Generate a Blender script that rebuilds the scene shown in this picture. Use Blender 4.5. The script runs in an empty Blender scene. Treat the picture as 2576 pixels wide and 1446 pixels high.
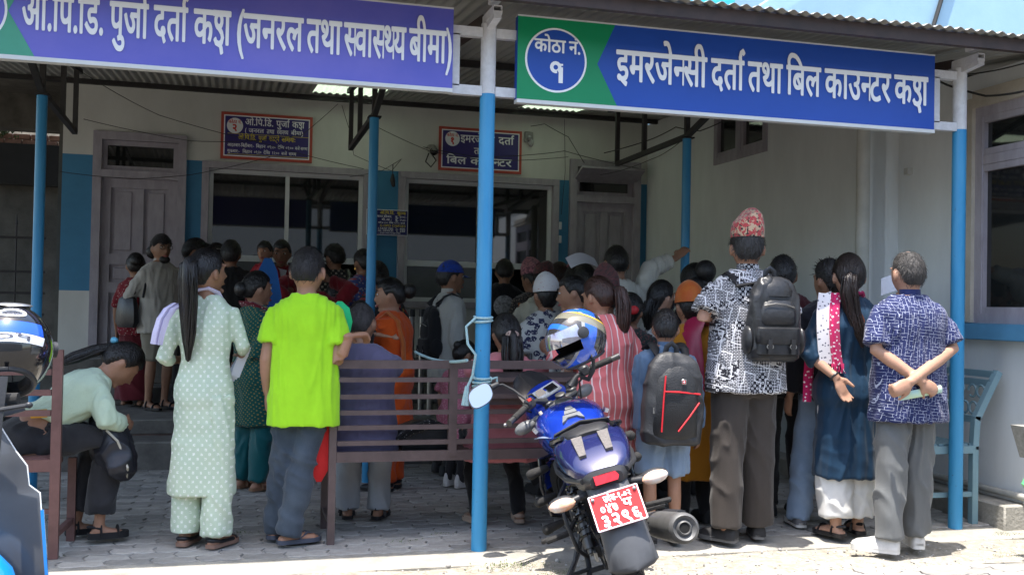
import bpy, bmesh, math, random
import numpy as np
from mathutils import Vector, Matrix, Quaternion
random.seed(7); np.random.seed(7)
SC=bpy.context.scene; COL=SC.collection
# ---------------------------------------------------------------- camera, sky, sun, exposure
TH,PT,RO,FO,EYE=.2686,.0185,.019,2583.65,1.40
_F=np.array([math.sin(TH)*math.cos(PT),math.cos(TH)*math.cos(PT),math.sin(PT)])
_R=np.array([math.cos(TH),-math.sin(TH),0.]); _U=np.cross(_R,_F)
_R2=math.cos(RO)*_R+math.sin(RO)*_U; _U2=math.cos(RO)*_U-math.sin(RO)*_R
CAMP=np.array([0,0,EYE])
cd=bpy.data.cameras.new('camera'); cam=bpy.data.objects.new('camera',cd); COL.objects.link(cam)
cd.sensor_width=36; cd.lens=36*FO/2576; cd.clip_start=.05; cd.clip_end=500
M=Matrix([[_R2[i],_U2[i],-_F[i],CAMP[i]] for i in range(3)]+[[0,0,0,1]])
cam.matrix_world=M; SC.camera=cam
SUN=Vector((.15,.147,-1)).normalized()
W=bpy.data.worlds.new('World'); SC.world=W; W.use_nodes=True
nt=W.node_tree; bg=nt.nodes['Background']; sk=nt.nodes.new('ShaderNodeTexSky')
sk.sky_type='NISHITA'; sk.sun_disc=False; sk.sun_elevation=math.asin(-SUN.z); sk.sun_rotation=math.atan2(-SUN.x,-SUN.y)
sk.air_density=1.2; sk.dust_density=2.5; sk.ozone_density=1.0
nt.links.new(sk.outputs[0],bg.inputs[0]); bg.inputs[1].default_value=.15
sl=bpy.data.lights.new('sun','SUN'); sl.energy=3.4; sl.angle=math.radians(.55); sl.color=(1,.95,.88)
so=bpy.data.objects.new('sun',sl); COL.objects.link(so); so.rotation_euler=SUN.to_track_quat('-Z','Y').to_euler(); so.location=(0,0,12)
vs=SC.view_settings; vs.view_transform='Standard'; vs.look='None'; vs.exposure=1.68; vs.gamma=1; vs.use_curve_mapping=False
SC.render.engine='CYCLES'; SC.cycles.use_denoising=True; SC.cycles.max_bounces=8; SC.cycles.transparent_max_bounces=8
SC.cycles.caustics_reflective=False; SC.cycles.caustics_refractive=False; SC.cycles.sample_clamp_indirect=6
# ---------------------------------------------------------------- helpers
def ray(px,py): return _F+_R2*(px-1288)/FO+_U2*(723-py)/FO
def gnd(px,py,z=0.): d=ray(px,py); return CAMP+d*((z-EYE)/d[2])
def onY(px,py,Y): d=ray(px,py); return CAMP+d*(Y/d[1])
def onX(px,py,X): d=ray(px,py); return CAMP+d*(X/d[0])
def V(*a): return Vector(a)
MATS={}
def mat(name,col,rough=.6,metal=0.,var=.12,vs_=6.,bump=.0,bs=40.,spec=.4,col2=None,trans=0.,coat=0.,emit=None,stretch=None,sheen=0.,alpha=1.):
    if name in MATS: return MATS[name]
    m=bpy.data.materials.new(name); m.use_nodes=True; MATS[name]=m
    N=m.node_tree.nodes; L=m.node_tree.links; b=N['Principled BSDF']
    b.inputs['Roughness'].default_value=rough; b.inputs['Metallic'].default_value=metal
    b.inputs['Specular IOR Level'].default_value=spec
    if coat: b.inputs['Coat Weight'].default_value=coat; b.inputs['Coat Roughness'].default_value=.05
    if trans: b.inputs['Transmission Weight'].default_value=trans
    if sheen: b.inputs['Sheen Weight'].default_value=sheen
    if emit: b.inputs['Emission Color'].default_value=(*emit[:3],1); b.inputs['Emission Strength'].default_value=emit[3]
    c=(*col,1)
    tc=N.new('ShaderNodeTexCoord'); src=tc.outputs['Object']
    if stretch:
        mp=N.new('ShaderNodeMapping'); mp.inputs['Scale'].default_value=stretch; L.new(src,mp.inputs[0]); src=mp.outputs[0]
    if var>0 or col2:
        n=N.new('ShaderNodeTexNoise'); n.inputs['Scale'].default_value=vs_; n.inputs['Detail'].default_value=6; n.inputs['Roughness'].default_value=.65
        L.new(src,n.inputs['Vector'])
        r=N.new('ShaderNodeValToRGB'); r.color_ramp.elements[0].position=.3; r.color_ramp.elements[1].position=.7
        c2=col2 or tuple(max(0,x*(1-var*2)) for x in col)
        r.color_ramp.elements[0].color=(*c2,1); r.color_ramp.elements[1].color=c
        L.new(n.outputs[0],r.inputs[0]); L.new(r.outputs[0],b.inputs['Base Color'])
    else: b.inputs['Base Color'].default_value=c
    if bump:
        n=N.new('ShaderNodeTexNoise'); n.inputs['Scale'].default_value=bs; n.inputs['Detail'].default_value=4; L.new(src,n.inputs['Vector'])
        bp=N.new('ShaderNodeBump'); bp.inputs['Strength'].default_value=bump; bp.inputs['Distance'].default_value=.01
        L.new(n.outputs[0],bp.inputs['Height']); L.new(bp.outputs[0],b.inputs['Normal'])
    return m
def nodes(m): return m.node_tree.nodes,m.node_tree.links,m.node_tree.nodes['Principled BSDF']
class MB:
    """collects geometry for ONE mesh object"""
    def __init__(s): s.v=[]; s.f=[]; s.mi=[]
    def add(s,v,f,mi=0):
        o=len(s.v); s.v+=[tuple(p) for p in v]; s.f+=[tuple(i+o for i in q) for q in f]; s.mi+=[mi]*len(f); return s
    def box(s,c,d,R=None,mi=0,bev=0):
        hx,hy,hz=d[0]/2,d[1]/2,d[2]/2
        if bev:
            b=min(bev,hx*.9,hy*.9,hz*.9); P=[]
            pts=[]
            for sx in(-1,1):
                for sy in(-1,1):
                    for sz in(-1,1):
                        pts+= [(sx*(hx-b),sy*(hy-b),sz*hz),(sx*(hx-b),sy*hy,sz*(hz-b)),(sx*hx,sy*(hy-b),sz*(hz-b))]
            bm=bmesh.new(); [bm.verts.new(p) for p in pts]; bmesh.ops.convex_hull(bm,input=bm.verts)
            bmesh.ops.dissolve_limit(bm,angle_limit=.01,verts=bm.verts,edges=bm.edges)
            bm.verts.index_update(); P=[v.co.copy() for v in bm.verts]; Fs=[[v.index for v in f.verts] for f in bm.faces]; bm.free()
        else:
            P=[V(x*hx,y*hy,z*hz) for x in(-1,1) for y in(-1,1) for z in(-1,1)]
            Fs=[(0,1,3,2),(4,6,7,5),(0,4,5,1),(2,3,7,6),(0,2,6,4),(1,5,7,3)]
        c=V(*c)
        return s.add([(R@p if R else p)+c for p in P],Fs,mi)
    def bar(s,a,b,w,h=None,mi=0,up=(0,0,1)):
        a=V(*a); b=V(*b); h=h or w; d=b-a; L=d.length; z=d.normalized(); u=V(*up)
        if abs(z.dot(u))>.98: u=V(1,0,0)
        x=u.cross(z).normalized(); y=z.cross(x)
        R=Matrix((x,y,z)).transposed()
        return s.box((a+b)/2,(w,h,L),R,mi)
    def tube(s,pts,r,n=10,cap=True,mi=0,flat=None,up=None,round_=False):
        """loft along pts; r scalar or list; flat=(fx,fy) multipliers per ring or one; up fixes the frame"""
        P=[V(*p) for p in pts]; m=len(P); rr=[r]*m if not hasattr(r,'__len__') else list(r)
        if round_:
            for e in(0,1):
                i=0 if e==0 else -1; d=(P[0]-P[1]) if e==0 else (P[-1]-P[-2]); d.normalize(); R0=rr[i]; b=P[i].copy()
                for k in (1,2):
                    a=k*math.pi/2/2.35; q=b+d*R0*math.sin(a)*.9; rq=R0*math.cos(a)
                    if e==0: P.insert(0,q); rr.insert(0,rq)
                    else: P.append(q); rr.append(rq)
            if flat is not None and hasattr(flat[0],'__len__'): flat=[flat[0]]*2+list(flat)+[flat[-1]]*2
            m=len(P)
        T=[]
        for i in range(m):
            d=(P[min(i+1,m-1)]-P[max(i-1,0)])
            T.append(d.normalized() if d.length>1e-9 else V(0,0,1))
        u=V(*up) if up else (V(0,0,1) if abs(T[0].z)<.9 else V(0,1,0))
        vs=[]; prev=None
        for i in range(m):
            if up is not None: x=V(*up); x=(x-T[i]*x.dot(T[i])); x.normalize()
            elif prev is None: x=(u-T[i]*u.dot(T[i])).normalized()
            else: x=(prev-T[i]*prev.dot(T[i])).normalized()
            prev=x; y=T[i].cross(x)
            fx,fy=(1,1) if flat is None else (flat[i] if hasattr(flat[0],'__len__') else flat)
            for k in range(n):
                a=2*math.pi*k/n; vs.append(P[i]+x*(rr[i]*fx*math.cos(a))+y*(rr[i]*fy*math.sin(a)))
        fs=[]
        for i in range(m-1):
            for k in range(n):
                fs.append((i*n+k,i*n+(k+1)%n,(i+1)*n+(k+1)%n,(i+1)*n+k))
        if cap: fs+= [tuple(range(n))[::-1],tuple(range((m-1)*n,m*n))]
        return s.add(vs,fs,mi)
    def rings(s,R,cap=True,mi=0,closed=True):
        """R: list of equal-length lists of points"""
        n=len(R[0]); vs=[p for q in R for p in q]; fs=[]
        for i in range(len(R)-1):
            for k in range(n if closed else n-1): fs.append((i*n+k,i*n+(k+1)%n,(i+1)*n+(k+1)%n,(i+1)*n+k))
        if cap: fs+=[tuple(range(n))[::-1],tuple(range((len(R)-1)*n,len(R)*n))]
        return s.add(vs,fs,mi)
    def ell(s,c,r,n=12,m=8,R=None,mi=0):
        c=V(*c); R_=[]
        for i in range(m+1):
            t=math.pi*i/m; t=min(max(t,.02),math.pi-.02); z=-math.cos(t); q=math.sin(t)
            ring=[]
            for k in range(n):
                a=2*math.pi*k/n; p=V(r[0]*q*math.cos(a),r[1]*q*math.sin(a),r[2]*z); ring.append(c+(R@p if R else p))
            R_.append(ring)
        return s.rings(R_,mi=mi)
    def prism(s,poly,a,b,mi=0):
        """poly list of 2D; a,b: callables (u,v)->3D for the two caps"""
        n=len(poly); vs=[a(*p) for p in poly]+[b(*p) for p in poly]
        return s.add(vs,[tuple(range(n))[::-1],tuple(range(n,2*n))]+[(i,(i+1)%n,n+(i+1)%n,n+i) for i in range(n)],mi)
    def lathe(s,prof,axis_o,axis_d,n=20,mi=0,cap=True):
        d=V(*axis_d).normalized(); o=V(*axis_o); u=V(0,0,1) if abs(d.z)<.9 else V(1,0,0)
        x=(u-d*u.dot(d)).normalized(); y=d.cross(x)
        return s.rings([[o+d*h+x*(r*math.cos(2*math.pi*k/n))+y*(r*math.sin(2*math.pi*k/n)) for k in range(n)] for r,h in prof],cap=cap,mi=mi)
    def mesh(s,name,mats,smooth=True,angle=40):
        me=bpy.data.meshes.new(name); me.from_pydata(s.v,[],s.f)
        for m in (mats if isinstance(mats,(list,tuple)) else [mats]): me.materials.append(m)
        me.polygons.foreach_set('material_index',s.mi); me.update()
        bm=bmesh.new(); bm.from_mesh(me); bmesh.ops.recalc_face_normals(bm,faces=bm.faces); bm.to_mesh(me); bm.free()
        if smooth: me.shade_smooth() if hasattr(me,'shade_smooth') else None; me.set_sharp_from_angle(angle=math.radians(angle))
        return me
    def build(s,name,mats,parent=None,smooth=True,angle=40,**kw):
        o=bpy.data.objects.new(name,s.mesh(name,mats,smooth,angle)); COL.objects.link(o)
        if parent: o.parent=parent
        for k,v in kw.items(): o[k]=v
        return o
def link(name,me,parent=None,loc=None,**kw):
    o=bpy.data.objects.new(name,me); COL.objects.link(o)
    if parent: o.parent=parent
    if loc is not None: o.location=loc
    for k,v in kw.items(): o[k]=v
    return o
def thing(name,label,cat,loc=(0,0,0),rz=0,group=None):
    o=bpy.data.objects.new(name,None); COL.objects.link(o); o.location=loc; o.rotation_euler=(0,0,rz); o.empty_display_size=.1
    o['label']=label; o['category']=cat
    if group: o['group']=group
    return o
def tag(o,label,cat,group=None):
    o['label']=label; o['category']=cat
    if group: o['group']=group
    return o
def part(name,mats,parent,fn,**kw):
    m=MB(); fn(m); return m.build(name,mats,parent,**kw)
def sag(a,b,s,n=10):
    a=V(*a); b=V(*b); return [a.lerp(b,t/n)-V(0,0,s*4*(t/n)*(1-t/n)) for t in range(n+1)]
# ---------------------------------------------------------------- materials of the setting
CREAM=mat('cream_plaster',(.66,.665,.62),.85,var=.10,vs_=1.4,stretch=(1,1,.45),bump=.15,bs=60)
GREYW=mat('pale_grey_plaster',(.75,.775,.77),.85,var=.09,vs_=1.6,stretch=(1,1,.35),bump=.12,bs=50)
BLUEP=mat('blue_wall_paint',(.055,.23,.40),.6,var=.08,vs_=5,bump=.1,bs=60)
WOODP=mat('mauve_painted_wood',(.40,.37,.41),.6,var=.14,vs_=14,bump=.15,bs=90,stretch=(1,1,.3))
ALU=mat('white_aluminium',(.66,.68,.68),.4,var=.05)
GLASSD=mat('dark_window_glass',(.014,.016,.016),.03,var=0,spec=1.)
CONC=mat('worn_concrete',(.38,.36,.315),.9,var=.22,vs_=5,bump=.6,bs=45)
STEPM=mat('dark_step_stone',(.17,.16,.145),.9,var=.25,vs_=6,bump=.5,bs=30)
BLACKS=mat('black_steel',(.025,.022,.022),.55,var=.2,vs_=12)
RUST=mat('rusty_primer_steel',(.060,.038,.034),.6,col2=(.03,.022,.021),vs_=9,bump=.1)
WHITES=mat('chalky_white_paint',(.68,.68,.70),.6,var=.12,vs_=18,bump=.25,bs=70)
POSTB=mat('sky_blue_gloss_paint',(.030,.24,.48),.36,col2=(.055,.29,.52),vs_=9,bump=.3,bs=26,stretch=(1,1,.2))
N,L,q=nodes(POSTB); tc=N.new('ShaderNodeTexCoord'); n1=N.new('ShaderNodeTexNoise'); n1.inputs['Scale'].default_value=34; n1.inputs['Detail'].default_value=5; L.new(tc.outputs['Object'],n1.inputs['Vector']); rp=N.new('ShaderNodeValToRGB'); rp.color_ramp.elements[0].position=.70; rp.color_ramp.elements[1].position=.76; L.new(n1.outputs[0],rp.inputs[0]); mxp=N.new('ShaderNodeMix'); mxp.data_type='RGBA'; mxp.inputs[7].default_value=(.05,.10,.14,1); L.new(rp.outputs[0],mxp.inputs[0]); L.new(q.inputs['Base Color'].links[0].from_socket,mxp.inputs[6]); L.new(mxp.outputs[2],q.inputs['Base Color'])
# ---------------------------------------------------------------- ground
PAVE=[mat('paver_grey_%d'%i,c,.9,var=.16,vs_=14,bump=.35,bs=90) for i,c in enumerate([(.40,.385,.355),(.34,.325,.30),(.28,.27,.25),(.44,.42,.385)])]
JOINT=mat('dusty_joint_sand',(.17,.155,.13),.95,var=.3,vs_=9,bump=.5,bs=80)
g=part('ground',JOINT,None,lambda m:m.add([(-60,-40,-.07),(60,-40,-.07),(60,60,-.07),(-60,60,-.07)],[(0,1,2,3)]),smooth=False); g['kind']='structure'
# shaded courtyard pavers
def paver_mesh(name,L,w,h,m):
    def f(u): t=(u/(L/2))%1; return .011*(abs(t-.5)*4-1)
    def gq(v): t=(v/w)%1; return .011*(abs(t-.5)*4-1)
    e=.0035; us=[L*k/4 for k in range(5)]; vsr=[w*k/2 for k in range(3)]
    loop=[(u+gq(0),f(u)) for u in us]+[(L+gq(v),v+f(L)) for v in vsr[1:]]+[(u+gq(w),w+f(u)) for u in us[::-1][1:]]+[(gq(v),v+f(0)) for v in vsr[::-1][1:-1]]
    cx,cy=L/2,w/2
    def ins(d): return [(cx+(x-cx)*(1-2*d/L),cy+(y-cy)*(1-2*d/w)) for x,y in loop]
    mb=MB(); mb.rings([[V(x-cx,y-cy,-h) for x,y in ins(e)],[V(x-cx,y-cy,-.004) for x,y in ins(e)],[V(x-cx,y-cy,0) for x,y in ins(e+.004)]],cap=True)
    return mb.mesh(name,m,angle=30)
PL,PW=.235,.118
pm=[paver_mesh('paver_%d'%i,PL,PW,.055,m) for i,m in enumerate(PAVE)]
court=part('courtyard_floor',JOINT,None,lambda m:m.box((1.5,7.4,-.035),(9.5,3.1,.05)),smooth=False); court['kind']='structure'
def lay(parent,x0,x1,y0,y1,z,cond,limit,tilt=.006,bright=0):
    spots=[]; j=0; y=y0
    while y<y1:
        x=x0+(PL/2 if j%2 else 0)
        while x<x1:
            if cond(x,y): spots.append((x,y))
            x+=PL
        y+=PW; j+=1
    spots.sort(key=lambda p:p[0]*p[0]*.02+p[1])
    rest=MB()
    for k,(x,y) in enumerate(spots):
        me=pm[random.choice([0,0,1,1,2,3])]; dz=z+random.uniform(-.003,.003)
        if k<limit:
            o=link('paver',me,parent,(x,y,dz)); o.rotation_euler=(random.gauss(0,tilt),random.gauss(0,tilt),random.gauss(0,.006))
        else:
            rest.add([(v.co.x+x,v.co.y+y,v.co.z+dz) for v in me.vertices],[tuple(p.vertices) for p in me.polygons],random.choice([0,0,1,1,2,3]))
    if rest.v: rest.build('distant_pavers',PAVE,parent,kind='stuff')
def vis(x,y,mar=.35):
    d=np.array([x,y,0])-CAMP; z=d@_F; return z>1 and abs((d@_R2)/z)*FO<1288*1.06 and ((d@_U2)/z)*FO>-790
lay(court,-2.6,5.0,5.86,8.95,0,vis,300)
# concrete edge strip and gravelly apron, then the paved lane
strip=part('concrete_edge_strip',CONC,None,lambda m:m.add([(x,y,z) for x,y,z in [(-6,5.50,-.02),(12,5.50,-.02),(12,5.845,-.004),(-6,5.845,-.004),(-6,5.50,-.09),(12,5.50,-.09),(12,5.845,-.09),(-6,5.845,-.09)]],[(0,1,2,3),(0,4,5,1),(2,6,7,3),(1,5,6,2),(0,3,7,4)]),smooth=False); strip['kind']='structure'
ap=MB(); nx,ny=120,8
for i in range(nx+1):
    for j in range(ny+1):
        x=-4+i*.11; y=4.98+j*.065+.03*math.sin(x*2.1)*(j==0); ap.v.append((x,y,-.022+.007*math.sin(x*3.1+j)+.006*math.sin(x*7.7-j*2)-.012*(j<2)))
ap.f=[(i*(ny+1)+j,(i+1)*(ny+1)+j,(i+1)*(ny+1)+j+1,i*(ny+1)+j+1) for i in range(nx) for j in range(ny)]; ap.mi=[0]*len(ap.f)
GRAV=mat('pebbly_concrete',(.37,.345,.30),.95,col2=(.20,.18,.14),vs_=22,bump=.9,bs=70)
apron=ap.build('gravel_apron',GRAV,None); apron['kind']='structure'
lane=part('paved_lane',JOINT,None,lambda m:m.box((2,2.4,-.06),(16,5.2,.02)),smooth=False); lane['kind']='structure'
lay(lane,1.4,5.6,4.3,5.02,-.03,lambda x,y:vis(x,y),120,.012)
# loose pebbles, moss and litter on the apron
peb=MB()
for k in range(900):
    x=random.uniform(-1,5.6); y=random.uniform(4.95,5.52); r=random.uniform(.003,.009) if random.random()<.94 else random.uniform(.010,.018)
    peb.ell((x,y,-.018+r*.1),(r,r*random.uniform(.6,1),r*.6),6,4,Matrix.Rotation(random.random()*6,3,'Z'),mi=random.randrange(3))
peb.build('pebbles',[mat('pebble_a',(.42,.40,.37),.8,var=.1),mat('pebble_b',(.30,.29,.28),.8),mat('pebble_c',(.55,.53,.5),.7)],None,kind='stuff',label='small pale pebbles scattered over the concrete apron',category='pebbles')
moss=MB()
for cx,cy,n,s in ((1.53,5.45,300,.10),(1.75,5.25,80,.06),(.45,5.36,50,.06),(4.92,5.62,200,.06),(4.5,5.12,60,.08),(.1,6.45,50,.05),(1.05,6.05,60,.05),(1.3,6.2,50,.04),(2.2,6.2,70,.05),(-.9,6.02,40,.03)):
    for k in range(n):
        x=random.gauss(cx,s); y=random.gauss(cy,s*.45); a=random.random()*6.3; h=random.uniform(.002,.008); l=random.uniform(.004,.010)
        z=.0 if y>5.86 else -.018
        moss.add([(x,y,z),(x+l*math.cos(a),y+l*math.sin(a),z+h),(x+l*math.cos(a+.9),y+l*math.sin(a+.9),z+h*.7)],[(0,1,2)])
moss.build('moss_and_weeds',mat('moss_green',(.10,.15,.03),.9,var=.3,vs_=30),None,smooth=False,kind='stuff',label='tiny moss and weeds in the joints of the ground',category='moss')
# raised walk along the right wall
walk=MB(); walk.box((5.07,6.4,.0),(.24,1.46,.30),bev=.01); walk.box((4.78,8.1,.0),(.30,1.9,.28),bev=.01)
# ---------------------------------------------------------------- the building
YB=11.5; XW=4.83; XL=-1.70
bld=thing('hospital_building','cream hospital building with blue wall bands, mauve doors and counter windows behind the crowd','building',(0,YB,0))
def bpart(name,m,fn,**kw):
    o=part(name,m,bld,fn,**kw); o.matrix_parent_inverse=Matrix.Translation((0,-YB,0)); return o
walk_o=walk.build('raised_walk',CONC,None); walk_o['kind']='structure'
# back wall cut round the openings (list of x0,x1,z0,z1)
OPN=[(-1.40,-.47,.80,3.15),(-.235,1.415,1.20,2.82),(1.885,3.625,1.44,2.82),(3.84,4.73,.80,3.15)]
def wall_grid(m,y,xs,zs,holes,t=.2):
    xs=sorted(set(xs+[h[0] for h in holes]+[h[1] for h in holes])); zs=sorted(set(zs+[h[2] for h in holes]+[h[3] for h in holes]))
    for a,b in zip(xs,xs[1:]):
        for c,d in zip(zs,zs[1:]):
            mx,mz=(a+b)/2,(c+d)/2
            if any(h[0]<mx<h[1] and h[2]<mz<h[3] for h in holes): continue
            m.box(((a+b)/2,y+t/2,(c+d)/2),(b-a,t,d-c),mi=1 if 1.48<mz<2.90 else 0)
bpart('wall',[CREAM,BLUEP],lambda m:wall_grid(m,YB,[XL,XW],[0,1.48,2.90,4.05],OPN),smooth=False)
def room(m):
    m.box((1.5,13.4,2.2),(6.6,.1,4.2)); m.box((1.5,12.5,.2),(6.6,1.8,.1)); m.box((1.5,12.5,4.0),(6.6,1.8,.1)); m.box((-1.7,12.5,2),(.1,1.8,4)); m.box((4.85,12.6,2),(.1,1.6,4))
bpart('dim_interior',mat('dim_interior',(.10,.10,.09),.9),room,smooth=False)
# steps up to the wall
def steps(m):
    for z0,z1,y0 in ((-.05,.23,8.95),(.23,.36,9.45),(.36,.54,10.75),(.54,.80,11.15)):
        m.box((1.6,(y0+11.5)/2,(z0+z1)/2+random.uniform(0,.001)),(6.5,11.5-y0,z1-z0),bev=.012)
st=bpart('entrance_steps',STEPM,steps)
bpart('step_nosing',mat('step_red_oxide',(.16,.09,.075),.85,var=.25,vs_=8),lambda m:m.box((1.6,9.43,.215),(6.49,.09,.034)),smooth=False)
# right wing wall with windows
SW=(8.62,9.70,2.90,3.50); BW=(4.6,6.2,1.345,2.88); XV=5.15; YV=7.1
def rwall(m):
    for X,ya,yb_,H_,zt in ((XW,YV,YB,SW,3.62),(XV,2.5,YV,BW,3.13)):
        ys=sorted({ya,H_[0],H_[1],yb_}); zs=sorted({0,H_[2],H_[3],zt})
        for a,b in zip(ys,ys[1:]):
            for c,d in zip(zs,zs[1:]):
                my,mz=(a+b)/2,(c+d)/2
                if H_[0]<my<H_[1] and H_[2]<mz<H_[3]: continue
                m.box((X+.1,my,mz),(.2,b-a,d-c))
    m.box((5.03,YV+.05,1.6),(.24,.1,3.2))
bpart('right_wing_wall',GREYW,rwall,smooth=False)
bpart('window_ledge',mat('ledge_blue_paint',(.10,.30,.50),.55,var=.1),lambda m:m.box((XV-.045,4.65,1.288),(.10,3.3,.115),bev=.006))
bpart('plaster_reveal',mat('beige_reveal',(.52,.47,.39),.85,bump=.15),lambda m:(m.box((XV-.02,6.26,2.15),(.06,.12,1.60)),m.box((XV-.02,5.4,2.94),(.06,1.6,.12))),smooth=False)
bpart('wall_base_pipe',mat('grey_plastic_pipe',(.42,.41,.37),.5),lambda m:m.tube([(XV-.04,3,.20),(XV-.04,6,.20),(XV-.04,7.05,.20)],.024))
def rwin(name,y0,y1,z0,z1,nl,X):
    w=bpart(name,WOODP,lambda m:None) if False else None
    mb=MB(); x=X+.03; fr=.07
    mb.box((x,(y0+y1)/2,z1-fr/2),(.10,y1-y0,fr)); mb.box((x,(y0+y1)/2,z0+fr/2),(.10,y1-y0,fr))
    ys=[y0+(y1-y0)*k/nl for k in range(nl+1)]
    for k,y in enumerate(ys): mb.box((x,min(max(y,y0+fr/2),y1-fr/2),(z0+z1)/2),(.099,fr,z1-z0-2*fr))
    w=mb.build(name,WOODP,bld,smooth=False); w.matrix_parent_inverse=Matrix.Translation((0,-YB,0))
    for k in range(nl):
        a,b=ys[k]+fr*.5,ys[k+1]-fr*.5
        tr=z1-(z1-z0)*.27
        rows=[(z0+fr,tr),(tr+.07,z1-fr)] if z1-z0>1 else [(z0+fr,z1-fr)]
        for c,d in rows:
            sm=MB(); s=.045
            for q in ((x-.012,(a+b)/2,c+s/2,.06,b-a,s),(x-.012,(a+b)/2,d-s/2,.06,b-a,s)): sm.box(q[:3],q[3:])
            for yy in(a+s/2,b-s/2): sm.box((x-.012,yy,(c+d)/2),(.059,s,d-c-2*s))
            f=sm.build('sash',WOODP,w,smooth=False)
            p=MB().box((x-.004,(a+b)/2,(c+d)/2),(.008,b-a-2*s,d-c-2*s)).build('pane',GLASSD,w,smooth=False)
        if len(rows)==2: MB().box((x-.01,(a+b)/2,tr+.035),(.07,b-a,.066)).build('transom_bar',WOODP,w,smooth=False)
    return w
rwin('window',BW[0],BW[1],BW[2],BW[3],2,XV); rwin('window',SW[0],SW[1],SW[2],SW[3],2,XW)
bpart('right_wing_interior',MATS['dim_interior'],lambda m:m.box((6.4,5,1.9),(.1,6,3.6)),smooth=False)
# counter windows
def counter_window(x0,x1,z0,z1,zbar):
    w=MB(); y=YB+.02; fw=.075
    for a,b,c,d in ((x0-fw,x1+fw,z1,z1+fw),(x0-fw,x0,z0,z1),(x1,x1+fw,z0,z1),(x0-fw,x1+fw,z0-fw,z0)): w.box(((a+b)/2,y-.03,(c+d)/2),(b-a-.002,.13,d-c-.002))
    wo=w.build('window',WOODP,bld,smooth=False); wo.matrix_parent_inverse=Matrix.Translation((0,-YB,0))
    a=.045; f=MB(); xm=(x0+x1)/2
    for q in ((x0,x1,z1-a,z1),(x0,x1,zbar-.035,zbar+.03),(x0,x1,z0,z0+a)): f.box(((q[0]+q[1])/2,y,(q[2]+q[3])/2),(q[1]-q[0],.06,q[3]-q[2]))
    for xx in (x0+a/2,xm,x1-a/2): 
        f.box((xx,y-.002,(zbar+z1)/2),(a*.95,.055,z1-zbar-.05)); f.box((xx,y-.002,(zbar+z0)/2),(a*.95,.055,zbar-z0-.05))
    f.build('frame',ALU,wo,smooth=False)
    for a0,b0 in ((x0+a,xm-a/2),(xm+a/2,x1-a)):
        MB().box(((a0+b0)/2,y+.012,(zbar+.03+z1-a)/2),(b0-a0,.006,z1-a-zbar-.03)).build('pane',GLASSD,wo,smooth=False)
    MB().box(((x0+a+xm)/2,y+.012,(zbar+z0)/2),(xm-x0-a*1.5,.006,zbar-z0-.08)).build('pane',mat('grey_frosted_glass',(.10,.11,.11),.25),wo,smooth=False)
    return wo
counter_window(-.235,1.415,1.20,2.82,1.87); w2=counter_window(1.885,3.625,1.44,2.82,1.87)
# panelled doors with transoms
def door(x0,x1,z0,z1,zt,flap=False):
    y=YB+.01; m=MB(); fw=.085
    for a,b,c,d in ((x0,x1,z1-fw,z1),(x0,x0+fw,z0,z1-fw),(x1-fw,x1,z0,z1-fw),(x0+fw,x1-fw,zt-.05,zt+.03)): m.box(((a+b)/2,y,(c+d)/2),(b-a,.14,d-c))
    o=m.build('door',WOODP,bld,smooth=False); o.matrix_parent_inverse=Matrix.Translation((0,-YB,0))
    s=MB(); a,b,c,d=x0+fw,x1-fw,zt+.03,z1-fw; t=.05
    s.box(((a+b)/2,y+.02,d-t/2),(b-a,.05,t)); s.box(((a+b)/2,y+.02,c+t/2),(b-a,.05,t)); s.box((a+t/2,y+.02,(c+d)/2),(t,.049,d-c-2*t)); s.box((b-t/2,y+.02,(c+d)/2),(t,.049,d-c-2*t))
    if flap:
        R=Matrix.Rotation(math.radians(-62),3,'X'); f=MB(); 
        f.box(((a+b)/2,y-.16,d-.10),(b-a+.06,.03,.34),Matrix.Rotation(math.radians(68),3,'X')); f.build('open_transom_flap',WOODP,o,smooth=False)
    s.build('transom_sash',WOODP,o,smooth=False)
    MB().box(((a+b)/2,y+.03,(c+d)/2),(b-a-2*t,.008,d-c-2*t)).build('transom_pane',GLASSD,o,smooth=False)
    # leaf: stiles, rails, panels
    L=MB(); d1=zt-.05; w=b-a; sx=.095; rails=[z0+.0,z0+.42,z0+.62,z0+.80,z0+.98,d1]
    for xx in(a+sx/2,b-sx/2): L.box((xx,y+.02,(z0+d1)/2),(sx,.05,d1-z0))
    for zz,h in ((z0+.06,.12),(z0+.72,.11),(z0+1.02,.11),(d1-.05,.10)): L.box(((a+b)/2,y+.02,zz),(w-2*sx,.048,h))
    L.box(((a+b)/2,y+.019,(z0+1.07+d1-.10)/2),(.085,.047,d1-.10-z0-1.075)); L.box(((a+b)/2,y+.019,(z0+.12+z0+.665)/2),(.085,.047,.54))
    L.build('leaf',WOODP,o,smooth=False)
    for (pa,pb,pc,pd) in ((a+sx,(a+b)/2-.043,z0+1.075,d1-.10),((a+b)/2+.043,b-sx,z0+1.075,d1-.10),(a+sx,b-sx,z0+.775,z0+.965),(a+sx,(a+b)/2-.043,z0+.12,z0+.665),((a+b)/2+.043,b-sx,z0+.12,z0+.665)):
        P=MB(); P.box(((pa+pb)/2,y+.036,(pc+pd)/2),(pb-pa,.012,pd-pc)); P.box(((pa+pb)/2,y+.028,(pc+pd)/2),(pb-pa-.07,.022,pd-pc-.07),bev=.008); P.build('panel',WOODP,o,smooth=False)
    return o
door(-1.40,-.47,.80,3.15,2.72); door(3.84,4.73,.80,3.15,2.70,True)
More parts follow.
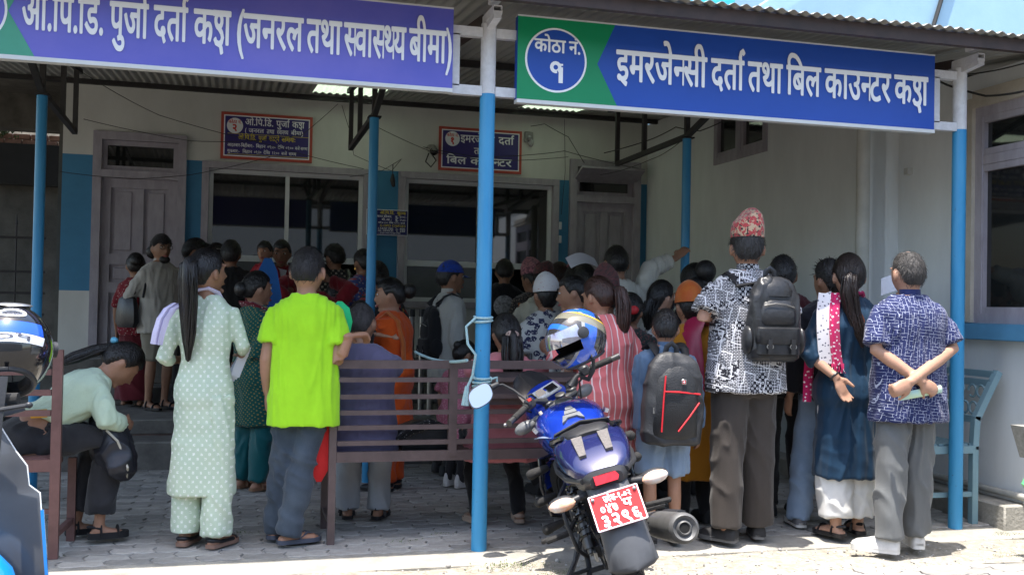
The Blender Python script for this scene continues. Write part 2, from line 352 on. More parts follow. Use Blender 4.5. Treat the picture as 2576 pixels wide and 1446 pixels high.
# upper storeys seen over the canopy, light blue
UPB=mat('sunlit_pale_blue_paint',(.34,.52,.66),.8,col2=(.30,.47,.62),vs_=3,bump=.1)
TQ=mat('turquoise_paint',(.05,.42,.52),.7,var=.1)
def upper(m):
    m.box((9.5,12.6,6.0),(11,.3,4.4)); m.box((1.0,11.9,6.0),(6.9,.3,3.9))
bpart('upper_wall',UPB,upper,smooth=False)
bpart('upper_turquoise_panel',TQ,lambda m:(m.box((4.9,11.72,5.6),(2.3,.1,2.4)),),smooth=False)
bpart('stair_slab',UPB,lambda m:(m.bar((4.6,11.5,3.9),(8.2,11.5,6.4),.5,.22),),smooth=False)
PXR=float(onY(2205,20,12.38)[0])
bpart('rain_pipe',mat('weathered_white_pipe',(.62,.64,.66),.6,col2=(.35,.36,.36),vs_=10),lambda m:(m.tube([(PXR,12.38,3.2),(PXR,12.38,4.98)],.10,14),m.tube([(PXR,12.38,4.98),(PXR,12.38,5.05)],.12,14)))
bpart('wall_drain_pipe',mat('pale_drain_pipe',(.55,.55,.51),.55,var=.1),lambda m:(m.tube([(XW-.06,7.02,.15),(XW-.06,7.02,3.05)],.052,14),m.box((XV-.02,6.95,2.52),(.05,.05,.05)),m.box((XV-.02,6.92,1.80),(.04,.04,.07))))
def upcable(m):
    m.tube(sag((9.2,12.4,4.1),(13.2,12.4,6.4),.12),.022,6); m.tube(sag((8.9,12.4,3.6),(9.9,12.4,6.6),.02),.03,6)
bpart('upper_cable',mat('cable_dark',(.03,.03,.03),.6),upcable)
bpart('upper_wall_camera',WHITES,lambda m:(m.box((12.4,12.1,6.05),(.30,.34,.14),Matrix.Rotation(.4,3,'X'),bev=.03),m.box((12.5,12.35,6.1),(.1,.2,.1))))
# alley on the left
al=thing('alley_backdrop_house','dim old house wall and gate in the alley left of the building','building',(-5,16,0))
def apart(name,m,fn,**kw):
    o=part(name,m,al,fn,**kw); o.matrix_parent_inverse=Matrix.Translation((5,-16,0)); return o
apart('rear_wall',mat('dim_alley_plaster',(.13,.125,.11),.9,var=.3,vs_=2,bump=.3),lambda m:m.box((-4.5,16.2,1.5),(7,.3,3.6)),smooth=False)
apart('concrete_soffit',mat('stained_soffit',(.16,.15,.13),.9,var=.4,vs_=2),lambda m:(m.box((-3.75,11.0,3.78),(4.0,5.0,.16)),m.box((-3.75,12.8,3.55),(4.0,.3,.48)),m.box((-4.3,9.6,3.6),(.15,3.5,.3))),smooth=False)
apart('dark_upper_band',mat('near_black_band',(.03,.028,.025),.95),lambda m:m.box((-4.5,16.0,3.28),(7,.34,.58)),smooth=False)  # near-black strip along the top of the rear wall
for k in range(34):
    if k==0: bk=MB().box((0,0,0),(.22,.10,.07),bev=.006).mesh('brick',mat('old_brick',(.42,.22,.15),.9,var=.25,vs_=8,bump=.4))
    o=link('brick',bk,al); o.matrix_parent_inverse=Matrix.Translation((5,-16,0)); o.location=(-5.6+(k%17)*.235+(k//17)*.11,16.0,3.61+(k//17)*.078)
apart('pale_parapet',mat('sunlit_parapet',(.50,.46,.38),.9,var=.3,vs_=7),lambda m:m.box((-4.5,16.6,4.1),(7,.2,1.2)),smooth=False)
apart('sky_blocker_slab',MATS['stained_soffit'],lambda m:m.box((-4.2,14.4,4.35),(5.0,3.1,.12)),smooth=False)  # added slab, keeps sky light off the alley's rear wall
gt=thing('iron_gate','black iron bar gate standing in the dark alley behind the left post','gate',(-2.9,13.2,0))
for k in range(9):
    MB().tube([(-1.0+k*.21,0,.2),(-1.0+k*.21,0,2.25)],.012,6).tube([(-1.0+k*.21,0,2.25),(-1.0+k*.21,0,2.38)],[.02,.002],6).build('bar',BLACKS,gt)
for z in (.3,1.2,1.45,1.7,2.1): MB().bar((-1.1,.0,z),(.8,.0,z),.03).build('rail',BLACKS,gt)
lf=MB()
for k in range(500):
    x=random.gauss(random.choice([-5.2,-3.95,-3.6,-3.2]),.16); z=3.66+abs(random.gauss(0,.13)); a=random.random()*6.3; y=15.86+random.uniform(-.15,.1); l=.05
    lf.add([(x,y,z),(x+l*math.cos(a),y+.02,z+l*math.sin(a)),(x+l*.6*math.cos(a+1.2),y-.02,z+l*.6*math.sin(a+1.2))],[(0,1,2)])
lf.build('wall_plants',mat('weed_leaf',(.07,.10,.03),.8,var=.3,vs_=20),None,smooth=False,kind='stuff',label='straggly weeds growing along the alley wall top',category='plants')
bb=part('opposite_building',mat('opposite_wall_plaster',(.50,.49,.46),.9,var=.1),None,lambda m:(m.box((0,-14,3.2),(40,1,6.5)),)); tag(bb,'plain plastered building across the lane behind the viewer','building')
# ---------------------------------------------------------------- canopy
ROOFM=mat('galvanised_sheet',(.46,.46,.43),.6,metal=.15,var=.12,vs_=3,bump=.08,stretch=(1,.2,1))
ROOFT=mat('translucent_fibre_sheet',(.72,.80,.70),.5,var=.06,trans=.0)
N,L,b=nodes(ROOFT); tr=N.new('ShaderNodeBsdfTranslucent'); tr.inputs[0].default_value=(.75,.82,.70,1); mx=N.new('ShaderNodeMixShader'); mx.inputs[0].default_value=.55
L.new(b.outputs[0],mx.inputs[1]); L.new(tr.outputs[0],mx.inputs[2]); L.new(mx.outputs[0],N['Material Output'].inputs[0])
can=thing('canopy_roof','corrugated metal canopy roof on dark steel trusses over the courtyard','roof',(1.5,5.3,3.1))
YR0,ZR0,YR1,ZR1=5.28,3.13,11.497,3.66
def rz(y): return ZR0+(y-YR0)*(ZR1-ZR0)/(YR1-YR0)
def cpart(name,m,fn,**kw):
    o=part(name,m,can,fn,**kw); o.matrix_parent_inverse=Matrix.Translation((-1.5,-5.3,-3.1)); return o
def sheet(m,x0,x1,y0,y1,lift=0.):
    p=.076; n=int(round((x1-x0)/p))*6; 
    for side in(0,1):
        for j,y in enumerate((y0,(y0+y1)/2,y1)):
            for i in range(n+1):
                x=x0+(x1-x0)*i/n; m.v.append((x,y,rz(y)+.011+lift+.009*math.cos(2*math.pi*x/p)-.0018*side))
    o=len(m.v)-6*(n+1)
    for side in(0,1):
        for j in(0,1):
            for i in range(n):
                a=o+(side*3+j)*(n+1)+i; q=(a,a+1,a+n+2,a+n+1); m.f.append(q if side==0 else q[::-1]); m.mi.append(0)
    for i in range(n):
        for j in(0,2):
            a=o+j*(n+1)+i; b_=o+(3+j)*(n+1)+i; m.f.append((a,b_,b_+1,a+1)); m.mi.append(0)
x=-4.56; k=0
while x<6.0:
    x1=x+.76
    if abs(x-.76)<.05 or abs(x-3.04)<.05:
        cpart('corrugated_sheet',ROOFM,lambda m:sheet(m,x,x1+.038,YR0,10.2,.003*(k%2))); cpart('translucent_sheet',ROOFT,lambda m:sheet(m,x,x1+.038,10.15,11.10,.006)); cpart('corrugated_sheet',ROOFM,lambda m:sheet(m,x,x1+.038,11.05,YR1,.003*(k%2)))
    else: cpart('corrugated_sheet',ROOFM,lambda m:sheet(m,x,x1+.038,YR0,YR1,.003*(k%2)))
    x=x1; k+=1
for y,h in ((5.37,.075),(6.7,.05),(8.0,.05),(9.7,.05),(11.22,.05)):
    cpart('purlin',RUST if y<6 else BLACKS,lambda m:m.box((.7,y,rz(y)-h/2-.003),(10.6,.045,h)),smooth=False)
# trusses running back over the second row of posts
Y2=8.1; X2=[-1.345,1.075,3.765]; Z2=2.87
def truss(m,x):
    def zt(y): return rz(y)-.08
    def zb(y): return Z2+.02+(y-Y2)*.045
    m.bar((x,6.7,zt(6.7)),(x,10.0,zt(10.0)),.04); m.bar((x,6.7,zt(6.7)),(x,10.0,zb(10.0)-.0),.04)if False else None
    ya,yb=7.05,9.75
    m.bar((x,ya,zt(ya)-.02),(x,Y2,zb(Y2)),.042); m.bar((x,Y2,zb(Y2)),(x,yb,zb(yb)-.10),.042)
    for y in (yb,9.05,Y2):
        z=zb(y)-(.10*(y-Y2)/(yb-Y2) if y>Y2 else 0); m.bar((x,y,z),(x,y,zt(y)),.04)
for x in X2: cpart('truss',mat('truss_steel',(.045,.042,.04),.6,var=.25,vs_=8),lambda m:truss(m,x),smooth=False)
for x in (1.424,4.664):
    def rafter(m):
        m.bar((x,5.84,rz(5.84)-.10),(x,8.0,rz(8.0)-.075),.06,.06)
    cpart('rafter',RUST,rafter,smooth=False)
# front posts with their white sign arms and bracket tubes
YF=5.79; FX=[1.424,4.664]
def hollow(m,a,b,w):
    m.bar(a,b,w); 
ROPE=mat('teal_nylon_rope',(.22,.45,.48),.85,col2=(.45,.55,.55),vs_=120,bump=.6,bs=200)
for i,x in enumerate(FX):
    p=thing('canopy_post',['sky blue round steel post with white top and rope tied round it, beside the motorcycle','sky blue round steel post with white top at the right end by the grey wall'][i],'post',(x,YF,0),0,'front canopy posts')
    part('shaft',POSTB,p,lambda m:m.tube([(0,0,-.03),(0,0,.12),(0,0,1.3),(0,0,2.63)],[.0455,.0452,.045,.045],20))
    part('white_top',WHITES,p,lambda m:m.tube([(0,0,2.63),(0,0,3.04)],.0445,20))
    def arms(m):
        for s in ((-1,1) if i==0 else (-1,)):
            L_=.19 if s<0 else .13
            m.box((s*(.04+L_/2),0,2.985),(L_,.05,.055)); m.box((s*(.04+L_/2),0,2.645),(L_,.05,.055)); (m.box((s*(.04+L_-.03),-.001,2.815),(.05,.048,.30)) if s<0 else None)
    part('sign_arm',WHITES,p,arms,smooth=False)
    def brk(m):
        for dy,dz,ln in ((-.20,.03,.28),(-.38,.115,.30)):
            y0,z0=dy,3.04+dz; w=.05;t=.005
            for q in ((0,0,w/2,w,t),(0,0,-w/2,w,t)): m.box((0,y0+ln/2,z0+q[2]),(w,ln,t))
            for sx in(-1,1): m.box((sx*w/2,y0+ln/2,z0),(t,ln,w-t))
        m.bar((0,0.02,3.02),(0,-.2,3.045),.045)
    part('bracket_tube',WHITES,p,brk,smooth=False)
    if i==0:
        def rope(m):
            for z,n in ((1.335,2),(.985,4)):
                for k in range(n):
                    m.tube([(.052*math.cos(a),.052*math.sin(a),z-.022*k+.006*math.sin(a*1+k)) for a in [j*math.pi/10 for j in range(21)]],.0075,6)
            m.tube([(-.05,-.02,1.33),(-.11,-.04,1.28),(-.10,-.05,1.18),(-.055,-.06,1.12),(-.07,-.055,1.0),(-.10,-.05,.93)],[.008]*6,6)
            m.tube([(-.10,-.05,.94),(-.105,-.05,.88),(-.11,-.05,.83)],[.012,.02,.024],7); m.tube([(.04,-.05,.98),(.075,-.05,.99),(.08,-.04,.95)],.007,6)
        ro=part('rope',ROPE,None,rope); ro.location=(x,YF,0); tag(ro,'frayed teal rope knotted round the middle blue post','rope')
for i,x in enumerate(X2):
    p=thing('inner_post',['thin blue steel post at the far left in the shade','thin blue steel post in front of the fee notice','thin blue steel post the white-sleeved youth leans on'][i],'post',(x,Y2,0),0,'inner canopy posts')
    part('shaft',POSTB,p,lambda m:m.tube([(0,0,-.03),(0,0,1.3),(0,0,Z2)],.038,16)); part('cap_plate',BLACKS,p,lambda m:m.box((0,0,Z2+.004),(.10,.10,.012)))
# ---------------------------------------------------------------- lettering
_G={}
def glyph(ch,bold,half=False):
    key=(ch,bold,half)
    if key in _G: return _G[key]
    c=bpy.data.curves.new('glyph','FONT'); c.body=ch; c.size=1;  c.resolution_u=3
    o=bpy.data.objects.new('glyph',c); COL.objects.link(o); bpy.context.view_layer.update()
    me=bpy.data.meshes.new_from_object(o.evaluated_get(bpy.context.evaluated_depsgraph_get()))
    vs=[v.co.copy() for v in me.vertices]; xm=max((v.x for v in vs),default=.3)
    if half:
        bm=bmesh.new(); bm.from_mesh(me); bmesh.ops.bisect_plane(bm,geom=bm.verts[:]+bm.edges[:]+bm.faces[:],plane_co=(xm-.165,0,0),plane_no=(1,0,0),clear_outer=True); bm.to_mesh(me); bm.free()
        xm=xm-.165
    r=([ (v.co.x,v.co.y) for v in me.vertices],[tuple(p.vertices) for p in me.polygons],xm)
    bpy.data.objects.remove(o); bpy.data.meshes.remove(me); bpy.data.curves.remove(c)
    _G[key]=r; return r
def stroke(pts,w):
    P=[V(x,y,0) for x,y in pts]; vs=[]
    for i,p in enumerate(P):
        d=(P[min(i+1,len(P)-1)]-P[max(i-1,0)]).normalized(); n=V(-d.y,d.x,0)*w/2; vs+=[((p+n).x,(p+n).y),((p-n).x,(p-n).y)]
    return vs,[(2*i,2*i+1,2*i+3,2*i+2) for i in range(len(P)-1)]
def arc(cx,cy,r,a0,a1,n=10,ry=None): return [(cx+r*math.cos(math.radians(a0+(a1-a0)*k/n)),cy+(ry or r)*math.sin(math.radians(a0+(a1-a0)*k/n))) for k in range(n+1)]
ADV={'ि':.27,'ा':.27,'ो':.27,'ी':.27,'ु':0,'े':0,'ं':0,'्':0,'.':.22,'(':.3,')':.3,':':.25,'-':.34,'/':.4,'ः':.26}
def word(tok,bold):
    """tokens in visual order -> 2D verts, faces, width"""
    PC=[];PN=[]; Vv=[];Ff=[];pen=0.; sw=.085
    def put(vs,fs,dx):
        o=len(Vv); PC.extend([len(PN)%7]*len(vs)); PN.append(1); Vv.extend((x+dx,y) for x,y in vs); Ff.extend(tuple(i+o for i in f) for f in fs)
    for t in tok:
        if t=='_': pen+=.28; continue
        if t=='KS':
            put(*stroke([(0,.585),(.70,.585)],sw),pen); put(*stroke([(.57,0),(.57,.6)],sw),pen)
            put(*stroke(arc(.22,.45,.125,60,-290,14,.13),sw*.9),pen)
            put(*stroke([(.14,.35),(.24,.30),(.34,.22),(.38,.13),(.34,.04),(.24,.0),(.12,.03),(.07,.10)],sw*.95),pen); put(*stroke([(.26,.02),(.33,-.07),(.36,-.17)],sw),pen)
            pen+=.70
        elif t=='R': put(*stroke([(-.135,.58),(-.165,.70),(-.13,.80),(-.05,.84),(.0,.78)],sw),pen)
        elif t=='r': put(*stroke([(-.14,.24),(-.28,.10),(-.40,.04)],sw),pen)
        elif t=='RU': put(*stroke(arc(-.08,.25,.12,160,-150,8),sw*.85),pen)
        else:
            h=t.startswith('h'); ch=t[1:] if h and len(t)>1 else t
            vs,fs,xm=glyph(ch,0.,h and len(t)>1); put(vs,fs,pen)
            a=ADV.get(ch); 
            if a is None: a=(.60 if '०'<=ch<='९' else (xm if ord(ch)>255 else xm+.06))
            pen+=a-(.0 if h else 0)
    return Vv,Ff,pen,PC
def letter(m,tok,x0,x1,z0,size,y,bold=.028,mi=0,slope=0.):
    """stand a word on a sign plane facing -y between x0 and x1, baseline z0, size = em"""
    vs,fs,w,pc=word(tok.split() if isinstance(tok,str) else tok,bold); sx=(x1-x0)/w
    nc=7 if size>.09 else 2
    for k in range(nc):
        a=k*math.pi/3 if nc==7 else k*math.pi; d=bold if k<6 else 0
        m.add([(x0+(x+d*math.cos(a))*sx,y-.0004*k-.00005*pc[i],z0+(q+d*.75*math.sin(a))*size) for i,(x,q) in enumerate(vs)],fs,mi)
def latin(m,s,x0,x1,z0,size,y,mi=0,bold=.01): letter(m,[('_' if c==' ' else c) for c in s],x0,x1,z0,size,y,bold,mi)
LETW=mat('white_vinyl',(.88,.89,.92),.45,var=0)
LETY=mat('yellow_vinyl',(.75,.60,.05),.5,var=0); LETR=mat('red_vinyl',(.62,.05,.04),.5,var=0)
SIGNB=mat('blue_flex_banner',(.012,.075,.42),.42,col2=(.010,.065,.37),vs_=2,bump=.22,bs=3.5)
SIGNP=mat('faded_violet_flex_banner',(.165,.15,.56),.36,col2=(.10,.11,.52),vs_=1.6,bump=.25,bs=3.5)
SIGNG=mat('green_flex_banner',(.0,.26,.10),.42,var=.05,vs_=2); SIGNG2=mat('faded_green_flex_banner',(.07,.36,.24),.42,var=.1,vs_=2)
def big_sign(x0,x1,zb,zt,mb_,mg,tip,cx,label,words,circ):
    s=thing('counter_sign',label,'sign',((x0+x1)/2,YF,zb)); inv=Matrix.Translation((-(x0+x1)/2,-YF,-zb)); yf=YF-.052
    def pt(name,m,fn,**kw):
        o=part(name,m,s,fn,**kw); o.matrix_parent_inverse=inv; return o
    pt('panel',mb_,lambda m:m.box(((x0+x1)/2,YF-.025,(zb+zt)/2),(x1-x0,.05,zt-zb)),smooth=False)
    pt('bottom_trim',ALU,lambda m:m.box(((x0+x1)/2,YF-.027,zb-.010),(x1-x0,.062,.022)),smooth=False)
    pt('top_trim',ALU,lambda m:m.box(((x0+x1)/2,YF-.026,zt+.004),(x1-x0,.056,.009)),smooth=False)
    zm=(zb+zt)/2
    pt('green_field',mg,lambda m:m.prism([(x0+.001,zb+.001),(tip+.13,zb+.001),(tip,zm),(tip+.11,zt-.001),(x0+.001,zt-.001)],lambda u,v:V(u,yf+.003,v),lambda u,v:V(u,yf,v)),smooth=False)
    ring=[(cx+.19*math.cos(a*math.pi/24),zm+.19*math.sin(a*math.pi/24)) for a in range(48)]
    pt('white_ring',LETW,lambda m:m.prism(ring,lambda u,v:V(u,yf+.001,v),lambda u,v:V(u,yf-.002,v)),smooth=False)
    pt('blue_disc',mb_,lambda m:m.prism([(cx+(u-cx)*.935,zm+(v-zm)*.935) for u,v in ring],lambda u,v:V(u,yf,v),lambda u,v:V(u,yf-.004,v)),smooth=False)
    def tx(m):
        letter(m,'क ो ठ ा',cx-.135,cx+.055,zm+.045,.115,yf-.0055,.03); letter(m,'न ं .',cx+.078,cx+.15,zm+.045,.115,yf-.0055,.03); 
        if circ: m_=stroke(arc(-.012,.43,.105,-60,290,14),.09); m2=stroke([(.12,.44),(.12,.05)],.11)
        if circ:
            for qi,(vs,fs) in enumerate((m_,m2)): m.add([(cx+p*.24,yf-.0055-.0004*qi,zm-.145+q*.24) for p,q in vs],fs)
            mm=stroke([(.09,.50),(.175,.50)],.05); m.add([(cx+p*.24,yf-.0065,zm-.145+q*.24) for p,q in mm[0]],mm[1])
        else: letter(m,'२',cx-.05,cx+.05,zm-.13,.2,yf-.0055,.04)
    pt('room_lettering',LETW,tx,smooth=False,kind='stuff')
    for t,a,b,z,sz in words: pt('word',LETW,lambda m:letter(m,t,a,b,z,sz,YF-.0545,.027),smooth=False)
    return s
def xs(px): return float(onY(px,160,YF)[0])
ZB=2.607
big_sign(1.585,4.428,ZB,3.093,SIGNB,SIGNG,xs(1495),xs(1392),'blue and green Devanagari sign board for room one, right of the middle post',
 [(t,xs(a),xs(b),2.765,.285) for t,a,b in (('इ म र ज े hन स ी',1543,1768),('द त ा R',1780,1861),('त थ ा',1872,1957),('ि ब ल',1968,2053),('क ा उ hन ट र',2064,2228),('क KS',2238,2321))],True)
zl=2.780
big_sign(-1.63,1.203,ZB+.03,3.093,SIGNP,SIGNG2,xs(22),xs(-82),'faded violet and green Devanagari sign board, left of the middle post',
 [(t,xs(a),xs(b),zl,.285) for t,a,b in (('ओ . ि प . ि ड .',57,262),('प ु ज ा R',277,372),('द त ा R',387,470),('क KS',487,578),('( ज न र ल',592,759),('त थ ा',769,855),('hस व ा hस hथ य',862,1016),('ब ी म ा )',1025,1132))],False)
def wall_sign(x0,x1,z0,z1,label,fn,name='wall_sign'):
    s=thing(name,label,'sign',((x0+x1)/2,YB,z0)); inv=Matrix.Translation((-(x0+x1)/2,-YB,-z0)); y=YB-.012
    def pt(nm,m,f,**kw):
        o=part(nm,m,s,f,smooth=False,**kw); o.matrix_parent_inverse=inv; return o
    cx,cz=(x0+x1)/2,(z0+z1)/2; w,h=x1-x0,z1-z0
    pt('red_border',mat('red_painted_border',(.55,.09,.06),.6,var=.15),lambda m:m.box((cx,y,cz),(w,.02,h)))
    pt('white_line',LETW,lambda m:m.box((cx,y-.002,cz),(w-.06,.02,h-.06))); 
    pt('panel',mat('violet_blue_print',(.035,.03,.19),.5,col2=(.05,.03,.17),vs_=3),lambda m:m.box((cx,y-.004,cz),(w-.085,.02,h-.085)))
    fn(pt,y-.0155,x0+.05,x1-.05,z0+.05,z1-.05)
    return s
def disc(pt,cx,cz,r,y,num):
    pt('white_disc',LETW,lambda m:m.prism([(cx+r*math.cos(a*.2618),cz+r*math.sin(a*.2618)) for a in range(24)],lambda u,v:V(u,y+.001,v),lambda u,v:V(u,y-.002,v)))
    def t(m):
        letter(m,'क ो ठ ा _ न ं .',cx-r*.8,cx+r*.8,cz+r*.28,r*.62,y-.004,.03); letter(m,num,cx-r*.33,cx+r*.33,cz-r*.68,r*1.3,y-.004,.05)
    pt('red_lettering',LETR,t,kind='stuff')
def sA(pt,y,a,b,c,d):
    disc(pt,a+.095,d-.095,.085,y,'२')
    def t(m):
        for s,u,v,z,sz in (('ओ . ि प . ि ड .',.20,.50,.325,.105),('प ु ज ा R',.53,.67,.325,.105),('क KS',.70,.83,.325,.105),('(',.20,.215,.245,.07),('ज न र ल',.24,.40,.245,.07),('त थ ा',.43,.51,.245,.07),('hस व ा hस hथ य',.54,.66,.245,.07),('ब ी म ा )',.69,.82,.245,.07),
          ('आ इ त ब ा र - ि ब ह ी ब ा र : -',.02,.30,.085,.05),('ि ब ह ा न',.32,.42,.085,.05),('० ९ : ३ ०',.44,.53,.085,.05),('द े ि ख',.55,.62,.085,.05),('० १ : ० ०',.635,.72,.085,.05),('ब ज े',.735,.785,.085,.05),('स hम म',.795,.87,.085,.05),
          ('श ु क r ब ा र : -',.02,.15,.02,.05),('ि ब ह ा न',.18,.28,.02,.05),('० ९ : ३ ०',.30,.38,.02,.05),('द े ि ख',.40,.47,.02,.05),('१ २ : ० ०',.49,.57,.02,.05),('ब ज े',.59,.65,.02,.05),('स hम म',.67,.75,.02,.05)):
            letter(m,s,a+u,a+v,c+z,sz,y,.022)
    pt('lettering',LETW,t,kind='stuff')
    def t2(m):
        for s,u,v in (('ओ . ि प . ि ड .',.13,.32),('प ु ज ा R',.345,.43),('क ा ट ् न े',.455,.565),('स म य ः',.59,.74)): letter(m,s,a+u,a+v,c+.165,.075,y,.025)
        for q in ((a+.45,c+.205+.02,.86,.004),(a+.45,c+.004,.86,.004)): m.box((q[0],y,q[1]),(q[2],.002,q[3]))
    pt('yellow_lettering',LETY,t2,kind='stuff')
wall_sign(-.126,.845,2.935,3.44,'violet notice with red border and room number two above the left counter window',sA)
def sB(pt,y,a,b,c,d):
    disc(pt,a+.105,d-.085,.085,y,'१')
    def t(m):
        for s,u,v,z,sz in (('इ म र ज े hन स ी',.20,.60,.285,.125),('द त ा R',.65,.83,.285,.125),('त थ ा',.36,.52,.155,.11),('ि ब ल',.04,.27,.03,.125),('क ा उ hन ट र',.32,.81,.03,.125)): letter(m,s,a+u,a+v,c+z,sz,y,.026)
    pt('lettering',LETW,t,kind='stuff')
wall_sign(2.265,3.245,2.938,3.437,'violet notice with red border and room number one above the right counter window',sB)
fs=thing('fee_notice','small navy fee notice with yellow print behind the middle inner post','sign',(1.68,YB,2.17))
inv=Matrix.Translation((-1.68,-YB,-2.17))
def fpt(n,m,f):
    o=part(n,m,fs,f,smooth=False); o.matrix_parent_inverse=inv; return o
fpt('white_edge',LETW,lambda m:m.box((1.683,YB-.085,2.31),(.464,.01,.286))); fpt('panel',mat('navy_print',(.012,.015,.12),.5,var=.05),lambda m:m.box((1.683,YB-.088,2.31),(.45,.01,.272)))
yy=YB-.0945
def f1(m):
    for s,u,v,z,sz in (('श े ष hज ञ',1.55,1.63,2.365,.035),('स े व ा :',1.64,1.735,2.365,.035),('र ु .',1.77,1.81,2.365,.035),('४ ० ० / -',1.82,1.895,2.365,.035),('म े . अ . :',1.62,1.735,2.33,.035),('र ु .',1.77,1.81,2.33,.035),('२ ५ ० / -',1.82,1.895,2.33,.035),('स ो ३ : ० ०',1.58,1.69,2.30,.022),('द े ि ख',1.70,1.75,2.30,.022),('५ : ० ०',1.76,1.82,2.30,.022),('ब ज े',1.83,1.88,2.30,.022)): letter(m,s,u,v,z,sz,yy,.02)
    for s,u,v,z,sz in (('LTANT FEE:',1.58,1.755,2.232,.03),('Rs. 400',1.785,1.885,2.232,.03),('AL OFFICER:',1.58,1.755,2.208,.03),('Rs. 250',1.785,1.885,2.208,.03),(': 3:00 PM-5:00 PM',1.58,1.83,2.184,.022)): latin(m,s,u,v,z,sz,yy)
fpt('lettering',LETW,f1)['kind']='stuff'
def f2(m):
    for s,u,v in (('ओ . ि प . ि ड .',1.60,1.76),('श ु hल क',1.79,1.89)): letter(m,s,u,v,2.402,.05,yy,.025)
    latin(m,'G OPD CHARGES',1.60,1.89,2.262,.038,yy)
fpt('yellow_lettering',LETY,f2)['kind']='stuff'
# ---------------------------------------------------------------- wires and fittings
WIRE=mat('dusty_black_wire',(.035,.033,.03),.7)
wires=[('long slack wire crossing the cream wall from the roof to the left window',[(118,95,'f'),(300,205),(690,215),(1240,245)]),]
def cab(label,pts,r=.0035,nm='wire'):
    m=MB(); P=[V(*onY(px,py,Yq)) for px,py,Yq in pts]
    Q=[]
    for a,b in zip(P,P[1:]): Q+=sag(a,b,.012*(b-a).length,6)[:-1]
    Q.append(P[-1]); m.tube(Q,r,5); return tag(m.build(nm,WIRE,None),label,'wire')
yb=11.36
cab('slack wire running down from the canopy across the left door to the left window',[(180,165,9.5),(400,290,11.2),(660,360,11.3),(915,425,11.3)])
cab('second slack wire crossing above the left door towards the violet notice',[(210,300,11.0),(480,355,11.3),(640,355,11.3),(760,340,11.3),(850,262,11.2)])
cab('thin wire drooping across the blue wall and the left door',[(150,432,11.3),(330,450,11.3),(480,440,11.3),(680,395,11.3)])
cab('bundle wire strung across the room one notice',[(1065,370,11.3),(1200,395,11.3),(1330,390,11.3),(1420,380,11.3),(1610,425,11.3)],.004)
cab('wire from the middle truss across the room one notice to the right door',[(945,318,11.0),(1080,380,11.2),(1240,405,11.3),(1430,395,11.3)],.0035)
cab('black lead looping from the wall lamp holder to the right door',[(1335,318,11.35),(1370,312,11.3),(1430,345,11.3),(1470,410,11.3)],.004)
cab('thin lead dropping down beside the right window',[(1420,300,11.35),(1422,430,11.35),(1412,540,11.35)],.003)
cab('tangle of leads hanging above the blue wall strip',[(860,265,11.2),(880,330,11.3),(890,390,11.3),(985,430,11.35),(1010,400,11.35),(960,430,11.35),(880,445,11.35)],.003)
cab('wires wound along the right inner truss',[(1520,385,9.6),(1640,350,9.0),(1700,320,8.6),(1760,330,8.2),(1830,300,7.8)],.005)
cab('wire dangling from the right truss over the grey wall',[(1725,345,8.3),(1680,380,8.8),(1640,400,9.4),(1510,440,11.3)],.0035)
cab('black cable crossing the gap above the grey wall at the right',[(2300,205,7.0),(2430,188,6.2),(2576,160,5.4)],.005)
cab('lower black cable drooping on the grey wall by the right window',[(2340,190,6.6),(2385,215,6.2),(2480,242,5.9),(2576,230,5.4)],.008)
cv=thing('security_camera','small round wall camera with dangling leads left of the room one notice','camera',(2.17,YB,3.12))
part('housing',mat('camera_shell',(.30,.30,.28),.5),cv,lambda m:(m.tube([(0,0,.06),(0,-.12,.04),(0,-.2,0)],[.045,.05,.05],12,round_=True)))
part('lens',mat('lens_black',(.01,.01,.012),.15),cv,lambda m:m.lathe([(.047,-.20),(.047,-.23),(.03,-.245)],(0,0,.0),(0,-1,-.1),12) if False else m.ell((0,-.215,-.005),(.046,.03,.046)))
part('dangling_lead',WIRE,cv,lambda m:m.tube([(-.02,-.02,0),(-.06,-.05,-.10),(.0,-.06,-.16),(.06,-.05,-.08),(.02,-.03,-.02)],.008,6))
lb=thing('wall_lamp_holder','grey square lamp holder with bare bulb on the wall right of the room one notice','lamp',(3.33,YB,3.38))
part('base_plate',mat('grey_plastic',(.30,.30,.29),.5),lb,lambda m:m.box((0,-.015,0),(.11,.03,.12),bev=.008))
part('bulb',mat('bulb_glass',(.45,.46,.46),.15),lb,lambda m:(m.tube([(0,-.03,0),(0,-.06,-.03)],.022,10),m.ell((.015,-.075,-.075),(.032,.032,.04))))
for (x,z,l) in ((3.735,2.36,'white switch high on the blue strip beside the right door'),(3.735,2.20,'white switch low on the blue strip beside the right door')):
    tag(MB().box((x,YB-.012,z),(.035,.024,.09),bev=.006).build('switch',LETW,None),l,'switch')
pl=tag(part('hanging_plug',BLACKS,None,lambda m:(m.tube([(0,0,.0),(0,0,-.06),(.01,0,-.12)],[.015,.03,.02],8,round_=True),m.tube([(0,0,.12),(0,0,0)],.005,5))),'small black plug hanging on its lead over the blue strip between the windows','plug'); pl.location=V(*onY(988,440,11.35))
